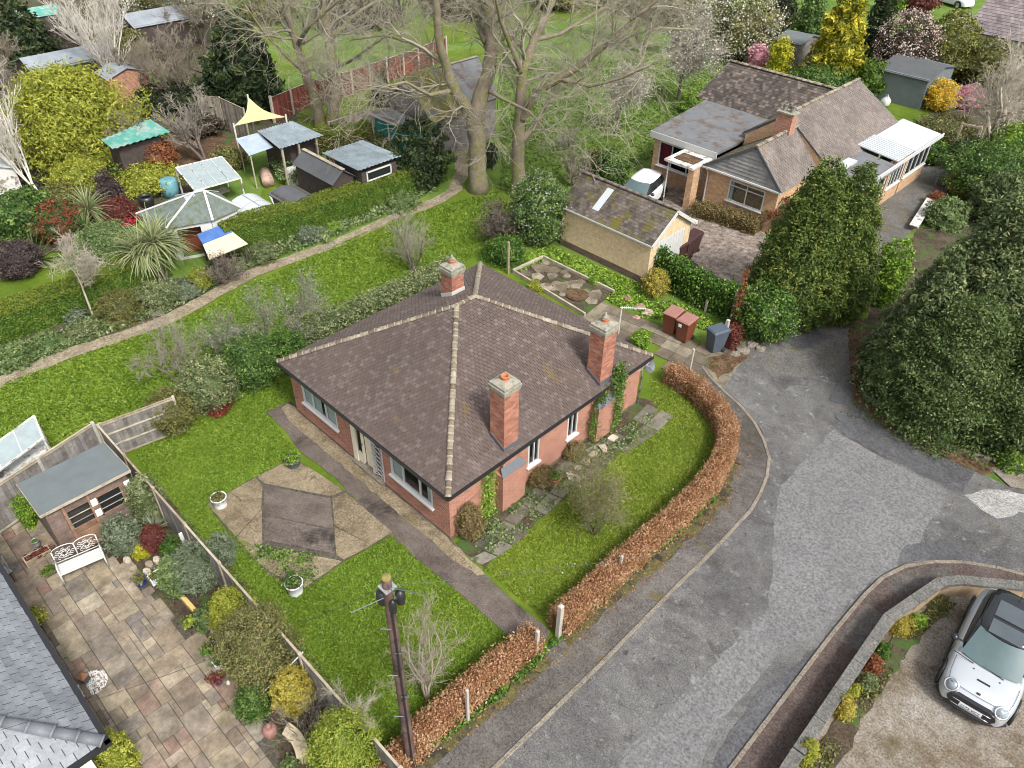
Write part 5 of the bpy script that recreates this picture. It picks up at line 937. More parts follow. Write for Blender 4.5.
# main range: ridge runs up-right, a long slope to the east eave and a short one to the west
MR = 4.6; m1, m2 = np.array([-17.35, 37.6, MR]), np.array([-17.35, 45.6, MR]); ee1, ee2 = np.array([-14.3, 37.6, 2.5]), np.array([-14.3, 46.2, 2.5]); we1, we2 = np.array([-19.6, 37.6, 3.0]), np.array([-19.6, 45.6, 3.0])
g.slab([m1, ee1, ee2, m2], .06); g.slab([we1, m1, m2, we2], .06); fw_.add([(-17.35, 37.62, MR-.08), (-14.6, 37.62, 2.6), (-14.6, 37.62, 2.0), (-19.4, 37.62, 2.0), (-19.4, 37.62, 3.0)], [(0, 1, 2, 3, 4)], .5)
lr1, lr2 = np.array([-24.3, 43.3, 4.5]), np.array([-17.6, 43.3, 4.5]); le1, le2 = np.array([-24.9, 41.2, 2.75]), np.array([-18.3, 41.2, 2.75]); g.slab([le1, le2, lr2, lr1], .06); g.slab([lr1, lr2, np.array([-18, 46, 2.7]), np.array([-24.5, 46, 2.7])], .06)
fr = build('roof', g, mat['feltdark'], fb); build('wall', fw_, mat['brickbuff'], fb)
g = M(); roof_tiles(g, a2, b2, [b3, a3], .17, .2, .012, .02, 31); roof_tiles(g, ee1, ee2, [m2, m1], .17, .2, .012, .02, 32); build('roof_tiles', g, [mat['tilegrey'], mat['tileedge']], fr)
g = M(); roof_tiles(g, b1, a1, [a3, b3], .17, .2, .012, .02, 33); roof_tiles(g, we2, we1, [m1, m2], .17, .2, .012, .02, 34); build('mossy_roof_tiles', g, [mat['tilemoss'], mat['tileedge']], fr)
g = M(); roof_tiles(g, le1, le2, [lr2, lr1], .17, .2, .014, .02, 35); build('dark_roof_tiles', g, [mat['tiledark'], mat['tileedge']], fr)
g = M(); ridge_run(g, a3+[0, 0, .04], np.array([-16.75, 37.8, RG+.04]), .1, .4); ridge_run(g, m1+[0, 0, .04], m2+[0, 0, .04], .1, .4); ridge_run(g, lr1+[0, 0, .04], lr2+[0, 0, .04], .1, .4); build('ridge_tiles', g, mat['ridge'], fr, True)
g = M()
for i in range(9):
    z0 = be-.02+i*.19; z1_ = z0+.2; f = lambda z: (z-be)/(RG-be); xa, xb = a1[0]+(a3[0]-a1[0])*max(0, f(z0)), a2[0]+(a3[0]-a2[0])*max(0, f(z0)); xc, xd = a1[0]+(a3[0]-a1[0])*min(1, f(z1_)), a2[0]+(a3[0]-a2[0])*min(1, f(z1_))
    g.add([(xa, by0+.02, z0), (xb, by0+.02, z0), (xd, by0+.06, z1_), (xc, by0+.06, z1_), (xa, by0+.1, z0), (xb, by0+.1, z0), (xd, by0+.12, z1_), (xc, by0+.12, z1_)], [(0, 1, 2, 3), (5, 4, 7, 6), (0, 4, 5, 1), (1, 5, 6, 2), (0, 3, 7, 4)])
build('gable_cladding', g, rnd_mat('grey_gable_cladding', [(.22, .215, .21), (.30, .295, .29)], .85, 2, .5, .3), fb)
g = M(); g.bar(a2+[0, -.04, 0], a3+[0, -.04, 0], .05, .13); g.bar(a1+[0, -.04, 0], a3+[0, -.04, 0], .05, .13); build('verge', g, mat['feltdark'], fb); g = M(); g.bar((bx0, by0-.05, be-.03), (bx1, by0-.05, be-.03), .1, .08); g.tube([(bx0+.25, by0-.05, be-.1), (bx0+.25, by0+.15, be-.4), (bx0+.25, by0+.15, 0)], .04, 8); build('gutter', g, mat['white'], fb)
g = M(); cx, cy = G(787, 120, 4.9)[:2]; g.box((-17.0, 36.9, 4.3), (.85, .55, 1.3), r=.5); ch = build('chimney', g, mat['redbrick_far'], fr); g = M(); g.box((-17.0, 36.9, 4.98), (.95, .65, .08)); build('cap', g, mat['stone'], ch)
for x in (-17.2, -16.8): g = M(); g.lathe((x, 36.9, 5.02), [(.12, 0), (.11, .3), (.13, .32), (.09, .32)], 12, cap=False); build('chimney_pot', g, mat['stone'], ch, True)
# flat extension with the crimson curtain
fx = [(-23.5, 34.9), (-19.3, 34.9), (-19.3, 36.8), (-20.0, 41.15), (-24.2, 41.15)]
g = M(); g.prism(fx, 2.62, 2.75); build('flat_roof', g, mat['feltold'], fb); g = M(); g.bar((-23.5, 34.86, 2.58), (-19.3, 34.86, 2.58), .05, .34); build('fascia', g, mat['white'], fb)
g = M(); wall_holes(g, (-23.3, 35.05), (-19.6, 35.05), 0, 2.45, .2, [(.35, 3.2, .95, 2.3)]); wall_holes(g, (-23.3, 41.1), (-23.3, 35.26), 0, 2.6, .2, []); build('extension_wall', g, mat['brickbuff'], fb)
Win(fb, (-23.3, 35.05), (-19.6, 35.05), .35, 3.2, .95, 2.3, (.30, .66), (), cur=None, fw=.07)
g = M(); V = []
for i in range(19): x = -22.88+i*.042; V += [(x, 35.2+.03*(i % 2), 1.0), (x, 35.2+.03*(i % 2), 2.25)]
g.add(V, [(2*i, 2*i+2, 2*i+3, 2*i+1) for i in range(18)]); build('red_curtain', g, mat['redcurtain'], fb)
g = M(); g.prism([(-21.2, 33.0), (-19.45, 33.0), (-19.45, 34.8), (-21.2, 34.8)], 2.3, 2.42); g.tube([(-21.0, 33.15, 0), (-21.0, 33.15, 2.3)], .04, 8); cpo = build('porch_canopy', g, mat['whitedirty'], fb); g = M(); g.box((-19.7, 33.6, 1.15), (.35, .6, 2.3), r=.5); build('porch_pier', g, mat['brickbuff'], fb)
g = M(); g.prism([(-20.9, 33.4), (-19.7, 33.4), (-19.7, 34.3), (-20.9, 34.3)], 2.42, 2.46); build('leaf_debris', g, mat['litter'], cpo)
# side rooms with white plastic roofs
def side_room(x0, x1, y0, y1, z, rm, th=.06, ribs=0):
    g = M(); g.slab([(x0, y0, z+.25), (x1, y0, z), (x1, y1, z), (x0, y1, z+.25)], th)
    for i in range(ribs): y = y0+(y1-y0)*(i+.5)/ribs; g.bar((x0, y, z+.26), (x1, y, z+.01), .03, .03)
    build('side_roof', g, mat[rm], fb)
side_room(-14.75, -12.5, 43.3, 46.8, 2.55, 'pvcwhite'); side_room(-15.1, -12.5, 41.15, 43.2, 2.62, 'pvcwhite', ribs=9); side_room(-14.9, -12.3, 37.0, 41.1, 2.4, 'feltold')
g = M(); g.box((-14.2, 38.9, 2.62), (.5, 1.3, .12)); build('rooflight', g, mat['pvcwhite'], fb)
for i, (y0, y1, z) in enumerate(((43.35, 46.6, 2.5), (41.2, 43.2, 2.5), (37.1, 41.0, 2.3))):
    g = M(); wall_holes(g, (-12.75, y0), (-12.75, y1), 0, z, .12, [(.15, y1-y0-.15, .9, 2.1)]); build('side_wall', g, mat['brickbuff'], fb)
    Win(fb, (-12.75, y0), (-12.75, y1), .15, y1-y0-.15, .9, 2.1, tuple((k+1)/4 for k in range(3)), (), fw=.09, inset=.0, cur=None)
g = M(); g.bar((-12.4, 36.9, 2.5), (-12.4, 46.9, 2.5), .06, .2); build('side_fascia', g, mat['white'], fb); g = M(); g.prism([(-15.2, 46.5), (-12.75, 46.5), (-12.75, 46.62), (-15.2, 46.62)], 0, 2.6); build('end_wall', g, mat['white'], fb)
# ---- corrugated workshops and sheds along the allotment side
w1_ = thing('workshop', 'open-fronted dark workshop under a striped grey corrugated roof beside the cream sail', 'shed', (-37.3, 21, 0))
corr_roof(w1_, (-39.1, 19.9, 2.15), (-39.1, 22.3, 2.15), (-35.6, 22.3, 2.4), (-35.6, 19.3, 2.4), pitch=.3, amp=.02) if False else corr_roof(w1_, (-35.7, 19.4, 2.35), (-35.7, 22.1, 2.35), (-39.1, 22.3, 2.15), (-39.1, 20.1, 2.15), pitch=.22, amp=.025)
walls(w1_, -38.9, -36.3, 20.3, 22.0, 2.08, 'darkwood'); g = M()
for y in (19.6, 20.6, 21.7): g.box((-35.85, y, 1.13), (.1, .1, 2.26))
build('post', g, mat['timber'], w1_); g = M(); g.box((-36.1, 20.2, .5), (.3, .9, 1.0)); g.box((-36.2, 21.4, .35), (.4, .5, .7)); build('bench', g, mat['whitedirty'], w1_)
l1 = thing('lean_to', 'low lean-to with a pale blue metal sheet roof, propped against the workshop', 'lean-to', (-38, 19.3, 0)); g = M(); g.slab([(-39.6, 19.0, 1.85), (-37.0, 18.3, 1.9), (-36.9, 19.7, 2.0), (-39.2, 20.2, 2.0)], .02); build('roof', g, mat['corrblue'], l1)
for x, y in ((-39.4, 19.05), (-37.05, 18.4)): g = M(); g.tube([(x, y, 0), (x, y, 1.86)], .04, 6); build('post', g, mat['timber'], l1)
w2_ = thing('workshop_shed', 'dark timber shed with grey-blue corrugated roof and rust patches, right of the black gabled shed', 'shed', (-32.6, 22.2, 0))
corr_roof(w2_, (-30.85, 20.8, 2.3), (-30.85, 23.5, 2.3), (-34.3, 23.6, 2.1), (-34.3, 21.0, 2.1), pitch=.24, amp=.025); walls(w2_, -34.1, -31.05, 21.1, 23.3, 2.0, 'darkwood')
g = M(); 
for (z, y0, y1) in ((1.5, 21.4, 22.9), (1.95, 21.4, 22.9)): g.box((-31.02, (y0+y1)/2, z), (.05, y1-y0, .07))
for y in (21.4, 22.9): g.box((-31.02, y, 1.72), (.05, .07, .5))
wf = build('window', g, mat['white'], w2_); g = M(); g.box((-31.03, 22.15, 1.72), (.02, 1.42, .4)); build('pane', g, mat['glassd'], wf)
def gabled(name, label, x0, x1, y0, y1, ez, rz_, wm, rm, axis='x', ov=.12, capm=None, cat='shed', tiles=None):
    t = thing(name, label, cat, ((x0+x1)/2, (y0+y1)/2, 0)); g = M(); g.prism([(x0, y0), (x1, y0), (x1, y1), (x0, y1)], 0, ez)
    ym, xm_ = (y0+y1)/2, (x0+x1)/2
    if axis == 'x':
        for x in (x0+.02, x1-.02): g.add([(x, y0, ez), (x, y1, ez), (x, ym, rz_)], [(0, 1, 2)])
        q = [[(x0-ov, y0-ov, ez-.06), (x1+ov, y0-ov, ez-.06), (x1+ov, ym, rz_+.02), (x0-ov, ym, rz_+.02)], [(x0-ov, ym, rz_+.02), (x1+ov, ym, rz_+.02), (x1+ov, y1+ov, ez-.06), (x0-ov, y1+ov, ez-.06)]]
    else:
        for y in (y0+.02, y1-.02): g.add([(x0, y, ez), (x1, y, ez), (xm_, y, rz_)], [(0, 1, 2)])
        q = [[(x0-ov, y0-ov, ez-.06), (xm_, y0-ov, rz_+.02), (xm_, y1+ov, rz_+.02), (x0-ov, y1+ov, ez-.06)], [(xm_, y0-ov, rz_+.02), (x1+ov, y0-ov, ez-.06), (x1+ov, y1+ov, ez-.06), (xm_, y1+ov, rz_+.02)]]
    build('wall', g, mat[wm], t); g = M()
    for a in q: g.slab(a, .04)
    build('roof', g, mat[rm], t)
    if capm: g = M(); a, b = (q[0][3], q[0][2]) if axis == 'x' else (q[0][1], q[0][2]); g.bar(np.array(a)+[0, 0, .02], np.array(b)+[0, 0, .02], .2, .03); build('ridge_cap', g, mat[capm], t)
    return t
gabled('gabled_shed', 'small black gabled shed between the two corrugated roofs', -34.9, -31.6, 19.7, 21.0, 1.75, 2.25, 'darkwood', 'feltdark', capm='timber')
ss = gabled('dark_shed', 'low dark box shed with a charcoal lid and a white hose on its side', -33.3, -31.7, 17.2, 18.5, 1.45, 1.55, 'darkwood', 'feltdark')
g = M()
for i in range(3): g.tube([(-33.2+.1*i, 17.05, 1.35), (-32.8, 17.02, 1.0-.12*i), (-32.3, 17.02, 1.1-.1*i), (-32.0-.06*i, 17.05, 1.35)], .018, 5)
build('hose', g, mat['white'], ss)
# summerhouse: hipped green felt roof, white hips, skylight, white walls, open brown doors
su = thing('summerhouse', 'white octagonal summerhouse with green-grey felt roof and white hip strips', 'summerhouse', (-32.4, 12.9, 0))
q = [G(136, 214, 1.7), G(176, 196, 1.7), G(218, 192, 1.7), G(241, 208, 1.7), G(213, 221, 1.7), G(166, 229, 1.7)]; c0 = np.array(q).mean(0); t1_, t2_ = G(194, 193, 2.5), G(204, 191, 2.5)
g = M(); ap = [t1_, t1_, t2_, t2_, t2_, t1_]
for i in range(6):
    a, b = q[i], q[(i+1) % 6]; pa, pb = ap[i], ap[(i+1) % 6]; g.slab([a, b, pb] if np.allclose(pa, pb) else [a, b, pb, pa], .03)
build('roof', g, mat['greenfelt'], su); g = M()
for i in range(6): g.bar(np.array(q[i])+[0, 0, .03], np.array(ap[i])+[0, 0, .04], .1, .04)
g.bar(t1_+[0, 0, .04], t2_+[0, 0, .04], .12, .04); build('hip_strip', g, mat['white'], su)
g = M(); ins = [tuple((p-c0)[:2]*.88+c0[:2]) for p in q]
for i in range(6):
    a, b = ins[i], ins[(i+1) % 6]
    if i == 4: L_ = np.linalg.norm(np.array(b)-a); wall_holes(g, b, a, 0, 2.1, .08, [(L_*.18, L_*.72, .1, 1.9)]) if False else wall_holes(g, a, b, 0, 1.7, .08, [(L_*.28, L_*.85, .1, 1.5)])
    else: wall_holes(g, a, b, 0, 1.7, .08, [])
build('wall', g, mat['white'], su); a, b = np.array(ins[4]), np.array(ins[5]); m_ = M(); d_ = (b-a); cc = a+d_*.56; nn = (cc-c0[:2]); nn /= np.linalg.norm(nn); g = M(); c2_ = cc-nn*.5; g.box((c2_[0], c2_[1], .8), (np.linalg.norm(d_)*.62, .03, 1.5), math.atan2(d_[1], d_[0])); build('inner_door', g, mat['rubble'] if False else plain('mahogany', (.13, .035, .02), .5, .3, 5), su)
g = M(); s0, s1, s2, s3 = G(184, 198, 2.36), G(195, 195, 2.42), G(203, 203, 2.1), G(190, 209, 2.05); g.slab([p+[0, 0, .06] for p in (s0, s1, s2, s3)], .03); build('skylight', g, mat['pvcwhite'] if False else plain('grey_skylight', (.30, .34, .35), .25, .1, 3), su)
# canopy table with blue tarpaulin
ct = thing('potting_table', 'cream-topped canopy table with a blue tarpaulin along its back, beside the palms', 'canopy', (-30, 12.6, 0))
g = M(); g.slab([(-31.3, 12.45, 1.2), (-30.15, 12.1, 1.05), (-30.25, 14.05, 1.05), (-31.4, 14.0, 1.2)], .04); build('cream_top', g, mat['stonebench'] if False else plain('cream_board', (.50, .45, .35), .6, .08, 3), ct); g = M(); g.slab([(-32.05, 12.6, 1.35), (-31.3, 12.45, 1.23), (-31.4, 14.0, 1.23), (-32.1, 13.9, 1.35)], .03); build('tarpaulin', g, mat['tarp'], ct)
for x, y in ((-30.25, 12.25), (-30.35, 13.9), (-31.9, 12.7)): g = M(); g.box((x, y, .52), (.07, .07, 1.04)); build('leg', g, mat['darkwood'], ct)
# polytunnel, greenhouse
pt_ = thing('polytunnel', 'small white arched polytunnel between the summerhouse and the clipped hedge', 'polytunnel', (-32.2, 15.6, 0)); g = M(); n = 12
V = []
for k, x in enumerate((-34.1, -33.1, -32.1)):
    for i in range(n+1): t = pi*i/n; V.append((x, 16.1-1.05*cos(t), .6+.8*sin(t)) if 0 < i < n else (x, 16.1-1.05*cos(t), 0))
g.add(V, [(k*(n+1)+i, k*(n+1)+i+1, (k+1)*(n+1)+i+1, (k+1)*(n+1)+i) for k in range(2) for i in range(n)]+[tuple(range(n+1)), tuple(2*(n+1)+i for i in range(n+1))[::-1]]); build('cover', g, mat['pvcwhite'], pt_)
g = M()
for x in (-34.12, -33.1, -32.08): g.tube([(x, 16.1-1.06*cos(pi*i/n), (.6+.81*sin(pi*i/n)) if 0 < i < n else 0) for i in range(n+1)], .02, 5)
g.tube([(-34.12, 16.1, 1.42), (-32.08, 16.1, 1.42)], .02, 5); build('hoop', g, mat['galv'], pt_)
gh = thing('glasshouse', 'lean-to glasshouse with a cloudy grey sheet roof and pots inside, left of the workshop', 'greenhouse', (-36.3, 15.6, 0)); g = M(); gq = [(-38.6, 15.0, 1.7), (-38.3, 17.4, 1.7), (-36.0, 17.1, 1.35), (-36.2, 14.7, 1.35)]; g.slab(gq, .02); build('roof', g, mat['poly'], gh); g = M()
for i in range(4): g.bar(gq[i], gq[(i+1) % 4], .06, .06); g.bar(gq[i], (*gq[i][:2], 0), .07, .07)
for t in (.25, .5, .75): a, b = np.array(gq[0])*(1-t)+np.array(gq[1])*t, np.array(gq[3])*(1-t)+np.array(gq[2])*t; g.bar(a+[0, 0, .02], b+[0, 0, .02], .03, .03)
build('frame', g, mat['whitedirty'], gh); g = M(); g.box((-37.2, 15.8, .45), (.6, 2.0, .05)); g.box((-36.2, 15.2, .4), (.5, 1.2, .05)); build('staging', g, mat['timber'], gh)
tq = thing('turquoise_shed', 'brick-sided shed with a wavy turquoise sheet roof among bare shrubs', 'shed', (-42.6, 14.9, 0)); walls(tq, -43.5, -42.2, 13.7, 16.0, 2.0, 'darkwood'); corr_roof(tq, (-41.8, 13.3, 2.2), (-41.9, 16.5, 2.25), (-44.0, 16.4, 2.4), (-43.4, 13.4, 2.2), 'turq', .35, .03)
# barn and green lean-to under the big trees
bn = gabled('old_barn', 'old grey timber barn with a mossy slate roof partly hidden behind the big bare tree', -37.2, -33.6, 27.8, 33.0, 2.5, 4.3, 'fencegrey', 'feltold', 'y', .2, 'ridge')
g = M(); r2 = M(); r2.add([], []) if False else None
g.slab([(-35.3, 27.5, 4.43), (-33.1, 27.5, 2.35), (-33.1, 30.2, 2.35), (-35.3, 30.0, 4.43)], .02); build('moss_cover', g, plain('roof_moss', (.13, .12, .02), .95, .4, 3, 0, .5, ((.09, .09, .08), 1.2)), bn)
gl = thing('green_lean_to', 'dark green boarded lean-to with a flat leaf-strewn roof against the old barn', 'lean-to', (-35.4, 26.8, 0)); walls(gl, -36.8, -33.7, 26.3, 27.3, 2.15, 'tealwood'); g = M(); g.prism([(-37.0, 26.1), (-33.5, 26.1), (-33.5, 27.45), (-37.0, 27.45)], 2.17, 2.24); build('roof', g, mat['feltold'], gl)
g = M(); g.bar((-37.0, 26.07, 2.2), (-33.5, 26.07, 2.2), .05, .1); g.bar((-35.4, 26.2, .0), (-35.4, 26.2, 2.15), .07, .07); g.bar((-36.85, 26.2, .0), (-36.85, 26.2, 2.15), .07, .07); build('trim', g, mat['concpost'], gl)
# distant sheds and roofs
gabled('far_shed', 'distant shed with blue-grey roof and brick-red side, below the white birch', *[G(128, 100)[0]-.8, G(128, 100)[0]+1.0], G(128, 100)[1]-1.2, G(128, 100)[1]+1.4, 1.9, 2.3, 'redbrick_far', 'tin')
def at_shed(name, label, px, py, dx, dy, ez, rz_, wm, rm, axis='x', **k): c = G(px, py); return gabled(name, label, c[0]-dx/2, c[0]+dx/2, c[1]-dy/2, c[1]+dy/2, ez, rz_, wm, rm, axis, **k)
at_shed('long_shed', 'long low grey-roofed shed behind the yellow willow at top left', 76, 86, 3.0, 5.5, 1.9, 2.4, 'darkwood', 'tin', 'y'); at_shed('pale_roofed_shed', 'small shed with pale turquoise roof among the dark conifers, top left', 46, 38, 2, 3, 1.9, 2.3, 'darkwood', 'turq', 'y')
at_shed('grey_shed', 'grey-roofed shed among white blossom, left of the tall dark conifer', 160, 48, 3, 4.2, 2.2, 2.8, 'darkwood', 'tin', 'y'); at_shed('blue_grey_shed', 'little blue-grey shed with a dark window, next to the yellow forsythia', 793, 64, 2.0, 3.2, 2.0, 2.3, 'fencegrey', 'felt')
at_shed('garden_store', 'grey-walled garden store with a brown felt roof, behind the second bungalow', 908, 96, 3.4, 4.6, 2.0, 2.4, 'felt', 'darkwood' if False else 'feltdark')
at_shed('white_shed', 'white-roofed shelter at the left edge below the slanting birch', 2, 190, 1.6, 1.6, 1.3, 1.6, 'whitedirty', 'pvcwhite')
th = thing('tiled_house', 'brown tiled house with a white dormer at the top right corner', 'house', (-19, 75, 0))
tx0, tx1, ty0, ty1 = -19.6, -9, 69.5, 82; walls(th, tx0+.3, tx1, ty0+.3, ty1, 2.6, 'render'); g = M(); T_ = [(tx0, ty0, 2.6), (tx1, ty0, 2.6), (tx1, ty0+6, 6.5), (tx0, ty0+6, 6.5)]; g.slab(T_, .06); g.slab([(tx0, ty0+6, 6.5), (tx1, ty0+6, 6.5), (tx1, ty0+12, 2.6), (tx0, ty0+12, 2.6)], .06); tr = build('roof', g, mat['feltdark'], th)
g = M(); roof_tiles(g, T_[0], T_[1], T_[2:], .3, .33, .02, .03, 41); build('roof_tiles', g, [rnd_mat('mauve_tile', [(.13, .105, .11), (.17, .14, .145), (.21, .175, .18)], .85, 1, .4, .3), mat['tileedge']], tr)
g = M(); c = G(850/1, 0); g.box((tx0-.9, ty0+2.0, 1.5), (1.6, 3.2, 3.0)); build('porch', g, mat['white'], th)
# shade sail with its poles
sa = thing('shade_sail', 'cream triangular shade sail stretched between posts over the far patio', 'sail', (-40, 20.5, 0)); A, B, C = G(234, 126, 2.1), G(248, 97, 3.2), G(286, 117, 2.4); g = M(); V = []; n = 8
for i in range(n+1):
    for j in range(n+1-i):
        a, b = i/n, j/n; c = 1-a-b; p = A*c+B*a+C*b; s = .9*(a*b+b*c+a*c); ctr = (A+B+C)/3; p = p+(ctr-p)*.28*4*max(a*b*(c < .001), b*c*(a < .001), a*c*(b < .001)) ; p[2] -= s*.35; V.append(p)
ix = {}; k = 0
for i in range(n+1):
    for j in range(n+1-i): ix[i, j] = k; k += 1
Fs = [(ix[i, j], ix[i+1, j], ix[i, j+1]) for i in range(n) for j in range(n-i)]+[(ix[i+1, j], ix[i+1, j+1], ix[i, j+1]) for i in range(n) for j in range(n-1-i)]; g.add(V, Fs); build('sailcloth', g, mat['sail'], sa, True)
for p in (A, B, C): g = M(); g.tube([(p[0], p[1], 0), (p[0], p[1], p[2]+.15)], .05, 7); build('post', g, mat['concpost'], sa, True)
# low front wall of the drive on the right
wl = [G(776, 772, .65), G(793, 746, .65), G(853, 658, .65), G(884, 613, .65), G(937, 577, .65), G(960, 575, .65), G(1024, 581, .65), G(1100, 590, .65)]; wl = [np.array([p[0], p[1]]) for p in wl]; wl = [wl[0]+unit(wl[0]-wl[1])*16]+wl[1:-1]+[wl[-2]+DR[:2]*16]
def offset(pl, d):
    out = []
    for i in range(len(pl)):
        a = unit(pl[min(i+1, len(pl)-1)]-pl[i]) if i < len(pl)-1 else unit(pl[i]-pl[i-1]); b = unit(pl[i]-pl[i-1]) if i > 0 else a; t = unit(a+b); n = np.array([t[1], -t[0]]); out.append(pl[i]+n*d/max(.5, (t@a)))
    return out
dw = thing('front_wall', 'low rendered garden wall with a broad lichened concrete coping curving round the right-hand drive', 'wall', (wl[2][0], wl[2][1], 0))
wi = offset(wl, .30); w_o = offset(wl, .03); w_i = offset(wl, .27); g = M()
for i in range(len(wl)-1): g.prism([tuple(w_o[i]), tuple(w_o[i+1]), tuple(w_i[i+1]), tuple(w_i[i])], 0, .55)
build('wall', g, plain('stained_wall', (.34, .25, .16), .9, .2, 3, 0, .3, ((.10, .07, .05), 2)), dw); g = M()
for i in range(len(wl)-1):
    L = np.linalg.norm(wl[i+1]-wl[i]); n = max(1, int(L/.9))
    for j in range(n):
        f = lambda pl, t: tuple(pl[i]+(pl[i+1]-pl[i])*t); t0, t1 = j/n+.002, (j+1)/n-.002; g.prism([f(wl, t0), f(wl, t1), f(wi, t1), f(wi, t0)], .553, .65)
build('coping', g, mat['dirtycoping'], dw, bevel=.01)
# edging wall under the conifers on the right
ew = thing('edging_wall', 'low pale stone edging at the foot of the big conifers', 'wall', (*G(862, 399)[:2], 0)); e_ = gp((862, 399), (880, 409), (905, 424), (930, 440), (952, 452), (988, 464)); g = M()
for a, b in zip(e_[:-1], e_[1:]):
    n = max(1, int(np.linalg.norm(b-a)/.45))
    for j in range(n): g.bar(a+(b-a)*(j+.02)/n+[0, 0, .13], a+(b-a)*(j+.97)/n+[0, 0, .13], .12, .26)
build('stones', g, mat['ridge'], ew, bevel=.015)
# raised bed with pale edging behind the bungalow
rbd = thing('raised_bed', 'raised paved bed edged with pale boards between the bungalow and the garage', 'raised bed', (*G(560, 290)[:2], 0)); bq = [G(513, 273), G(543, 259), G(614, 294), G(585, 317)]; g = M()
for a, b in ((0, 1), (1, 2), (0, 3)): g.bar(bq[a]+[0, 0, .1], bq[b]+[0, 0, .1], .09, .2)
build('edging', g, mat['timber'], rbd, bevel=.01); g = M(); cb = sum(bq)/4; g.prism([tuple((p+(cb-p)*.02)[:2]) for p in bq], 0, .07); build('soil', g, mat['earth'], rbd)
g = M(); r2 = random.Random(5)
for i in range(34):
    s, t = r2.random(), r2.random(); p = bq[0]*(1-s)*(1-t)+bq[1]*(1-s)*t+bq[2]*s*t+bq[3]*s*(1-t); p = p+(cb-p)*.15; n = r2.choice((5, 6, 7)); rr = r2.uniform(.18, .36); ph = r2.random()*6
    if np.linalg.norm((p-G(577, 297))[:2]) < .5: continue
    g.prism([(p[0]+rr*cos(ph+2*pi*k/n)*r2.uniform(.75, 1.1), p[1]+rr*sin(ph+2*pi*k/n)*r2.uniform(.75, 1.1)) for k in range(n)], .06, .09+i*.0011)
build('crazy_paving', g, mat['flag'], rbd, bevel=.008); g = M(); p = G(577, 297); g.prism([(p[0]+.5*cos(a), p[1]+.5*sin(a)) for a in np.linspace(0, 6.28, 14)[:-1]], .06, .135); build('bark_patch', g, mat['litter'], rbd)
# ---------------------------------------------------------------- trees, hedges and plants
LEAF['yelgreen'] = [(.11,.13,.02),(.22,.25,.03),(.36,.37,.05),(.47,.46,.10)]
mat['deadtwig'] = plain('bleached_dead_twigs', (.30, .255, .20), .9, .3, 3, 0, 0)
def V_(px, py, b, off=0.):
    d = ray(px, py); q = b+BACK*off-np.array([0, 0, CAM_H]); t = (q@BACK)/(d@BACK); return np.array([d[0]*t, d[1]*t, CAM_H+d[2]*t])
def big_tree(name, label, base, limbs, seed, nb=(5, 5, 4), L0=4.2, mt='mosstwig', mb='mossbark', tw=1.0, ang=.75, minr=.010, droop=.10):
    global rng; rng = np.random.default_rng(seed); root = thing(name, label, 'tree', base); t = M(); S = []
    for li, lb in enumerate(limbs):
        pts = [V_(a, b, base, o) for (a, b, o, r) in lb]; rad = [r for (_, _, _, r) in lb]; P2 = []; R2 = []
        for i in range(len(pts)-1):
            for k in range(4): u = k/4; P2.append(pts[i]*(1-u)+pts[i+1]*u+rng.normal(size=3)*rad[i]*.07*(k > 0)); R2.append(rad[i]*(1-u)+rad[i+1]*u)
        P2.append(pts[-1]); R2.append(rad[-1])
        if li == 0: P2[0] = P2[0]*[1, 1, 0]-[0, 0, .2]; R2[0] *= 1.35
        t.tube(P2, R2, 10, cap=True)
        T = sum(np.linalg.norm(np.diff(P2, axis=0), axis=1)); n = int(T*tw*1.15)
        for k in range(n):
            i = int(rng.integers(0 if li else len(P2)//2, len(P2)-1)); d = unit(P2[i+1]-P2[i]); ax = unit(np.cross(d, rng.normal(size=3))); a = .6+.7*rng.random()
            grow(S, P2[i], d*cos(a)+ax*sin(a), L0*(.5+.7*rng.random()), max(.03, min(R2[i]*.45, .10)), len(nb)-1, nb[1:], ang, .05, .24, .62, None, 6, droop, minr, .6, .12)
    build('trunk', t, mat[mb], root, True); S = np.array(S); S = np.concatenate([S, twigs(S, int(4200*tw), 1.3, minr*.7)]); V, F, r = seg_mesh(S, 3); mk('branches', V, F, r, None, mat[mt], root); return root
b1 = G(478, 190); b2 = G(519, 196)
big_tree('forked_tree', 'tallest bare tree, its thick trunk forking low beside the end of the garden path', b1, [
 [(478, 190, 0, .52), (477, 150, 0, .46), (474, 118, 0, .44), (480, 98, 0, .40), (487, 78, .2, .36), (492, 50, .4, .33), (490, 20, .6, .30), (484, -15, .8, .26), (480, -70, 1, .18)],
 [(474, 118, 0, .36), (458, 96, -.3, .30), (447, 70, -.6, .25), (440, 45, -1, .21), (437, 10, -1.2, .17), (430, -40, -1.5, .12)],
 [(486, 42, .4, .20), (478, 22, 1.6, .14), (462, 0, 2.6, .10), (440, -25, 4, .07)],
 [(488, 90, 0, .13), (505, 100, -1, .09), (530, 112, -2.2, .06), (545, 130, -3, .03)],
 [(455, 90, -.3, .13), (430, 95, -1.6, .09), (405, 82, -3, .06), (380, 88, -4, .03)],
 [(447, 65, -.6, .12), (420, 45, 1, .09), (385, 35, 2, .06), (350, 40, 3, .04)],
 [(492, 45, .3, .14), (515, 30, 2.0, .10), (540, 5, 3.6, .07), (560, -20, 5, .05)]], 21, tw=.62)
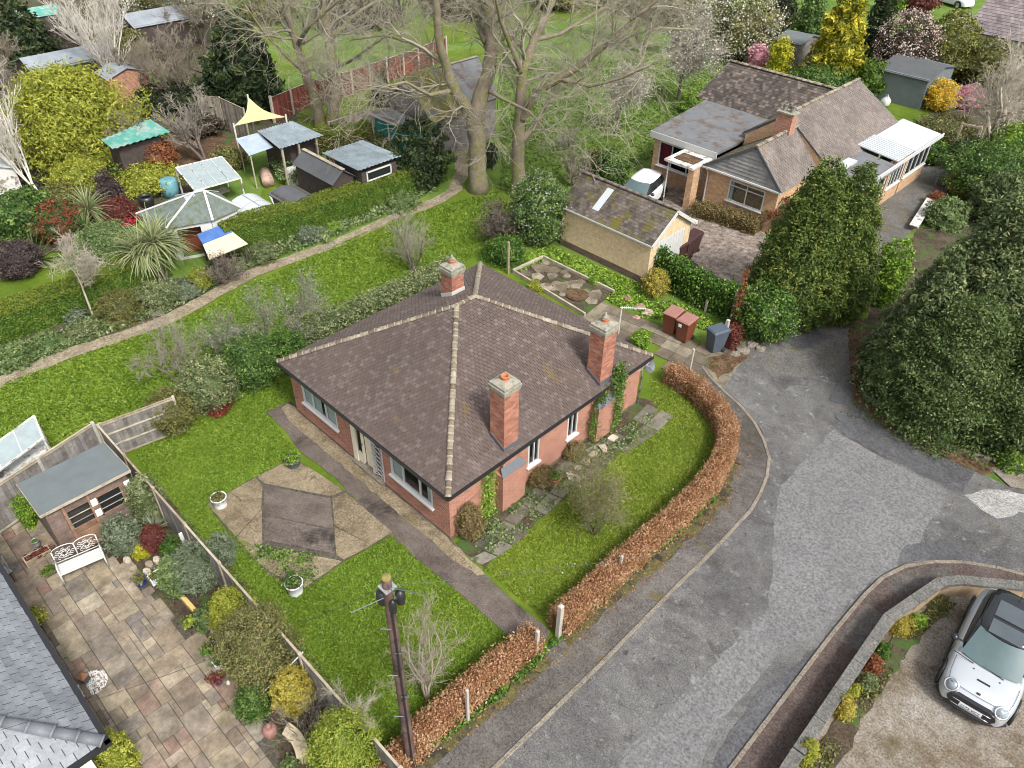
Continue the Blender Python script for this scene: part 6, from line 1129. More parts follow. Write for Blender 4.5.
big_tree('spreading_tree', 'second big bare tree with long mossy limbs reaching right over the orchard grass', b2, [
 [(519, 196, 0, .40), (518, 160, 0, .34), (519, 125, 0, .31), (521, 95, 0, .27), (523, 70, 0, .24), (534, 40, .3, .20), (552, 2, .8, .16), (565, -40, 1.2, .1)],
 [(520, 122, 0, .24), (536, 92, -.6, .20), (560, 78, -1.2, .18), (585, 62, -1.6, .15), (612, 40, -2.0, .12), (640, 14, -2.4, .09), (664, -5, -2.8, .06)],
 [(560, 79, -1.2, .12), (590, 86, -2.4, .09), (622, 78, -3.2, .06), (650, 66, -4, .04)],
 [(522, 140, 0, .18), (538, 122, 1.0, .14), (556, 88, 2, .10), (590, 52, 3.4, .08), (610, 20, 4.4, .05)],
 [(523, 75, 0, .15), (512, 50, -1, .11), (500, 20, -2, .08), (494, -10, -3, .05)],
 [(585, 62, -1.6, .10), (615, 38, .4, .08), (660, 28, 1.6, .06), (700, 30, 2.6, .04)],
 [(534, 40, .3, .12), (560, 34, 2, .09), (600, 10, 3.4, .07), (640, -8, 5, .05)]], 33, tw=.62)
b3 = G(323, 128)
big_tree('twin_trunk_tree', 'twin-trunked mossy bare tree standing between the red fence and the workshops', b3, [
 [(321, 128, 0, .36), (316, 100, 0, .31), (306, 72, 0, .28), (297, 45, 0, .24), (288, 15, 0, .2), (282, -25, 0, .14)],
 [(331, 126, 0, .38), (335, 95, .3, .33), (332, 65, .6, .30), (328, 35, 1, .26), (322, 0, 1.3, .2), (318, -40, 1.6, .14)],
 [(306, 74, 0, .14), (285, 55, -1, .10), (262, 30, -2, .08), (245, 5, -3, .05)], [(330, 40, .8, .15), (355, 15, 1.6, .1), (385, -5, 3, .07), (410, -20, 4, .05)],
 [(333, 70, .6, .13), (352, 60, -1, .09), (380, 40, -2.4, .07), (410, 20, -4, .04)], [(297, 45, 0, .13), (310, 25, -1.6, .1), (345, -5, -3, .06)]], 45, tw=.6, L0=4.0)
def BT(name, label, px, py, ty, **k): b = G(px, py); k['minr'] = k.get('minr', .006)*.6; k['r'] = k.get('r', .1)*.72; return bare_tree(name, label, b, max(.6, hgt(b, ty))*(.8 if k.get('stems', 1) > 2 else 1), **k)
BT('birch_tree', 'white-stemmed birch fanning out like a broom, top left', 117, 88, -22, tw=.3, r=.09, stems=7, spread=.3, mt='birch', mb='birch', nb=(6, 4, 3), trunk=.12, seed=3, ang=.42, wig=.10, minr=.022, upw=.14)
BT('birch_tree', 'white birch stems slanting out of the left edge beside the yellow willow', 38, 190, 60, tw=.3, r=.08, stems=5, spread=.22, lean=(-.42, -.40), mt='birch', mb='birch', nb=(5, 4, 3), trunk=.1, seed=5, ang=.4, wig=.10, minr=.018)
BT('bare_tree', 'grey bare tree fanning over the leaf litter, left of the cream sail', 206, 162, 92, tw=.4, r=.13, stems=4, spread=.3, lean=(-.3, -.25), mt='greytwig', nb=(6, 5, 3), seed=7, ang=.5, minr=.018)
BT('bare_tree', 'grey bare tree left of the tall dark conifer', 178, 108, 30, tw=.5, r=.13, stems=4, spread=.4, mt='twigs', nb=(6, 5, 4), seed=8, minr=.02)
BT('bare_tree', 'brown twiggy tree at the left edge above the yellow willow', 12, 120, 40, r=.12, stems=4, spread=.35, mt='twigs', nb=(6, 5, 4), seed=9, minr=.02)
BT('bare_tree', 'brownish bare tree behind the white birch', 95, 60, -10, tw=.6, r=.14, stems=3, spread=.35, mt='twigs', nb=(6, 5, 4), seed=10, minr=.025)
BT('bare_tree', 'bare tree on the top edge between the birch and the twin-trunked tree', 205, 45, -40, tw=.6, r=.2, stems=2, spread=.3, mt='greytwig', nb=(7, 6, 4), seed=12, minr=.028)
BT('bare_tree', 'thin brown bare tree between the long grey shed and the grey-roofed shed', 150, 100, 40, tw=.5, r=.1, stems=4, spread=.4, mt='twigs', nb=(6, 5, 4), seed=51, minr=.018)
BT('bare_tree', 'thin brown bare tree leaning over the turquoise roof', 140, 160, 104, tw=.4, r=.08, stems=4, spread=.5, mt='twigs', nb=(6, 5, 4), seed=52, minr=.014)
BT('bare_tree', 'grey-brown bare tree on the top edge left of the tall dark conifer', 190, 20, -50, tw=.5, r=.15, stems=3, spread=.35, mt='twigs', nb=(6, 5, 4), seed=53, minr=.024)
BT('fruit_tree', 'small pruned bare tree rising through the clipped hedge on the left', 94, 318, 243, r=.06, nb=(6, 6, 4), mt='paletwig', mb='paletwig', tw=.35, seed=13, trunk=.4, ang=.8, minr=.011)
BT('fruit_tree', 'wispy bare fruit tree on the back lawn, just above the short chimney', 414, 272, 214, r=.07, stems=4, spread=.45, nb=(6, 5, 4), mt='greytwig', tw=.35, seed=14, trunk=.2, ang=.6, minr=.008)
BT('fruit_tree', 'spindly bare tree on the left part of the back lawn', 182, 384, 318, tw=.5, r=.06, stems=3, spread=.5, nb=(6, 5, 4), mt='greytwig', seed=15, trunk=.25, ang=.7, minr=.008)
BT('fruit_tree', 'grey-green budding tree with drooping sprays left of the bungalow roof', 283, 348, 272, r=.08, stems=3, spread=.55, nb=(6, 6, 4), mt='greytwig', tw=.35, seed=16, trunk=.3, blossom='lgrey', ang=.7, bl=(2600, .06), minr=.008) if False else None
LEAF['bud'] = LEAF['grey']; LEAF['blossomorchard'] = [(.30,.28,.20),(.50,.48,.40),(.64,.62,.56),(.24,.26,.14)]
BT('fruit_tree', 'grey-green budding tree with drooping sprays left of the bungalow roof', 283, 350, 276, r=.07, stems=3, spread=.5, nb=(6, 5, 4), mt='greytwig', tw=.35, seed=16, trunk=.3, blossom='bud', ang=.7, bl=(3200, .045), minr=.008)
BT('fruit_tree', 'thin budding tree at the left end of the mixed hedge', 235, 366, 312, tw=.5, r=.05, stems=3, spread=.6, nb=(6, 5, 4), mt='greytwig', seed=17, trunk=.3, blossom='bud', ang=.7, bl=(1800, .05), minr=.008)
BT('orchard_tree', 'small orchard tree with thin white blossom right of the second big tree', 616, 134, 76, r=.12, stems=1, nb=(7, 6, 5), mt='greytwig', seed=18, trunk=.3, blossom='blossomorchard', ang=.9, bl=(5200, .06), minr=.015, ball=.3, droop=.05)
BT('orchard_tree', 'orchard tree with a dark trunk and pale blossom above the flat felt roof', 678, 100, 20, r=.16, stems=1, nb=(7, 6, 5), mt='greytwig', seed=19, trunk=.3, blossom='blossomorchard', ang=.9, bl=(8000, .07), minr=.018, ball=.35)
BT('orchard_tree', 'brown bare orchard tree on the top edge, right of the long mossy limbs', 640, 50, -30, r=.18, stems=2, spread=.4, nb=(7, 6, 5), mt='twigs', seed=20, blossom='olive', ang=.8, bl=(2600, .12), minr=.026, ball=.4)
BT('orchard_tree', 'bare thicket tree in the rough grass left of the orchard blossom', 570, 150, 122, tw=.4, r=.06, stems=3, spread=.5, nb=(6, 5, 4), mt='greytwig', seed=22, ang=.8, minr=.013)
BT('orchard_tree', 'low twiggy tree just behind the garage', 575, 186, 146, tw=.5, r=.07, stems=4, spread=.5, nb=(6, 5, 4), mt='mosstwig', seed=23, ang=.8, minr=.013)
BT('orchard_tree', 'grey twiggy tree at the top edge above the red fence', 400, 20, -60, r=.2, stems=3, spread=.35, nb=(7, 6, 5), mt='mosstwig', seed=24, minr=.03)
BT('bare_tree', 'pale grey bare tree spreading left at the right edge, above the round table', 992, 146, 30, tw=.35, r=.20, stems=3, spread=.45, lean=(-.12, -.1), mt='paletwig', mb='paletwig', nb=(7, 6, 4), seed=25, trunk=.2, ang=.7, minr=.018)
BT('bare_shrub', 'straggly bare grey shrub on the front lawn beside the utility pole', 427, 700, 622, tw=.5, r=.04, stems=7, spread=.13, mt='deadtwig', mb='deadtwig', nb=(4, 3), seed=26, trunk=.3, ang=.5, minr=.007, wig=.16, cat='shrub')
BT('budding_shrub', 'tall leggy shrub with sparse olive leaves in front of the east windows', 594, 534, 470, r=.03, stems=6, spread=.45, tw=.4, mt='twigs', nb=(5, 5, 4), seed=27, trunk=.2, ang=.6, minr=.005, blossom='olive', bl=(7000, .032), ball=.14, cat='shrub')
BT('dead_shrub', 'grey leafless shrub behind the variegated bush, bottom centre left', 312, 742, 706, r=.02, stems=9, spread=.7, mt='greytwig', nb=(4, 3), seed=28, trunk=.15, ang=.7, minr=.004, cat='shrub')
BT('twiggy_shrub', 'dark twiggy shrub under the second big tree, left of the garage', 506, 240, 196, r=.05, stems=9, spread=.6, mt='twigs', nb=(6, 5), seed=29, ang=.7, minr=.009, blossom='purple', bl=(2600, .06), cat='shrub')
BT('twiggy_shrub', 'mauve-grey twiggy shrub beside the cream canopy table', 226, 284, 252, r=.04, stems=9, spread=.6, mt='twigs', nb=(6, 5), seed=30, ang=.7, minr=.008, blossom='purple', bl=(2200, .035), ball=.12, cat='shrub')
BT('twiggy_shrub', 'sparse pale twigs leaning over the long fence, bottom left', 357, 745, 690, r=.015, stems=5, spread=.3, mt='paletwig', nb=(3, 3), seed=31, ang=.5, minr=.004, cat='shrub')

B = bush
# top left
B('conifer', 'dark feathery conifer in the top left corner', 24, 80, 62, -12, 'darkcon', 'cone', .17, tuft=.35)
B('conifer', 'tall dark green conifer left of the twin-trunked tree', 238, 122, 84, -4, 'darkcon', 'cone', .17, tuft=.45, lump=.22)
B('blossom_bush', 'white-flecked blossom bush on the top edge, right of the corner conifer', 92, 42, 55, -8, 'greenbr', 'ball', .16, flower=('blossomw', 700), core=.6, dens=.6)
B('blossom_bush', 'large white blossom tree on the top edge between birch and tall conifer', 160, 36, 90, -30, 'greenbr', 'ball', .16, flower=('blossomw', 2200), core=.6, dens=.6)
B('brown_shrub', 'reddish brown shrub between the corner conifer and the birch', 62, 72, 62, 28, 'brownd', 'ball', .13, dens=.8, tuft=.3)
B('willow', 'big yellow-green bush on the left edge', 62, 172, 112, 68, 'yelgreen', 'dome', .085, tuft=.75, lump=.26, dens=.9, asp=3.2)
B('beech_bush', 'rust-leaved bush beside the turquoise shed', 154, 178, 40, 138, 'rust', 'ball', .09, tuft=.3)
B('shrub', 'brown-leaved scrub under the cream sail', 195, 140, 50, 116, 'brownd', 'ball', .1, tuft=.4, dens=.7); B('shrub', 'dark scrub left of the turquoise roof', 96, 138, 40, 112, 'brownd', 'ball', .1, tuft=.3); B('shrub', 'dark green ivy-like scrub under the bare trees, right of the birch', 160, 118, 60, 84, 'dark', 'ball', .11, tuft=.3)
B('shrub', 'bright lime shrub left of the summerhouse', 142, 200, 62, 168, 'yelgreen', 'ball', .08, tuft=.3); B('shrub', 'mid-green shrub between the lime shrub and the rust bush', 128, 180, 40, 158, 'laurel', 'ball', .08)
B('shrub', 'yellowish shrub below the big yellow willow', 76, 198, 50, 162, 'yelgreen', 'ball', .08, tuft=.3); B('shrub', 'purple-brown spiky shrub left of the lime shrub', 108, 210, 30, 166, 'purple', 'cone', .08, tuft=.3)
B('shrub', 'olive scrub between the glasshouse and the pale blue lean-to', 226, 172, 36, 148, 'olive', 'ball', .08, tuft=.3); B('shrub', 'yellow-green shrub in front of the black gabled shed', 298, 186, 52, 156, 'herb', 'ball', .08, tuft=.3)
B('shrub', 'glossy dark green shrub at the left edge above the small lawn', 16, 248, 66, 192, 'laurel', 'ball', .1, tuft=.25); B('photinia', 'red-tipped shrub left of the fountain grass palm', 53, 248, 52, 203, 'redtip', 'ball', .07, tuft=.3)
B('shrub', 'dark purple shrub at the left edge above the clipped hedge', 12, 284, 48, 243, 'purple', 'ball', .06); B('azalea', 'small bright crimson bush left of the summerhouse', 122, 227, 26, 214, 'bloodred', 'dome', .06)
B('shrub', 'rounded grey-green shrub behind the clipped hedge', 103, 282, 74, 226, 'herb', 'dome', .06, tuft=.15); B('shrub', 'mixed red and green undergrowth right of the purple shrub', 112, 228, 40, 200, 'maroon', 'ball', .07)
B('shrub', 'brownish shrub above the red-tipped shrub', 62, 208, 46, 184, 'olive', 'ball', .08, tuft=.3)
strap('fountain_palm', 'fountain of narrow green leaves right of the red-tipped shrub', G(95, 228)+[0, 0, .9], 1.45, 170, 'palm', .06, 5, 0.0, droop=.8); strap('fountain_palm', 'lower fountain of drooping green leaves in front of its twin', G(90, 240)+[0, 0, .5], 1.15, 120, 'herb', .06, 6, droop=.9)
strap('flax_plant', 'dark green flax with long stiff leaves on the left above the hedge', G(38, 262), 1.7, 60, 'laurel', .07, 8, droop=.5)
strap('cabbage_palm', 'three-headed palm with long pale green leaves left of the canopy table', G(166, 284), 1.65, 190, 'palm', .06, 9, trunk=1.75, heads=3, cat='palm')
hedge('clipped_hedge', 'clipped green hedge with a mossy yellow-green top at the left edge', gp((-60, 365), (0, 338), (60, 317), (100, 302), (165, 272)), 1.1, 1.35, 'box', .045, 1.1, 'boxtop', .02, ragged=.018)
hedge('clipped_hedge', 'long clipped hedge with a pale top running past the dark sheds', gp((226, 252), (262, 240), (310, 228), (350, 214), (400, 197), (440, 178)), 1.1, 1.45, 'box', .05, 1.1, 'boxtop', .02, ragged=.018)
hedge('low_hedge', 'olive-green clipped hedge between the two corrugated roofs', gp((318, 150), (345, 150), (372, 145)), 1.5, 1.3, 'olive', .08, 1, 'boxtop', .05)
# border between clipped hedge and path
for (nm, lb, px, by, wp, ty, pal, pf, sz) in (
 ('border_shrub', 'rounded olive bush in the border below the pruned tree', 116, 326, 44, 292, 'olive', 'dome', .05), ('border_shrub', 'dark speckled bush right of the rounded olive one in the border', 152, 314, 42, 284, 'varieg', 'ball', .055), ('border_shrub', 'variegated bush in the border below the three-headed palm', 180, 302, 34, 282, 'grey', 'ball', .05),
 ('border_shrub', 'small lime-yellow bush in the border below the canopy table', 198, 292, 26, 270, 'yelgreen', 'ball', .05), ('border_plant', 'blue-green leafy clump at the foot of the clipped hedge', 74, 326, 24, 310, 'grey', 'dome', .07), ('border_plant', 'low yellow-green clump in the border near the left edge', 42, 356, 36, 336, 'herb', 'dome', .06),
 ('border_plant', 'low mixed green clump at the left end of the border', 8, 372, 40, 346, 'herb', 'dome', .06), ('border_plant', 'pale green low clump left of the rounded olive bush', 82, 342, 30, 324, 'varieg', 'dome', .06), ('border_shrub', 'bluish spiky clump in the border below the dark box shed', 308, 246, 22, 226, 'grey', 'ball', .06),
 ('border_shrub', 'bright lime clump in the border right of the bluish one', 334, 234, 14, 222, 'brightg', 'ball', .05), ('border_shrub', 'loose green shrub beside the path below the dark round evergreen', 400, 214, 34, 194, 'herb', 'dome', .06), ('border_shrub', 'whitish twiggy bush left of the long clipped hedge', 262, 266, 30, 244, 'varieg', 'ball', .05)): B(nm, lb, px, by, wp, ty, pal, pf, sz, tuft=.3)
ground_cover('border_plants', 'mixed low green border plants along the garden path', gp((0, 376), (60, 352), (112, 334), (170, 312), (208, 292), (250, 268), (285, 256), (340, 236), (400, 208), (440, 190), (425, 186), (350, 220), (250, 252), (170, 292), (100, 318), (0, 352)), 11000, .085, 'herb', .28, 1.9, 21, clumps=170)
ground_cover('ivy_ground', 'dark undergrowth beneath the shrubs at top left', gp((0, 150), (90, 100), (170, 110), (165, 180), (60, 240), (0, 250)), 6000, .12, 'dark', .3, 1.7, 22)
# top centre
B('evergreen', 'dark round evergreen beside the garden path', 419, 196, 58, 118, 'darkcon', 'ball', .09, tuft=.2); B('shrub', 'mossy green shrub left of the dark round evergreen', 386, 158, 34, 130, 'olive', 'ball', .09, tuft=.3)
B('conifer', 'small dark conifer on the lawn behind the wooden fence', 382, 108, 20, 66, 'darkcon', 'cone', .12, tuft=.3); B('shrub', 'small dark bush beside the little conifer on the far lawn', 395, 104, 14, 88, 'dark', 'ball', .1); B('shrub', 'dark round bush right of the tallest trunk', 487, 170, 22, 142, 'dark', 'ball', .08)
B('flowering_shrub', 'pale-flowered green shrub against the left end of the garage', 537, 252, 54, 172, 'laurel', 'ball', .07, flower=('blossomorchard', 1300), tuft=.35, lump=.22); B('shrub', 'ivy-covered stump just behind the roof corner of the bungalow', 505, 268, 44, 238, 'ivy', 'dome', .055, tuft=.3)
B('shrub', 'dark glossy shrub behind the white parked car', 612, 192, 34, 150, 'laurel', 'ball', .09, tuft=.3); B('shrub', 'green bushy shrub right of the flowering shrub, behind the garage roof', 596, 182, 30, 150, 'olive', 'ball', .09, tuft=.3); B('shrub', 'lime-green shrub beside the flat felt roof', 692, 116, 26, 92, 'brightg', 'ball', .09)
B('blossom_tree', 'large white blossom tree on the top edge left of the golden conifer', 742, 66, 74, -12, 'greenbr', 'ball', .15, flower=('blossomw', 2600), core=.62, dens=.6, tuft=.3, lump=.2)
B('blossom_bush', 'pale blossom bush left of the large white blossom tree', 700, 40, 60, -8, 'greenbr', 'ball', .15, flower=('blossomorchard', 1500), core=.5, dens=.45, tuft=.3)
B('pink_shrub', 'pink flowering shrub behind the dark tiled roof', 757, 74, 22, 44, 'pink', 'ball', .12); B('forsythia', 'bright yellow forsythia right of the pink shrub', 778, 82, 24, 37, 'gorange' if False else 'forsy', 'vase', .12, tuft=.3)
B('conifer', 'very dark conifer on the top edge above the pink shrub', 780, 46, 40, -30, 'dark', 'cone', .2); B('conifer', 'broad green conifer left of the golden one', 806, 62, 42, -24, 'laurel', 'cone', .16, tuft=.3); B('golden_conifer', 'tall golden-green conifer behind the second bungalow', 836, 92, 56, -34, 'gold', 'cone', .16, tuft=.3, lump=.2)
B('conifer', 'dark columnar conifer right of the golden one', 871, 74, 34, -40, 'darkcon', 'spire', .17); B('shrub', 'broad green shrub at the foot of the golden conifer', 826, 100, 56, 66, 'laurel', 'ball', .11); B('shrub', 'green shrub right of the main ridge of the second bungalow', 872, 100, 34, 60, 'box', 'ball', .11, tuft=.3)
B('blossom_tree', 'pinkish-white blossom tree behind the garden store', 904, 86, 56, 10, 'brownd', 'ball', .13, flower=('blossompk', 3000), core=.6, dens=.5, tuft=.2)
B('shrub', 'tall yellow-green shrub right of the pinkish blossom tree', 946, 84, 50, 10, 'yelgreen' if False else 'olive', 'ball', .13, tuft=.3, flower=('lime', 2200)); B('shrub', 'brown-green scrub below the tiled house', 990, 92, 60, 38, 'olive', 'ball', .13, tuft=.4, dens=.8)
B('orange_shrub', 'golden orange shrub at the corner of the little oval lawn', 941, 114, 30, 80, 'gorange', 'ball', .1, tuft=.3); B('pink_shrub', 'dusty pink shrub right of the golden orange one', 970, 112, 30, 84, 'pink', 'ball', .09, tuft=.4, dens=.6)
B('shrub', 'mixed shrub spilling below the orange and pink ones', 948, 154, 56, 116, 'greenbr', 'ball', .09, tuft=.35); B('shrub', 'green shrub beside the white side room', 932, 168, 28, 138, 'ivy', 'ball', .08); B('shrub', 'deep dark-green shrub under the pale bare tree', 975, 178, 44, 138, 'dark', 'ball', .09)  # third shrub here has very dark green leaf colours
B('shrub', 'yellow-flecked shrub beside the round table', 968, 200, 34, 168, 'yelbr', 'ball', .07, tuft=.3); B('shrub', 'broad green shrub at the right edge below the pale bare tree', 1002, 212, 90, 146, 'laurel', 'ball', .09, tuft=.3); B('shrub', 'bright green shrub on the right edge', 1022, 168, 50, 124, 'brightg', 'ball', .09, tuft=.3)
B('shrub', 'dark red shrub on the top edge left of the tiled house', 922, 16, 34, -12, 'maroon', 'ball', .14); B('shrub', 'green shrub at the top edge between columnar conifer and dark red shrub', 893, 14, 26, -10, 'brightg', 'ball', .14)
B('shrub', 'dark green shrub at the top edge right of the corner of the orchard', 560, 14, 60, -22, 'greenbr', 'ball', .16, dens=.7, tuft=.4); B('shrub', 'brown scrub at the top edge behind the tallest tree', 460, 22, 80, -14, 'brownd', 'ball', .16, dens=.7, tuft=.4); B('shrub', 'grey-brown scrub at the top edge behind the red fence', 350, 34, 90, 0, 'brownd', 'ball', .16, dens=.7, tuft=.4)
B('shrub', 'green-brown scrub at the top edge above the shade sail', 265, 26, 60, -14, 'greenbr', 'ball', .16, dens=.7, tuft=.4); B('shrub', 'olive scrub at the top edge, middle of the orchard end', 635, 16, 80, -20, 'olive', 'ball', .16, dens=.7, tuft=.4); B('shrub', 'dark green mass behind the long grey shed', 112, 72, 60, 30, 'greenbr', 'ball', .13, tuft=.4, dens=.8)
# the conifers by the road
B('cypress', 'big dense conical conifer in front of the second bungalow, its taller left half', 799, 332, 96, 141, 'thuja', 'cone', .062, tuft=.10, lump=.06, dens=1.5, up=.9); B('cypress', 'right half of the pair of conical conifers in front of the second bungalow', 832, 328, 84, 148, 'thuja', 'cone', .062, tuft=.10, lump=.06, dens=1.5, up=.9)
B('laurel', 'glossy pale-tipped shrub at the left foot of the conical conifers', 768, 348, 62, 286, 'ivy', 'ball', .075, tuft=.2, flower=('varieg', 900)); B('copper_shrub', 'copper-leaved sapling at the end of the ivy fence', 733, 336, 11, 268, 'rust', 'spire', .05, tuft=.8, dens=.35, core=.3)
B('conifer', 'huge blue-green conifer on the right, the top leaning over the drive', 970, 418, 140, 170, 'bluecon', 'cone', .07, tuft=.2, lump=.14, dens=1.3, up=.7); B('conifer', 'big conifer at the right edge beside the huge blue-green one', 1056, 430, 150, 178, 'thuja', 'cone', .075, tuft=.2, lump=.14, up=.7)
B('conifer', 'shorter rounded conifer at the left of the big group by the driveway', 912, 412, 88, 232, 'bluecon', 'cone', .072, tuft=.15, lump=.12, dens=1.2, up=.6); B('evergreen', 'dense dark evergreen right above the pale stone edging', 950, 446, 112, 300, 'evergreen', 'dome', .06, tuft=.3, lump=.24, dens=1.1, asp=2.2)
B('evergreen', 'dark glossy evergreen at the right edge above the road corner', 1034, 464, 120, 300, 'evergreen', 'dome', .06, tuft=.3, lump=.24, asp=2.2); B('evergreen', 'low bright green hedge bush beside the driveway', 884, 312, 36, 238, 'brightg', 'ball', .08); B('evergreen', 'leafy evergreen at the left foot of the big group', 893, 408, 50, 310, 'evergreen', 'dome', .06, lump=.2, tuft=.3, asp=2.2)
B('shrub', 'grey-green bush at the right edge above the huge conifer', 1010, 235, 70, 176, 'bluecon', 'ball', .09, tuft=.2); B('shrub', 'low mixed shrub right of the whitish plank bench', 948, 232, 40, 198, 'herb', 'dome', .07, tuft=.4); B('shrub', 'reddish low plants beside the upper end of the whitish plank bench', 938, 208, 18, 192, 'rust', 'dome', .06, tuft=.4)
B('fern', 'bright green ferny clump where the edging meets the road', 1012, 474, 26, 452, 'brightg', 'dome', .06)
# by the garage
ivy = hedge('ivy_fence', 'fence smothered in ivy between the gravel drive and the bins', gp((634, 268), (650, 276), (690, 300), (738, 322)), .5, 1.55, 'ivy', .07, 1.1, None, .14, cat='fence', ragged=.08)
B('shrub', 'yellowish shrub in front of the ivy fence', 656, 300, 26, 270, 'yelbr', 'ball', .055, tuft=.3); hedge('low_hedge', 'low brown-leaved hedge under the window of the second bungalow', gp((692, 214), (720, 222), (756, 234)), .7, .75, 'scorched', .06, 1.0, None, .14, ragged=.06); B('shrub', 'dark red-flecked shrub at the corner of the second bungalow', 776, 235, 30, 196, 'redtip', 'ball', .07)
B('plant', 'bright green leafy clump at the side of the terrace', 640, 352, 18, 332, 'brightg', 'ball', .05, tuft=.4); B('plant', 'lime tuft beside the pale board edging', 594, 286, 9, 277, 'brightg', 'dome', .05); B('plant', 'yellow-green clump at the left corner of the raised bed', 534, 295, 16, 280, 'yelgreen', 'dome', .05)
ground_cover('bed_plants', 'leafy green plants around the stones beside the brown bins', gp((602, 296), (622, 284), (690, 308), (728, 330), (716, 334), (668, 320), (632, 318)), 3800, .07, 'brightg', .16, 1.7, 23, clumps=60)
ground_cover('rough_grass', 'rough grass below the garage wall', gp((512, 262), (548, 246), (640, 285), (632, 302), (560, 262), (516, 274)), 5000, .07, 'brightg', .10, 2.8, 24)
# hedges of the front garden
LEAF['beech'] = [(.13,.058,.026),(.28,.145,.07),(.43,.255,.135),(.60,.43,.28)]
hedge('beech_hedge', 'long curved copper-brown beech hedge round the east lawn', gp((558, 632), (586, 606), (620, 574), (655, 543), (683, 517), (707, 492), (723, 462), (726, 440), (716, 419), (694, 397), (668, 380)), .56, .8, 'beech', .036, 1.2, None, .05, ragged=.05, base_mat='beechgr')
hedge('beech_hedge', 'shorter copper-brown beech hedge between the gate and the utility pole', gp((534, 647), (512, 665), (480, 691), (455, 713), (425, 741), (400, 770))+[ext((425, 741), (480, 691), 3.0)], .54, .8, 'beech', .036, 1.2, None, .05, ragged=.05, base_mat='beechgr')
hedge('copper_hedge', 'short brown leafy hedge piece by the grey bin', gp((726, 349), (735, 340)), .4, .8, 'maroon', .05, 1.0, None, .12, ragged=.08)
# mixed hedge between the two lawns
hedge('mixed_hedge', 'loose variegated hedge running behind the bungalow roof', gp((290, 356), (330, 337), (372, 317), (410, 300), (455, 278)), .9, .95, 'varieg', .06, 1.0, None, .12, ragged=.09)
for a in (('hedge_shrub', 'grey-olive shrub at the end of the short braced fence', 168, 440, 50, 394, 'olive', 'ball', .05), ('hedge_shrub', 'dense speckled shrub right of the grey-olive one', 205, 418, 58, 362, 'varieg', 'ball', .055), ('hedge_shrub', 'green leafy shrub near the roof corner of the bungalow', 250, 396, 60, 338, 'laurel', 'ball', .055), ('hedge_shrub', 'green shrub touching the left corner of the bungalow roof', 286, 380, 40, 330, 'ivy', 'ball', .055), ('berry_shrub', 'low shrub with bright red leaves at the lawn edge', 214, 416, 32, 390, 'red', 'dome', .045)): B(*a, tuft=.25)
# against the bungalow
B('wall_shrub', 'browned clipped shrub against the south-east corner of the bungalow', 468, 545, 34, 506, 'scorched', 'ball', .04, ry=.8); B('wall_shrub', 'low climber under the first east window', 540, 490, 30, 470, 'scorched', 'ball', .04); B('wall_shrub', 'green-brown climber between the east windows and the ivy', 574, 464, 22, 444, 'scorched', 'ball', .04)
def ivy_on(name, label, cs, n, size=.05, pal='ivy'):
    cs = np.array([c[:3] for c in cs]); root = thing(name, label, 'climber', (cs[0][0], cs[0][1], 0)); k = rng.integers(0, len(cs)-1, n); t = rng.random(n)[:, None]; C = cs[k]*(1-t)+cs[k+1]*t+rng.normal(size=(n, 3))*[.07, .16, .10]; C[:, 2] = np.maximum(C[:, 2], .02)
    V, F, r = leaf_quads(C, np.tile([1., 0, .2], (n, 1)), size, 1.3); mk('foliage', V, F, r, None, MV(pal), root); s = M(); s.tube([c-np.array([.05, 0, 0]) for c in cs], .025, 5); build('stem', s, mat['bark'], root)
ivy_on('ivy', 'green ivy climbing the wall and gutter beside the taller chimney', [(wx1+.3, CHB[1]+.45, .05), (wx1+.38, CHB[1]+.5, .9), (wx1+.32, CHB[1]+.55, 1.7), (X1+.12, CHB[1]+.5, 2.3), (X1-.02, CHB[1]+.55, 2.75)], 2600)
ivy_on('ivy', 'second strand of ivy hanging from the eave left of the taller chimney', [(wx1+.25, CHB[1]-.35, .1), (wx1+.2, CHB[1]-.5, 1.1), (X1+.02, CHB[1]-.1, 2.2)], 1500)
ivy_on('ivy', 'bright green climber beside the chimney breast near the front corner', [(wx1+.12, CHA[1]-.95, .05), (wx1+.10, CHA[1]-.95, 1.0), (wx1+.12, CHA[1]-.9, 1.95)], 1500, .045, 'brightg')
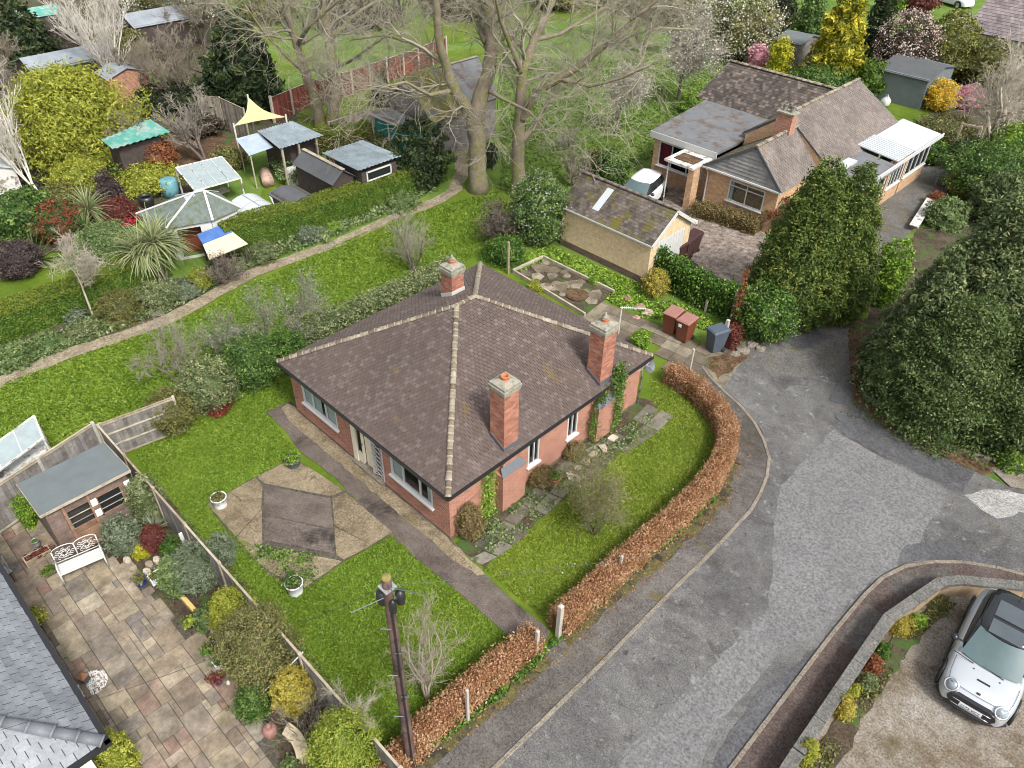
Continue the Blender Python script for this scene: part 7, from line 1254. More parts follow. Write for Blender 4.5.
# neighbour's bed
for a in (('hebe', 'neat round grey-green bush in front of the patio shed', 122, 560, 37, 520, 'grey', 'ball', .04), ('variegated_shrub', 'tall variegated shrub between the patio shed and the fence', 147, 528, 34, 476, 'varieg', 'ball', .04), ('maroon_shrub', 'maroon-leaved dwarf shrub right of the round grey-green bush', 153, 556, 26, 528, 'maroon', 'ball', .035), ('heather', 'tiny bright yellow cushion in front of the maroon shrub', 141, 560, 17, 545, 'forsy', 'dome', .03),
 ('olive_shrub', 'silvery shrub against the fence above the yellow ball bush', 196, 600, 46, 548, 'grey', 'ball', .04), ('green_shrub', 'leafy green shrub left of the silvery one', 176, 602, 30, 560, 'herb', 'ball', .045), ('ball_bush', 'yellow-green ball bush beside the fence', 233, 645, 42, 592, 'yelgreen', 'ball', .035), ('dark_bush', 'large dark heathery bush below the yellow ball bush', 258, 700, 72, 618, 'greenbr', 'ball', .038), ('green_shrub', 'low green shrub at the patio edge below the large dark bush', 252, 722, 36, 688, 'laurel', 'dome', .035),
 ('yellow_shrub', 'golden-leaved shrub beside the urn', 293, 722, 40, 674, 'yelbr', 'ball', .035), ('variegated_shrub', 'cream and green variegated bush at the bottom edge by the fence', 345, 800, 64, 722, 'lime', 'ball', .035), ('green_shrub', 'yellow-green clump at the bottom edge by the slate roof', 122, 790, 36, 736, 'yelgreen', 'ball', .04), ('grass_clump', 'slim green bamboo at the corner of the patio shed', 30, 532, 16, 496, 'brightg', 'ball', .045),
 ('green_shrub', 'small green plants beside the fence above the silvery shrub', 172, 566, 22, 540, 'ivy', 'ball', .04), ('lawn_plant', 'grey feathery plant growing through the fence onto the lawn', 224, 572, 24, 534, 'grey', 'ball', .035), ('bed_plant', 'low leafy plants at the timber edge of the stone patio', 205, 632, 26, 610, 'herb', 'dome', .04)): B(*a, tuft=.2)
strap('silver_spear', 'silver spear-leaved plant behind the maroon dwarf shrub', G(158, 538)+[0, 0, .35], .62, 110, 'grey', .05, 31, cat='plant'); strap('yucca', 'small yucca-like plant in the border by the long hedge', G(326, 244), .5, 50, 'herb', .04, 32)
for a in (('drive_plant', 'bright yellow-green tuft by the wall at the bottom edge', 806, 768, 20, 742, 'yelgreen'), ('drive_plant', 'white-flowered clump halfway along the drive wall', 868, 694, 18, 676, 'varieg'), ('drive_plant', 'brown dried plant by the drive wall above the white flowers', 872, 676, 18, 656, 'rust'), ('drive_plant', 'brown dried plant lower down the drive wall', 843, 722, 20, 698, 'yelbr'), ('drive_plant', 'yellow tuft between the two dried plants by the wall', 853, 698, 12, 686, 'yelgreen'), ('drive_plant', 'bright green clump near the bend of the drive wall', 920, 630, 18, 616, 'brightg'), ('drive_plant', 'reddish dried clump just below the bend of the drive wall', 903, 638, 26, 620, 'yelbr'), ('drive_plant', 'green clump between the bend and the dried plants', 884, 660, 16, 645, 'ivy'), ('drive_plant', 'dark green clump at the inside bend of the drive wall', 940, 612, 28, 598, 'greenbr')): B(*a, 'dome', .035, tuft=.4, cat='plant')
ground_cover('wall_bed_plants', 'low dried plants and weeds along the foot of the drive wall', gp((800, 768), (838, 722), (876, 664), (905, 632), (935, 605), (950, 606), (918, 640), (886, 682), (850, 736), (822, 780)), 3600, .05, 'olive', .12, 1.7, 25, clumps=60)
sheet('soil_bed', gp((796, 780), (838, 718), (876, 660), (903, 626), (935, 603), (956, 605), (916, 642), (886, 684), (852, 738), (826, 790)), 'earth', .076, wob=.03)
# ---------------------------------------------------------------- vehicles
def sstep(a, b, x): t = min(1, max(0, (x-a)/(b-a))); return t*t*(3-2*t)
def make_car(name, label, paint, detail=True, plate=True):
    """small three-door hatchback, nose towards -Y, built about the middle of its footprint"""
    t = thing(name, label, 'car'); local(t); L = 3.82; hy = L/2; W = .86
    ys = [-1.93, -1.90, -1.82, -1.66, -1.45, -1.2, -.95, -.7, -.3, .2, .7, 1.1, 1.4, 1.65, 1.82, 1.90]
    def halfw(y): return float(np.interp(y, [-1.93, -1.88, -1.8, -1.66, -1.45, -1.2, 1.2, 1.5, 1.75, 1.9], [.60, .68, .745, .80, .845, .86, .86, .83, .77, .68]))
    def top(y): return float(np.interp(y, [-1.93, -1.88, -1.8, -1.66, -1.45, -1.2, -.95, -.7, 1.2, 1.65, 1.9], [.60, .67, .745, .82, .875, .915, .945, .965, .99, .97, .86]))
    V = []; sec = [(0, 0), (.5, 0), (.90, .0), (1.0, .10), (1.0, .34), (1.0, .62), (.965, .84), (.86, .965), (.55, 1.0), (0, 1.01)]; k = len(sec)
    for y in ys:
        w_, h = halfw(y), top(y); z0 = .20+.05*max(0, (-1.5-y)/.4)+.1*max(0, (y-1.5)/.4)
        for (a, b) in sec: crown = 1-.03*(a > .8); V.append((a*w_, y, z0+(h-z0)*b*crown))
        for (a, b) in sec[-2:0:-1]: crown = 1-.03*(a > .8); V.append((-a*w_, y, z0+(h-z0)*b*crown))
    q = 2*k-2; F = [(i*q+j, i*q+(j+1) % q, (i+1)*q+(j+1) % q, (i+1)*q+j)[::-1] for i in range(len(ys)-1) for j in range(q)]+[tuple(range(q)), tuple((len(ys)-1)*q+j for j in range(q))[::-1]]
    m = M(); m.add(V, F, .5); body = build('body', m, paint, t, True, subd=2)
    # glasshouse
    def ring(y0, y1, z, w0, w1, n=6):    # outline at height z: front y0, rear y1
        P_ = []
        for (u, v) in ((0, 0), (.55, .02), (.88, .07), (1, .2), (1.0, .5), (.98, .8), (.9, .95), (.5, 1.0), (0, 1.0)): P_.append((u*(w0+(w1-w0)*v), y0+(y1-y0)*v, z))
        return P_+[(-x, y, z) for x, y, z in P_[-2:0:-1]]
    lo = ring(-.98, 1.74, .93, .76, .72); mid = ring(-.72, 1.62, 1.12, .73, .68); hi = ring(-.22, 1.40, 1.36, .60, .57); hi2 = ring(-.14, 1.34, 1.385, .55, .52); q = len(lo); V = lo+mid+hi; F = [(i*q+j, i*q+(j+1) % q, (i+1)*q+(j+1) % q, (i+1)*q+j) for i in range(2) for j in range(q)]
    m = M(); m.add(V, F, .5); m.F.append([2*q+j for j in range(q)]); m.R.append(.5); m.I.append(0); build('side_windows', m, mat['cargloss'], t, True)
    rp = ring(-.26, 1.46, 1.345, .625, .60); r2_ = ring(-.24, 1.44, 1.40, .60, .575); r3_ = ring(-.10, 1.28, 1.425, .46, .44); m = M(); m.add(rp+r2_+r3_, [(i*q+j, i*q+(j+1) % q, (i+1)*q+(j+1) % q, (i+1)*q+j) for i in range(2) for j in range(q)]+[tuple(2*q+j for j in range(q))], .5); roof_ = build('roof', m, mat['cargloss'] if detail else paint, t, True)
    m = M(); W1 = lambda u, f, z: (u*(.70-.14*f), -1.005+.745*f-.07*(1-abs(u)**2)*1, z); V = []
    for f in (0, .5, 1):
        for u in np.linspace(-1, 1, 9): V.append((u*(.70-.13*f), -.965+.725*f-.05*(1-u*u)+.10*u*u, .955+.40*f+.012))
    m.add(V, [(i*9+j, i*9+j+1, (i+1)*9+j+1, (i+1)*9+j) for i in range(2) for j in range(8)], .5); build('windscreen', m, mat['screen'], t, True)
    m = M(); V = []
    for f in (0, 1):
        for u in np.linspace(-1, 1, 7): V.append((u*(.56-.07*f), 1.78-.32*f-.06*u*u, .99+.37*f))
    m.add(V, [(j+1, j, 7+j, 7+j+1) for j in range(6)], .5); build('rear_window', m, mat['screen'], t, True)
    if detail:
        m = M(); m.box((0, .0, 1.432), (.78, .50, .01)); m.box((0, .68, 1.432), (.78, .6, .01)); build('sunroof', m, mat['screen'] if False else plain('roof_glass', (.07, .085, .095), .06, .1, 2, 0, 0), roof_, bevel=.004); m = M(); m.box((0, .36, 1.434), (.82, .03, .012)); build('roof_bar', m, mat['cargloss'], roof_)
        m = M(); m.tube([(.0, 1.22, 1.42), (.0, 1.30, 1.55)], .012, 6); build('aerial', m, mat['black'], roof_)
        for s in (-1, 1):
            m = M(); m.lathe((0, 0, 0), [(.175, 0), (.175, .03), (.148, .045), (.125, .02)], 28, cap=False); V = np.concatenate(m.V)
            rx = radians(52); V = V@np.array([[1, 0, 0], [0, cos(rx), sin(rx)], [0, -sin(rx), cos(rx)]]); V = V@np.array([[cos(s*.42), sin(s*.42), 0], [-sin(s*.42), cos(s*.42), 0], [0, 0, 1]]); V += (s*.575, -1.775, .715); m.V = [V]; m.n = len(V); hl = build('headlight', m, mat['chrome'], t, True)
            m = M(); m.lathe((0, 0, 0), [(.0, .03), (.135, .024), (.135, .0)], 24, cap=False); V = np.concatenate(m.V)@np.array([[1, 0, 0], [0, cos(rx), sin(rx)], [0, -sin(rx), cos(rx)]]); V = V@np.array([[cos(s*.42), sin(s*.42), 0], [-sin(s*.42), cos(s*.42), 0], [0, 0, 1]]); V += (s*.575, -1.785, .722); m.V = [V]; build('lens', m, mat['lens'], hl, True)
        m = M(); pr = [(-.56, 0), (-.50, .14), (-.36, .19), (.36, .19), (.50, .14), (.56, 0), (.46, -.15), (-.46, -.15)]; V = [(x, -1.995+.012*(abs(x)/.5)**2.2+max(0, z-.12)*.3, .50+z) for x, z in pr]+[(x, -1.80, .50+z) for x, z in pr]; m.add(V, [tuple(range(8))[::-1]]+[(i, (i+1) % 8, (i+1) % 8+8, i+8) for i in range(8)], .5); gr = build('grille', m, mat['black'], t)
        m = M()
        for z in (.40, .58): m.tube([(x, -2.002+.012*(abs(x)/.5)**2.2, z+.0) for x in np.linspace(-.44, .44, 9)], .012, 5)
        build('trim_bar', m, mat['chrome'], gr, True); m = M(); m.tube([(x, -1.95+.30*(abs(x)/.78)**3.2, .27) for x in np.linspace(-.78, .78, 15)], [.075]*15, 8); build('bumper_lip', m, mat['black'], t, True)
        m = M(); m.box((0, -2.005, .50), (.52, .02, .115)); pl_ = build('number_plate', m, mat['whitepot'], t, bevel=.004)
        cu = bpy.data.curves.new('c', 'FONT'); cu.body = 'LL73 VCZ'; cu.size = .105; cu.align_x = 'CENTER'; to = bpy.data.objects.new('c', cu); sc.collection.objects.link(to); cu.extrude = .002; bpy.context.view_layer.update(); tm = bpy.data.meshes.new_from_object(to); bpy.data.objects.remove(to)
        V = np.array([v.co[:] for v in tm.vertices]); V = np.stack([V[:, 0], -2.017-V[:, 2], V[:, 1]+.463], 1); mk('plate_letters', V, [list(p.vertices) for p in tm.polygons], [.5]*len(tm.polygons), None, mat['black'], pl_)
        zs = lambda y: .2+(top(y)-.2)*.936
        for s in (-1, 1):
            m = M(); m.tube([(s*.86*halfw(y), y, zs(y)+.004) for y in np.linspace(-1.72, -1.0, 9)], .006, 5); build('bonnet_seam', m, mat['black'], t, True)
            m = M(); m.tube([(s*(halfw(y_)+.004), y_, z_) for y_, z_ in ((-.62, .88), (-.66, .6), (-.62, .34), (-.2, .30), (.5, .30), (.62, .6), (.60, .9))], .005, 5); build('door_seam', m, mat['black'], t, True)
        m = M(); m.tube([(x, -1.74-.05*(1-(x/.66)**2), .80) for x in np.linspace(-.62, .62, 11)], .006, 5); build('bonnet_edge', m, mat['black'], t, True)
        m = M(); m.box((0, -1.38, .895), (.30, .05, .012)); build('bonnet_scoop', m, mat['black'], t, bevel=.004); m = M(); m.box((0, -1.70, .812), (.09, .05, .02), rx=.5); build('badge', m, mat['cargloss'], t, bevel=.006)
        for s, a in ((-1, .5), (1, .5)): m = M(); m.tube([(s*.35, -1.03, .955), (s*.35-.5*1, -.98, .975)], .011, 5); build('wiper', m, mat['black'], t)
        for s in (-1, 1): m = M(); m.box((s*.3, -1.15, .93), (.03, .03, .012)); build('washer_nozzle', m, mat['black'], t)
        m = M(); m.tube([(s_*.87, y, .22) for s_, y in ((-1, -.8), (-1, .8))], .05, 6); m2 = M(); m2.tube([(.87, -.8, .22), (.87, .8, .22)], .05, 6); build('side_skirt', m, mat['black'], t); build('side_skirt', m2, mat['black'], t)
    for s in (-1, 1):
        m = M(); m.tube([(s*.74, -.58, 1.0), (s*.88, -.60, 1.02)], .025, 6); V = []; m2 = M(); m2.lathe((s*.95, -.60, .95), [(.02, 0), (.085, .03), (.10, .08), (.075, .14), (.02, .16)], 14); mi = build('door_mirror', m2, mat['cargloss'], t, True); build('mirror_arm', m, mat['black'], mi)
        for y in (-1.24, 1.24):
            m = M(); m.lathe((0, 0, 0), [(.20, -.09), (.30, -.09), (.315, -.05), (.315, .05), (.30, .09), (.20, .09)], 26, cap=False); V = np.concatenate(m.V)@np.array([[0, 0, 1], [0, 1, 0], [1, 0, 0]], float); V += (s*.79, y, .315); m.V = [V]; wh = build('wheel', m, mat['rubber'], t, True)
            m = M(); m.lathe((0, 0, 0), [(.0, .06), (.06, .075), (.19, .06), (.21, .085), (.205, .0)], 20, cap=False); V = np.concatenate(m.V)*[1, 1, s]; V = V@np.array([[0, 0, 1], [0, 1, 0], [1, 0, 0]], float); V += (s*.79, y, .315); m.V = [V]; build('rim', m, mat['alloy'], wh, True)
            m = M(); a = np.linspace(-.12, pi+.12, 13); m.tube([(s*(.868 if y > 0 else .862), y+.37*cos(v), .315+.37*sin(v)) for v in a], .035, 6); build('wheel_arch', m, mat['black'], t, True)
    return t
car = make_car('parked_car', 'silver hatchback with a black roof and round headlamps on the walled drive', mat['silver'])
e0, e1 = G(943, 688, .5), G(1001, 722, .5); ctr = (e0+e1)/2; hd = math.atan2(e1[1]-e0[1], e1[0]-e0[0]); car.rotation_euler = (0, 0, hd); dv = np.array([-sin(hd), cos(hd), 0]); car.location = tuple((ctr+dv*1.78)*[1, 1, 0]+[0, 0, .08])
c2_ = make_car('parked_car', 'small white hatchback parked behind the garage beside the flat-roofed extension', mat['carwhite'], detail=False); p = G(644, 190, .8); c2_.location = (p[0]-.1, p[1]-.2, .03); c2_.rotation_euler = (0, 0, radians(12))
dup(c2_, G(952, 5), radians(70), 'white car at the top edge left of the tiled house')
# ---------------------------------------------------------------- utility pole and its wires
pb = np.array([-9.12*.82, 5.62*.82, 0]); 
best = None
for s_ in np.linspace(6.0, 8.5, 26):
    q = G(388, 580, s_); e = abs(P((q[0], q[1], 1.5))[0]-np.interp(P((q[0], q[1], 1.5))[1], [580, 768], [388, 406])); e2_ = e
    if best is None or e2_ < best[0]: best = (e2_, q, s_)
q = G(386, 577, 7.2); PB = np.array([q[0], q[1], 0.]); HT = 7.2
up_ = thing('utility_pole', 'tall creosoted timber utility pole with black cable boxes at its top', 'utility pole', PB); m = M()
r_ = [.15, .145, .135, .125, .115]; k = 22; pts = [PB+[0, 0, HT*i/k] for i in range(k+1)]; 
for side in range(1): m.tube([pts[0]-[0, 0, .3]]+pts[1:], [.125-.035*i/k for i in range(k+1)], 14)
build('pole', m, mat['pole'], up_, True); m = M(); m.lathe(PB+[0, 0, HT-.02], [(.094, 0), (.094, .02), (.07, .045), (.0, .05)], 14, cap=False); build('pole_cap', m, plain('lichened_pole_top', (.20, .17, .05), .9, .4, 14), up_, True)
for a, z, r0 in ((.2, .35, .10), (-2.2, .50, .13), (1.2, .55, .07)):
    c = PB+SIDE*cos(a)*.22-BACK*.1*sin(a)+np.array([0, 0, HT-z-.2]); m = M(); m.lathe(c, [(.02, -.18), (r0*.8, -.14), (r0, 0), (r0*.85, .15), (.02, .2)], 12); build('cable_box', m, mat['black'], up_, True)
m = M(); m.box(PB+[0, 0, HT-.28], (.25, .25, .03)); build('collar', m, mat['galv'], up_)
for ang, L, z in ((2.5, .75, .55), (.3, .75, .28), (1.1, .5, .12)): d = SIDE*cos(ang)-BACK*sin(ang)*.9; m = M(); m.tube([PB+[0, 0, HT-z], PB+d*L+[0, 0, HT-z+.05]], .010, 5); build('cable_arm', m, mat['lead'], up_)
m = M(); m.tube([PB-BACK*.14+SIDE*.07+[0, 0, .0], PB-BACK*.13+SIDE*.06+[0, 0, HT-.8]], .02, 6); build('conduit', m, mat['black'], up_); m = M()
for i in range(5): m.tube([PB-BACK*.13+[0, 0, 2.6+i*.8], PB-BACK*.14+SIDE*.20*(1 if i % 2 else -1)+[0, 0, 2.62+i*.8]], .014, 5)
build('step_peg', m, mat['lead'], up_)
def wire(label, a, b, sag=.6, r=.005, col='galv'):
    a, b = np.array(a, float), np.array(b, float); pts = [a+(b-a)*t-np.array([0, 0, 4*sag*t*(1-t)]) for t in np.linspace(0, 1, 24)]; m = M(); m.tube(pts, r, 5); tag(build('overhead_wire', m, mat[col], smooth=True), label, 'wire')
top_ = PB+[0, 0, HT-.25]
wire('thin grey overhead wire running from the pole across the road to the right', top_, G(1075, 445, 5.0), .9, .0035, 'lead'); wire('dark overhead wire running from the pole towards the left', top_, G(-120, 765, 6.2), .3, .004, 'black'); wire('fine overhead wire from the pole to the second bungalow', top_, G(760, 158, 3.4), .8, .004, 'black')
# ---------------------------------------------------------------- bins
def wheelie(label, mb, ml, group=None):
    t = thing('wheelie_bin', label, 'bin', group=group); local(t); w0, d0, w1_, d1, h = .23, .25, .29, .36, .98
    m = M(); V = [(-w0, -d0, .04), (w0, -d0, .04), (w0, d0-.02, .04), (-w0, d0-.02, .04), (-w1_, -d1, h), (w1_, -d1, h), (w1_, d1, h), (-w1_, d1, h)]; m.add(V, [(0, 3, 2, 1), (0, 1, 5, 4), (1, 2, 6, 5), (2, 3, 7, 6), (3, 0, 4, 7), (4, 5, 6, 7)], .5); b = build('body', m, mb, t, bevel=.02); m = M()
    m.bar((-w1_-.015, -d1-.01, h-.02), (w1_+.015, -d1-.01, h-.02), .03, .05); m.bar((-w1_-.01, -d1, h-.02), (-w1_-.01, d1, h-.02), .03, .05); m.bar((w1_+.01, -d1, h-.02), (w1_+.01, d1, h-.02), .03, .05); build('rim', m, mb, b, bevel=.005)
    m = M(); V = [(-.31, -.39, h+.01), (.31, -.39, h+.01), (.31, .40, h+.03), (-.31, .40, h+.03), (-.27, -.33, h+.075), (.27, -.33, h+.075), (.27, .34, h+.095), (-.27, .34, h+.095)]; m.add(V, [(0, 3, 2, 1), (0, 1, 5, 4), (1, 2, 6, 5), (2, 3, 7, 6), (3, 0, 4, 7), (4, 5, 6, 7)], .5); build('lid', m, ml, t, bevel=.015)
    m = M(); m.tube([(-.26, .44, h-.02), (.26, .44, h-.02)], .018, 8); m.bar((-.2, .36, h-.03), (-.2, .45, h-.02), .03, .03); m.bar((.2, .36, h-.03), (.2, .45, h-.02), .03, .03); build('handle', m, mb, t)
    for s in (-1, 1): m = M(); m.lathe((0, 0, 0), [(.0, -.03), (.09, -.03), (.10, 0), (.09, .03), (.0, .03)], 16, cap=False); V = np.concatenate(m.V)@np.array([[0, 0, 1], [0, 1, 0], [1, 0, 0]], float)+[s*.25, .24, .10]; m.V = [V]; build('wheel', m, mat['rubber'], t, True)
    return t
b_ = wheelie('brown wheelie bin with a dusty lid, left one of the pair on the terrace', mat['binbrown'], mat['binlid'], 'brown bins on the terrace'); p = G(668, 334); b_.location = (p[0], p[1]+.15, .04); b_.rotation_euler = (0, 0, .1)
p = G(684, 341); bb = dup(b_, (p[0]-.05, p[1]+.05, .04), .02, 'brown wheelie bin with a white sticker, right one of the pair on the terrace'); m = M(); m.box((0, -.375, .82), (.14, .01, .14)); st = build('sticker', m, mat['whitepot'], None, org=np.zeros(3)); st.parent = bb; st.location = (-.08, -.012, 0)
g_ = wheelie('dark blue-grey wheelie bin at the mouth of the terrace', mat['bingrey'], mat['bingrey']); p = G(714, 350); g_.location = (p[0], p[1], .02); g_.rotation_euler = (0, 0, -.35)
mb2 = plain('dark_maroon_bin', (.05, .018, .016), .45, .1, 4, 0, 0); p = G(677, 262); d_ = wheelie('dark maroon wheelie bin by the garage door, nearest the ivy fence', mb2, mb2, 'dark bins by the garage door'); d_.location = (p[0], p[1], 0)
for (a, b, l) in ((684, 258, 'dark maroon wheelie bin by the garage door, middle of the three'), (691, 252, 'dark maroon wheelie bin by the garage door, farthest from the ivy fence')): p = G(a, b); dup(d_, (p[0], p[1], 0), .1*random.random(), l)
# ---------------------------------------------------------------- posts
def post(label, px, py, ty, m='concpost', w_=.11, lean=(0, 0)):
    b = G(px, py); h = hgt(b, ty); g = M(); tp = b+np.array([lean[0], lean[1], h]); g.bar(b-[0, 0, .05], tp, w_, w_, (0, 1, 0)); g.add([tp+np.array(v)*w_/2 for v in ((-1, -1, 0), (1, -1, 0), (1, 1, 0), (-1, 1, 0), (0, 0, .6))], [(0, 1, 4), (1, 2, 4), (2, 3, 4), (3, 0, 4)]); return tag(build('post', g, mat[m], bevel=.006), label, 'post')
post('pale gatepost at the end of the long beech hedge', 558, 637, 606, w_=.13); post('slimmer pale gatepost at the end of the shorter beech hedge', 536, 657, 631, w_=.09); post('pale concrete post half buried in the long beech hedge', 618, 580, 556, w_=.07); post('pale concrete post in front of the shorter beech hedge', 468, 722, 690, w_=.07)
post('white post at the far end of the long beech hedge', 689, 372, 349, w_=.08); post('short pale concrete post behind the blue-grey bin', 722, 347, 320, w_=.13); post('mossy timber post against the cream garage wall', 602, 262, 241, 'timber', .12); post('slim concrete post at the end of the ivy fence', 730, 322, 290, w_=.09); post('thin timber stake behind the back corner of the bungalow roof', 508, 274, 242, 'timber', .10); post('stubby timber post in the grass under the ivy fence', 705, 312, 300, 'timber', .09)
post('leaning grey post in front of the wooden fence', 353, 133, 112, 'fence', .14)
# ---------------------------------------------------------------- white garden bench
bn_ = thing('garden_bench', 'white cast-iron garden bench with two scrolled back medallions in front of the shed', 'bench'); local(bn_); wm = mat['white']; BW = 1.18
m = M()
for i in range(5): m.box((0, -.20+i*.095, .43), (BW, .08, .022))
build('seat', m, wm, bn_, bevel=.004)
for s in (-1, 1):
    for (y0, z0, y1, z1) in ((-.24, .0, -.22, .62), (.24, .0, .22, .44)): m = M(); m.tube([(s*BW/2, y0, z0), (s*BW/2, y1, z1)], .024, 8); build('leg', m, wm, bn_, True)
    m = M(); m.tube([(s*BW/2, -.22, .62), (s*BW/2, 0, .66), (s*BW/2, .24, .62)], .022, 8); build('armrest', m, wm, bn_, True)
m = M(); yb = .25
for x in (-BW/2, 0, BW/2): m.tube([(x, yb, .40), (x, yb+.08, .88 if x else .92)], .018, 7)
m.tube([(-BW/2, yb+.01, .48), (BW/2, yb+.01, .48)], .014, 6)
for s in (-1, 1):
    cx = s*BW/4; m.tube([(cx-BW/4, yb+.075, .86)]+[(cx+BW/4*cos(a), yb+.085, .86+.12*sin(a)) for a in np.linspace(pi, 0, 9)], .015, 6)
    for rr, cz in ((.16, .69), (.09, .69)): m.tube([(cx+rr*cos(a), yb+.05, cz+rr*.95*sin(a)) for a in np.linspace(0, 2*pi, 17)], .011, 5)
    for a in np.linspace(0, 2*pi, 9)[:-1]:
        m.tube([(cx+.05*cos(a), yb+.05, .69+.05*sin(a)), (cx+.16*cos(a+.3), yb+.05, .69+.16*sin(a+.3))], .012, 5); x, z = cx+.22*cos(a), .69+.18*sin(a); m.tube([(x+.045*cos(b), yb+.05, z+.045*sin(b)) for b in np.linspace(0, 5, 8)], .010, 5)
build('backrest', m, wm, bn_, True); m = M()
for s in (-1, 1): m.lathe((0, 0, 0), [(.0, 0), (.07, .0), (.075, .012), (.0, .02)], 12, cap=False)
f1, f2 = G(66, 586, .0), G(112, 566, .0); mid_ = (f1+f2)/2; bn_.location = (mid_[0]-.22, mid_[1], .045); bn_.rotation_euler = (0, 0, math.atan2(*(f2-f1)[[1, 0]])); bn_.scale = (.98, .98, .98)
# ---------------------------------------------------------------- pots and ornaments
def pot(name, label, px, py, r, h, m, plant=None, ph=.3, pr=None, prof=None, z=0., soil=True, cat='plant pot', pn=260, ps=.04):
    b = G(px, py, z); t = thing(name, label, cat, b); g = M(); pr_ = prof or [(.78, 0), (.86, .3), (.96, .88), (1.03, .91), (1.03, 1.0), (.95, 1.0), (.93, .9)]
    g.lathe(b, [(r*a, h*c) for a, c in pr_], 20, cap=False); build('pot', g, mat[m], t, True)
    if soil: g = M(); g.lathe(b, [(0.001, h*.96), (r*.93, h*.95)], 16, cap=False); build('soil', g, mat['earth'], t)
    if plant: V, F, rr = crown_mesh(ph, pr or r*1.3, 'ball', pn, ps, .3, 9, 1.8, int(px+py), .4, tuft=.5); mk('plant', V+b+[0, 0, h*.8], F, rr, None, MV(plant), t)
    return t
pot('planter', 'white bucket planter on the left corner of the cracked patio', 221, 506, .24, .42, 'whitepot', 'greenbr', .14, .20); pot('planter', 'white bucket planter holding a leafy plant at the lower tip of the patio', 296, 592, .25, .44, 'whitepot', 'laurel', .45, .24)
pot('planter', 'small dark half-barrel planter with ferny leaves beside the house path', 294, 466, .26, .34, 'fence' if False else 'feltdark', 'brightg', .26, .24); pot('terracotta_pot', 'terracotta pot with a small plant below the first east window', 554, 484, .20, .34, 'pot', 'laurel', .22, .18)
pot('blue_pot', 'glossy blue pot at the patio edge in front of the round hebe', 142, 584, .16, .28, 'bluepot', 'greenbr', .12, .13); pot('blue_pot', 'small blue pot with a dark red plant beside a white ornament', 219, 684, .10, .2, 'bluepot', 'maroon', .3, .13)
pot('black_pot', 'black pot holding a yellow-green tuft, beside the timber edging', 192, 626, .13, .2, 'black', 'lime', .14, .13); pot('black_pot', 'dark square-looking pot of strappy yellow-green leaves beside the slate roof', 38, 628, .15, .28, 'black', 'yelgreen', .45, .27, pn=700); pot('clay_bowl', 'low bowl of pale green leaves left of the white square trough', 209, 654, .12, .12, 'stone', 'ivy', .14, .14)
def trough(name, label, px, py, dx, dy, h, m, plant=None, rz=0, ph=.12): 
    b = G(px, py); t = thing(name, label, 'trough', b, 0); g = M(); w_ = .035
    for (cx, cy, a, c) in ((0, -dy/2+w_/2, dx, w_), (0, dy/2-w_/2, dx, w_), (-dx/2+w_/2, 0, w_, dy-2*w_), (dx/2-w_/2, 0, w_, dy-2*w_)): q_ = np.array([cx*cos(rz)-cy*sin(rz), cx*sin(rz)+cy*cos(rz), h/2]); g.box(b+q_, (a, c, h), rz)
    build('sides', g, mat[m], t, bevel=.006); g = M(); g.box(b+[0, 0, h*.4], (dx-.04, dy-.04, h*.78), rz); build('soil', g, mat['earth'], t)
    if plant: V, F, rr = crown_mesh(ph, min(dx, dy)*.48, 'dome', 300, .03, .2, 9, 1.8, int(px), 0, tuft=.1, ry=1); mk('plant', V*[dx/min(dx, dy), dy/min(dx, dy), 1]+b+[0, 0, h*.7], F, rr, None, MV(plant), t)
    return t
trough('square_trough', 'white square trough of seedlings at the patio edge left of the silvery shrub', 157, 580, .34, .36, .22, 'whitepot', 'greenbr'); trough('square_trough', 'small white square frame planter by the large dark bush', 220, 664, .3, .3, .14, 'whitepot', 'ivy')
trough('stone_trough', 'rustic stone trough of moss beside the bench', 50, 574, .3, .42, .18, 'ridge', 'box'); trough('timber_planter', 'narrow timber planter full of pots along the shed side', 40, 560, .28, .7, .3, 'timber', 'maroon'); trough('raised_border', 'low timber-edged flower bed at the left edge with red and green plants', 8, 520, .45, 1.5, .25, 'timber', 'ivy', ph=.2)
pot('kettle_pot', 'round dark pot with a grey lid on the timber planter', 37, 545, .10, .2, 'galv', None, z=.3); pot('ornament', 'small white and grey garden ornament beside the white square trough', 166, 590, .08, .2, 'whitepot', None, cat='ornament', prof=[(.6, 0), (.9, .2), (.7, .5), (.45, .6), (.65, .75), (.5, .95), (.05, 1)], soil=False); pot('ornament', 'white bird ornament beside the blue pot of red leaves', 229, 684, .07, .16, 'white', None, cat='ornament', prof=[(.4, 0), (.9, .3), (.6, .7), (.4, .8), (.5, .95), (.05, 1)], soil=False)
pot('urn', 'pinkish terracotta urn topped by a grey ball beside the stone bench', 272, 736, .17, .42, 'binlid', None, cat='urn', prof=[(.5, 0), (.7, .1), (1.0, .5), (1.02, .75), (.8, .95), (.5, 1.0), (.4, .98), (.45, 1.08), (.42, 1.22), (.2, 1.3), (.0, 1.32)], soil=False)
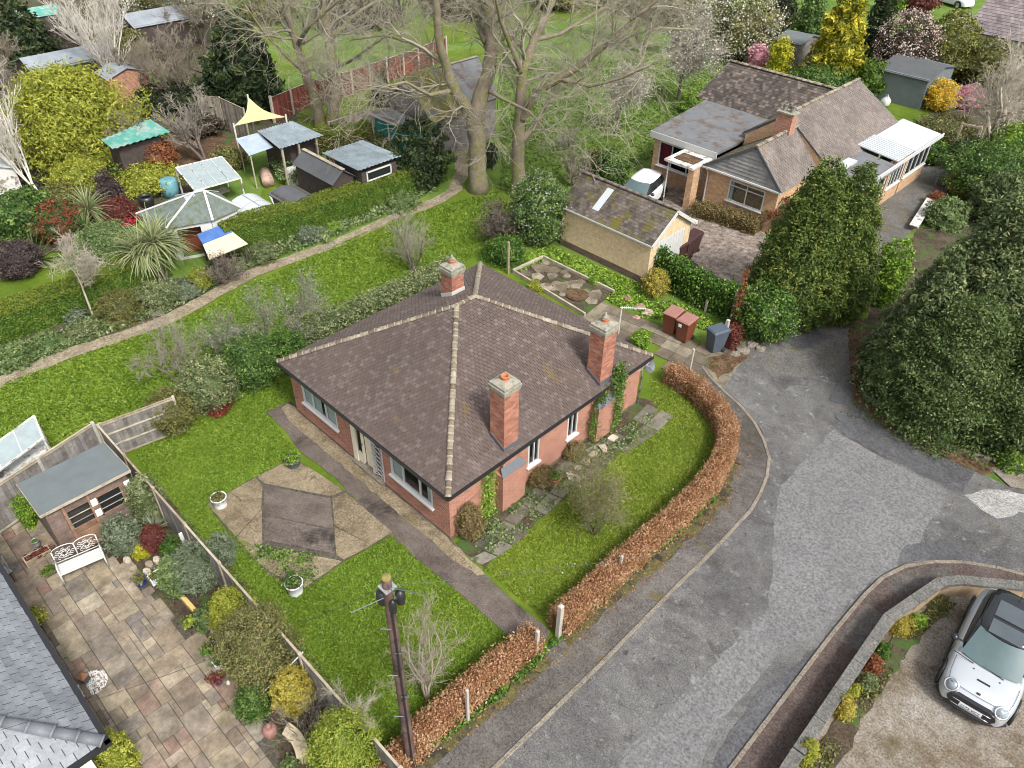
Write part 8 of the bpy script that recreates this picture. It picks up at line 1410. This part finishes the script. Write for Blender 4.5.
# curved stone bench
sb = thing('stone_bench', 'curved cream stone bench at the patio edge beside the urn', 'bench', G(293, 745)); cA = G(268, 762, .42); a0 = G(285, 728, .42); a1 = G(303, 757, .42); g = M(); inn, out = [], []
mid0 = G(298, 738, .42)
for t in np.linspace(0, 1, 11): c = (1-t)**2*a0+2*t*(1-t)*(mid0+(mid0-(a0+a1)/2)*.5)+t*t*a1; n_ = unit(c-cA); inn.append(tuple((c-n_*.15)[:2])); out.append(tuple((c+n_*.15)[:2]))
g.prism(inn+out[::-1], .36, .44); build('seat', g, mat['stonebench'], sb, bevel=.012)
for t in (.12, .88): c = (1-t)**2*a0+2*t*(1-t)*(mid0+(mid0-(a0+a1)/2)*.5)+t*t*a1; g = M(); g.box((c[0], c[1], .2), (.16, .2, .32)); build('leg', g, mat['stonebench'], sb, bevel=.02)
pot('flower_pot', 'white pot of purple flowers at the lower end of the stone bench', 290, 768, .12, .16, 'white', 'herb', .16, .14)
fn = thing('stake_ball', 'white ball on a cane standing in the variegated bush', 'ornament', G(353, 776)); b = G(353, 776); g = M(); g.tube([b, b+[0, 0, 1.2]], .012, 6); build('cane', g, mat['timber'], fn); g = M(); g.lathe(b+[0, 0, 1.18], [(.0, 0), (.06, .02), (.085, .08), (.06, .15), (.0, .17)], 14, cap=False); build('ball', g, mat['white'], fn, True)
g = M(); a_, b_2 = G(303, 652, 1.6), G(254, 702, .3); g.tube([a_, b_2], .014, 6); tag(build('cane', g, mat['whitepot']), 'long thin white cane slanting from the fence over the large dark bush', 'cane')
g = M(); a_, b_2 = G(190, 557, .5), G(180, 533, 1.55); g.bar(a_, b_2, .10, .03, (1, 0, 0)); tag(build('plank', g, mat['white'], bevel=.004), 'white plank leaning against the long fence', 'plank')
g = M(); a_, b_2 = G(183, 598, .1), G(208, 626, .1); g.bar(a_, b_2, .12, .2); tag(build('sleeper', g, mat['sleeper'], bevel=.01), 'yellowish timber sleeper edging the bed below the silvery shrub', 'sleeper')
g = M(); a_, b_2 = G(210, 628, .1), G(262, 708, .1); g.bar(a_, b_2, .07, .16); tag(build('edging_board', g, mat['timber'], bevel=.008), 'weathered board edging the bed under the yellow ball bush', 'edging')
g = M(); r2 = random.Random(3)
for (x, y) in ((128, 562), (134, 570), (150, 566), (158, 562), (165, 570), (148, 574)): p = G(x, y); g.add(*(lambda p, a, b: ([(p[0]+a*cos(t)*r2.uniform(.8, 1.1), p[1]+b*sin(t), z) for z, k_ in ((0, 1), (.13, .95)) for t in np.linspace(0, 6.28, 8)[:-1]], [tuple(range(7, 14))]+[(i, (i+1) % 7, (i+1) % 7+7, i+7) for i in range(7)]))(p, .16, .11))
tag(build('rockery', g, mat['rock'], bevel=.02), 'pale stones edging the rockery beside the round hebe', 'stones', kind='stuff')
# pebble ring with its metal pyramid
pc = G(93, 684); g = M()
for i in range(620):
    a, rr = r2.random()*6.283, sqrt(r2.random())*.36; s = r2.uniform(.012, .028); x, y = pc[0]+rr*cos(a), pc[1]+rr*sin(a); z = .05+.03*r2.random()*(1-rr/.4)
    g.add([(x-s, y, z), (x, y-s*.8, z), (x+s, y, z), (x, y+s*.8, z), (x, y, z+s*.8), (x, y, z-s)], [(0, 1, 4), (1, 2, 4), (2, 3, 4), (3, 0, 4)], r2.random())
tag(build('pebbles', g, mat['pebble'], smooth=True), 'ring of white pebbles laid on the stone patio', 'pebbles', kind='stuff')
lt = thing('garden_lantern', 'rusty pyramid-topped garden lantern among the white pebbles', 'lantern', G(86, 682)); b = G(86, 682); g = M(); g.box(b+[0, 0, .14], (.2, .2, .26), .5); build('case', g, mat['feltdark'], lt, bevel=.008); g = M(); q_ = [(b[0]+.16*cos(a), b[1]+.16*sin(a), .28) for a in (.5+pi/4, .5+3*pi/4, .5+5*pi/4, .5+7*pi/4)]; g.add(q_+[(b[0], b[1], .42)], [(0, 1, 4), (1, 2, 4), (2, 3, 4), (3, 0, 4), (0, 3, 2, 1)]); build('cap', g, plain('rusty_copper', (.26, .12, .06), .6, .2, 6), lt)
# step edging strips along the slate-roofed house
g = M(); a_, b_2 = G(44, 624), G(118, 742)
for i in range(9): p, q = a_+(b_2-a_)*i/9, a_+(b_2-a_)*(i+.96)/9; g.bar(p+[0, 0, .05], q+[0, 0, .05], .12, .1)
tag(build('drain_edging', g, mat['flag'], bevel=.008), kind='structure')
# metal chair at the left edge
ch_ = thing('metal_chair', 'small dark metal chair tucked beside the slate roof at the left edge', 'chair', G(8, 582)); b = G(8, 582); g = M(); g.box(b+[0, 0, .42], (.36, .36, .03), .3); build('seat', g, mat['galv'], ch_); g = M()
for s in (-.16, .16): g.tube([b+[s, .16, .42], b+[s, .2, .85]], .014, 6)
for z in (.58, .7, .84): g.tube([b+[-.16, .18, z], b+[.16, .18, z]], .014, 6)
build('backrest', g, mat['galv'], ch_)
for x in (-.15, .15):
    for y in (-.15, .15): g = M(); g.tube([b+[x, y, .42], b+[x, y, .04]], .014, 6); build('leg', g, mat['black'], ch_)
# ---------------------------------------------------------------- aerial, dish
ar = thing('television_aerial', 'white television aerial on a mast fixed to the taller chimney', 'aerial', (X1-.1, CHB[1]+.35, CHB[2]-.5)); mb_ = np.array([X1-.42+.33, CHB[1]+.34, CHB[2]-.45]); tz = mb_+[0, 0, 1.0]; g = M(); g.tube([mb_, tz], .018, 6); build('mast', g, mat['white'], ar)
d = unit(np.array([.75, .66, 0])); n_ = np.array([-d[1], d[0], 0]); g = M(); g.tube([tz-d*.05, tz+d*.75], .013, 6)
for i in range(12): c = tz+d*(.02+i*.064); l = .07; g.tube([c-n_*l+[0, 0, .0], c+n_*l], .009, 4); g.tube([c-[0, 0, .05], c+[0, 0, .05]], .008, 4)
build('antenna', g, mat['white'], ar)
ds = thing('satellite_dish', 'grey satellite dish on the rear corner of the bungalow', 'dish', (wx1+.2, Y1+.15, 1.6)); c = np.array([wx1+.15, Y1+.05, 1.7]); g = M(); g.lathe((0, 0, 0), [(.0, 0), (.12, .01), (.2, .035), (.25, .06)], 18, cap=False); V = np.concatenate(g.V); th_ = 1.1; V = V@np.array([[cos(th_), 0, -sin(th_)], [0, 1, 0], [sin(th_), 0, cos(th_)]])+c; g.V = [V]; build('dish', g, mat['lead'], ds, True); g = M(); g.tube([c, c+[.25, .0, -.05]], .012, 5); g.tube([c, (wx1, wy1-.1, 1.6)], .02, 6); build('bracket', g, mat['galv'], ds)
# ---------------------------------------------------------------- far bits
rt = thing('round_table', 'small round grey garden table on the drive beside the second bungalow', 'table', G(943, 186)); b = G(943, 186); g = M(); g.lathe(b+[0, 0, .72], [(0.001, 0), (.62, 0), (.62, .03), (0.001, .035)], 22, cap=False); build('tabletop', g, mat['feltold'], rt)
for a in (.6, 2.2, 3.8, 5.3): g = M(); g.tube([b+[.45*cos(a), .45*sin(a), 0], b+[.4*cos(a), .4*sin(a), .72]], .025, 6); build('leg', g, mat['galv'], rt)
def patio_chair(label, px, py, rz, m, group):
    t = thing('garden_chair', label, 'chair', group=group); local(t); g = M(); g.box((0, 0, .44), (.44, .44, .04)); build('seat', g, mat[m], t, bevel=.008); g = M(); g.box((0, .22, .70), (.44, .04, .45)); build('backrest', g, mat[m], t, bevel=.008)
    for x in (-.19, .19):
        for y in (-.19, .19): g = M(); g.box((x, y, .21), (.04, .04, .42)); build('leg', g, mat[m], t)
    p = G(px, py); t.location = (p[0], p[1], 0); t.rotation_euler = (0, 0, rz); return t
pc_ = patio_chair('pale chair on the far side of the round table', 948, 178, -.4, 'white', 'chairs round the table on the drive'); p = G(957, 185); d_2 = dup(pc_, (p[0], p[1], 0), -1.6, 'pale chair on the right of the round table')
k_ = patio_chair('dark chair at the right behind the round table', 962, 179, -1.0, 'black', 'chairs round the table on the drive')
fr_ = thing('pergola', 'tall bare timber frame like a swing standing under the pale bare tree', 'frame', G(968, 150)); g = M()
for a, c in (((959, 142), (963, 122)), ((972, 160), (982, 126)), ((963, 124), (982, 128))): p = G(*a, 0 if a[1] > 130 else 2.2); q = G(*c, 2.2); g.bar(p*[1, 1, 1], (p[0], p[1], 2.2) if a[1] > 130 else q, .1, .1, (0, 1, 0)); g.bar(q, (q[0]+.01, q[1], 0), .1, .1, (0, 1, 0))
build('timbers', g, mat['timber'], fr_)
g = M(); a_, b_2 = G(931, 199, .35), G(914, 226, .35); g.bar(a_, b_2, .45, .05); w_b = thing('plank_bench', 'long whitish plank bench at the side of the driveway', 'bench', (a_+b_2)/2*[1, 1, 0]); build('plank', g, mat['whitedirty'], w_b, bevel=.01)
for t in (.15, .85): c = a_+(b_2-a_)*t; g = M(); g.box((c[0], c[1], .16), (.35, .3, .32)); build('leg', g, mat['rubble'], w_b)
for i, (x, y, l, mm) in enumerate(((903, 94, 'bulging white sack, left of the heap by the garden store', 'white'), (912, 96, 'bulging white sack at the right of the heap by the garden store', 'whitedirty'), (907, 88, 'pale grey sack at the back of the heap by the garden store', 'whitedirty'), (897, 90, 'black sack in the heap by the garden store', 'black'), (884, 106, 'white sack behind the main ridge of the second bungalow', 'white'))):
    b = G(x, y); g = M(); ra_ = r2.uniform(.24, .34); g.lathe(b, [(ra_*.7, 0), (ra_, .15), (ra_*.95, .4), (ra_*.5, .62), (.06, .68), (.1, .76)], 12); V = np.concatenate(g.V); V = V+rng.normal(size=V.shape)*.03; V[:, 2] = np.maximum(V[:, 2], 0); g.V = [V]; tag(build('sack', g, mat[mm], smooth=True), l, 'sack')
b = G(172, 196); g = M(); g.lathe(b, [(.42, 0), (.45, .4), (.45, .9), (.38, .95), (.001, .95)], 18); tag(build('water_butt', g, mat['barrel'], smooth=True), 'pale blue water butt left of the summerhouse', 'water butt'); b = G(148, 206); g = M(); g.lathe(b, [(.32, 0), (.36, .3), (.36, .55), (.3, .55), (.29, .4)], 16, cap=False); tag(build('dark_tub', g, mat['black'], smooth=True), 'dark round tub left of the summerhouse roof', 'tub')
g = M(); b = G(266, 178); g.tube([b+[0, 0, .3], b+SIDE*.5+BACK*(-1.2)+[0, 0, .3]], .32, 12); tag(build('log', g, mat['pot' if False else 'rubble'], smooth=True), 'fat orange-brown log lying in front of the lean-to', 'log')
for i, (x, y, s) in enumerate(((640, 308, .22), (648, 314, .26), (628, 300, .2), (662, 305, .2), (636, 318, .16), (742, 352, .3), (752, 346, .26), (760, 350, .22), (735, 355, .2))):
    b = G(x, y); g = M(); k_ = 7; g.lathe(b, [(s*.9, 0), (s, s*.3), (s*.7, s*.6), (.001, s*.7)], k_, cap=False); V = np.concatenate(g.V); V = V+rng.normal(size=V.shape)*s*.12; V[:, 2] = np.maximum(V[:, 2], 0); g.V = [V]
    tag(build('stone', g, mat['rubble' if i < 5 else 'kerb']), ['broad reddish stone in the leafy bed left of the brown bins', 'largest reddish stone, nearest the terrace in the leafy bed', 'small stone at the aerial end of the leafy bed', 'stone close behind the left brown bin', 'smallest stone at the terrace edge of the leafy bed', 'large pale stone at the roadside by the laurel', 'flat pale stone second along the roadside by the laurel', 'pale stone nearest the laurel at the roadside', 'small pale stone beside the blue-grey bin'][i], 'stone')
for (x, y, r0, sq, l) in ((838, 400, .30, True, 'square iron manhole cover where the driveway meets the road'), (842, 419, .22, False, 'round dark iron cover in the patched asphalt below the driveway')):
    b = G(x, y); g = M(); 
    if sq: g.box(b+[0, 0, .045], (.55, .45, .03), .3)
    else: g.lathe(b, [(r0, .03), (r0, .056), (.001, .058)], 20, cap=False)
    tag(build('manhole_cover', g, mat['feltdark'], bevel=.006 if sq else 0), l, 'manhole cover')
for i, (x, y) in enumerate(((578, 470), (585, 463), (592, 456), (570, 478), (603, 450), (612, 440))):
    b = G(x, y); g = M(); g.box(b+[0, 0, .06], (.3, .2, .14), r2.random()*3); V = np.concatenate(g.V)+rng.normal(size=(8, 3))*.02; g.V = [V]; tag(build('stone', g, mat['rock'], bevel=.02), ['pale stone in the east bed, lowest but one', 'pale stone in the east bed behind the leggy shrub', 'pale stone in the east bed just right of the leggy shrub', 'lowest pale stone in the east bed, near the terracotta pot', 'pale stone in the east bed below the ivy', 'uppermost pale stone in the east bed'][i], 'stone')
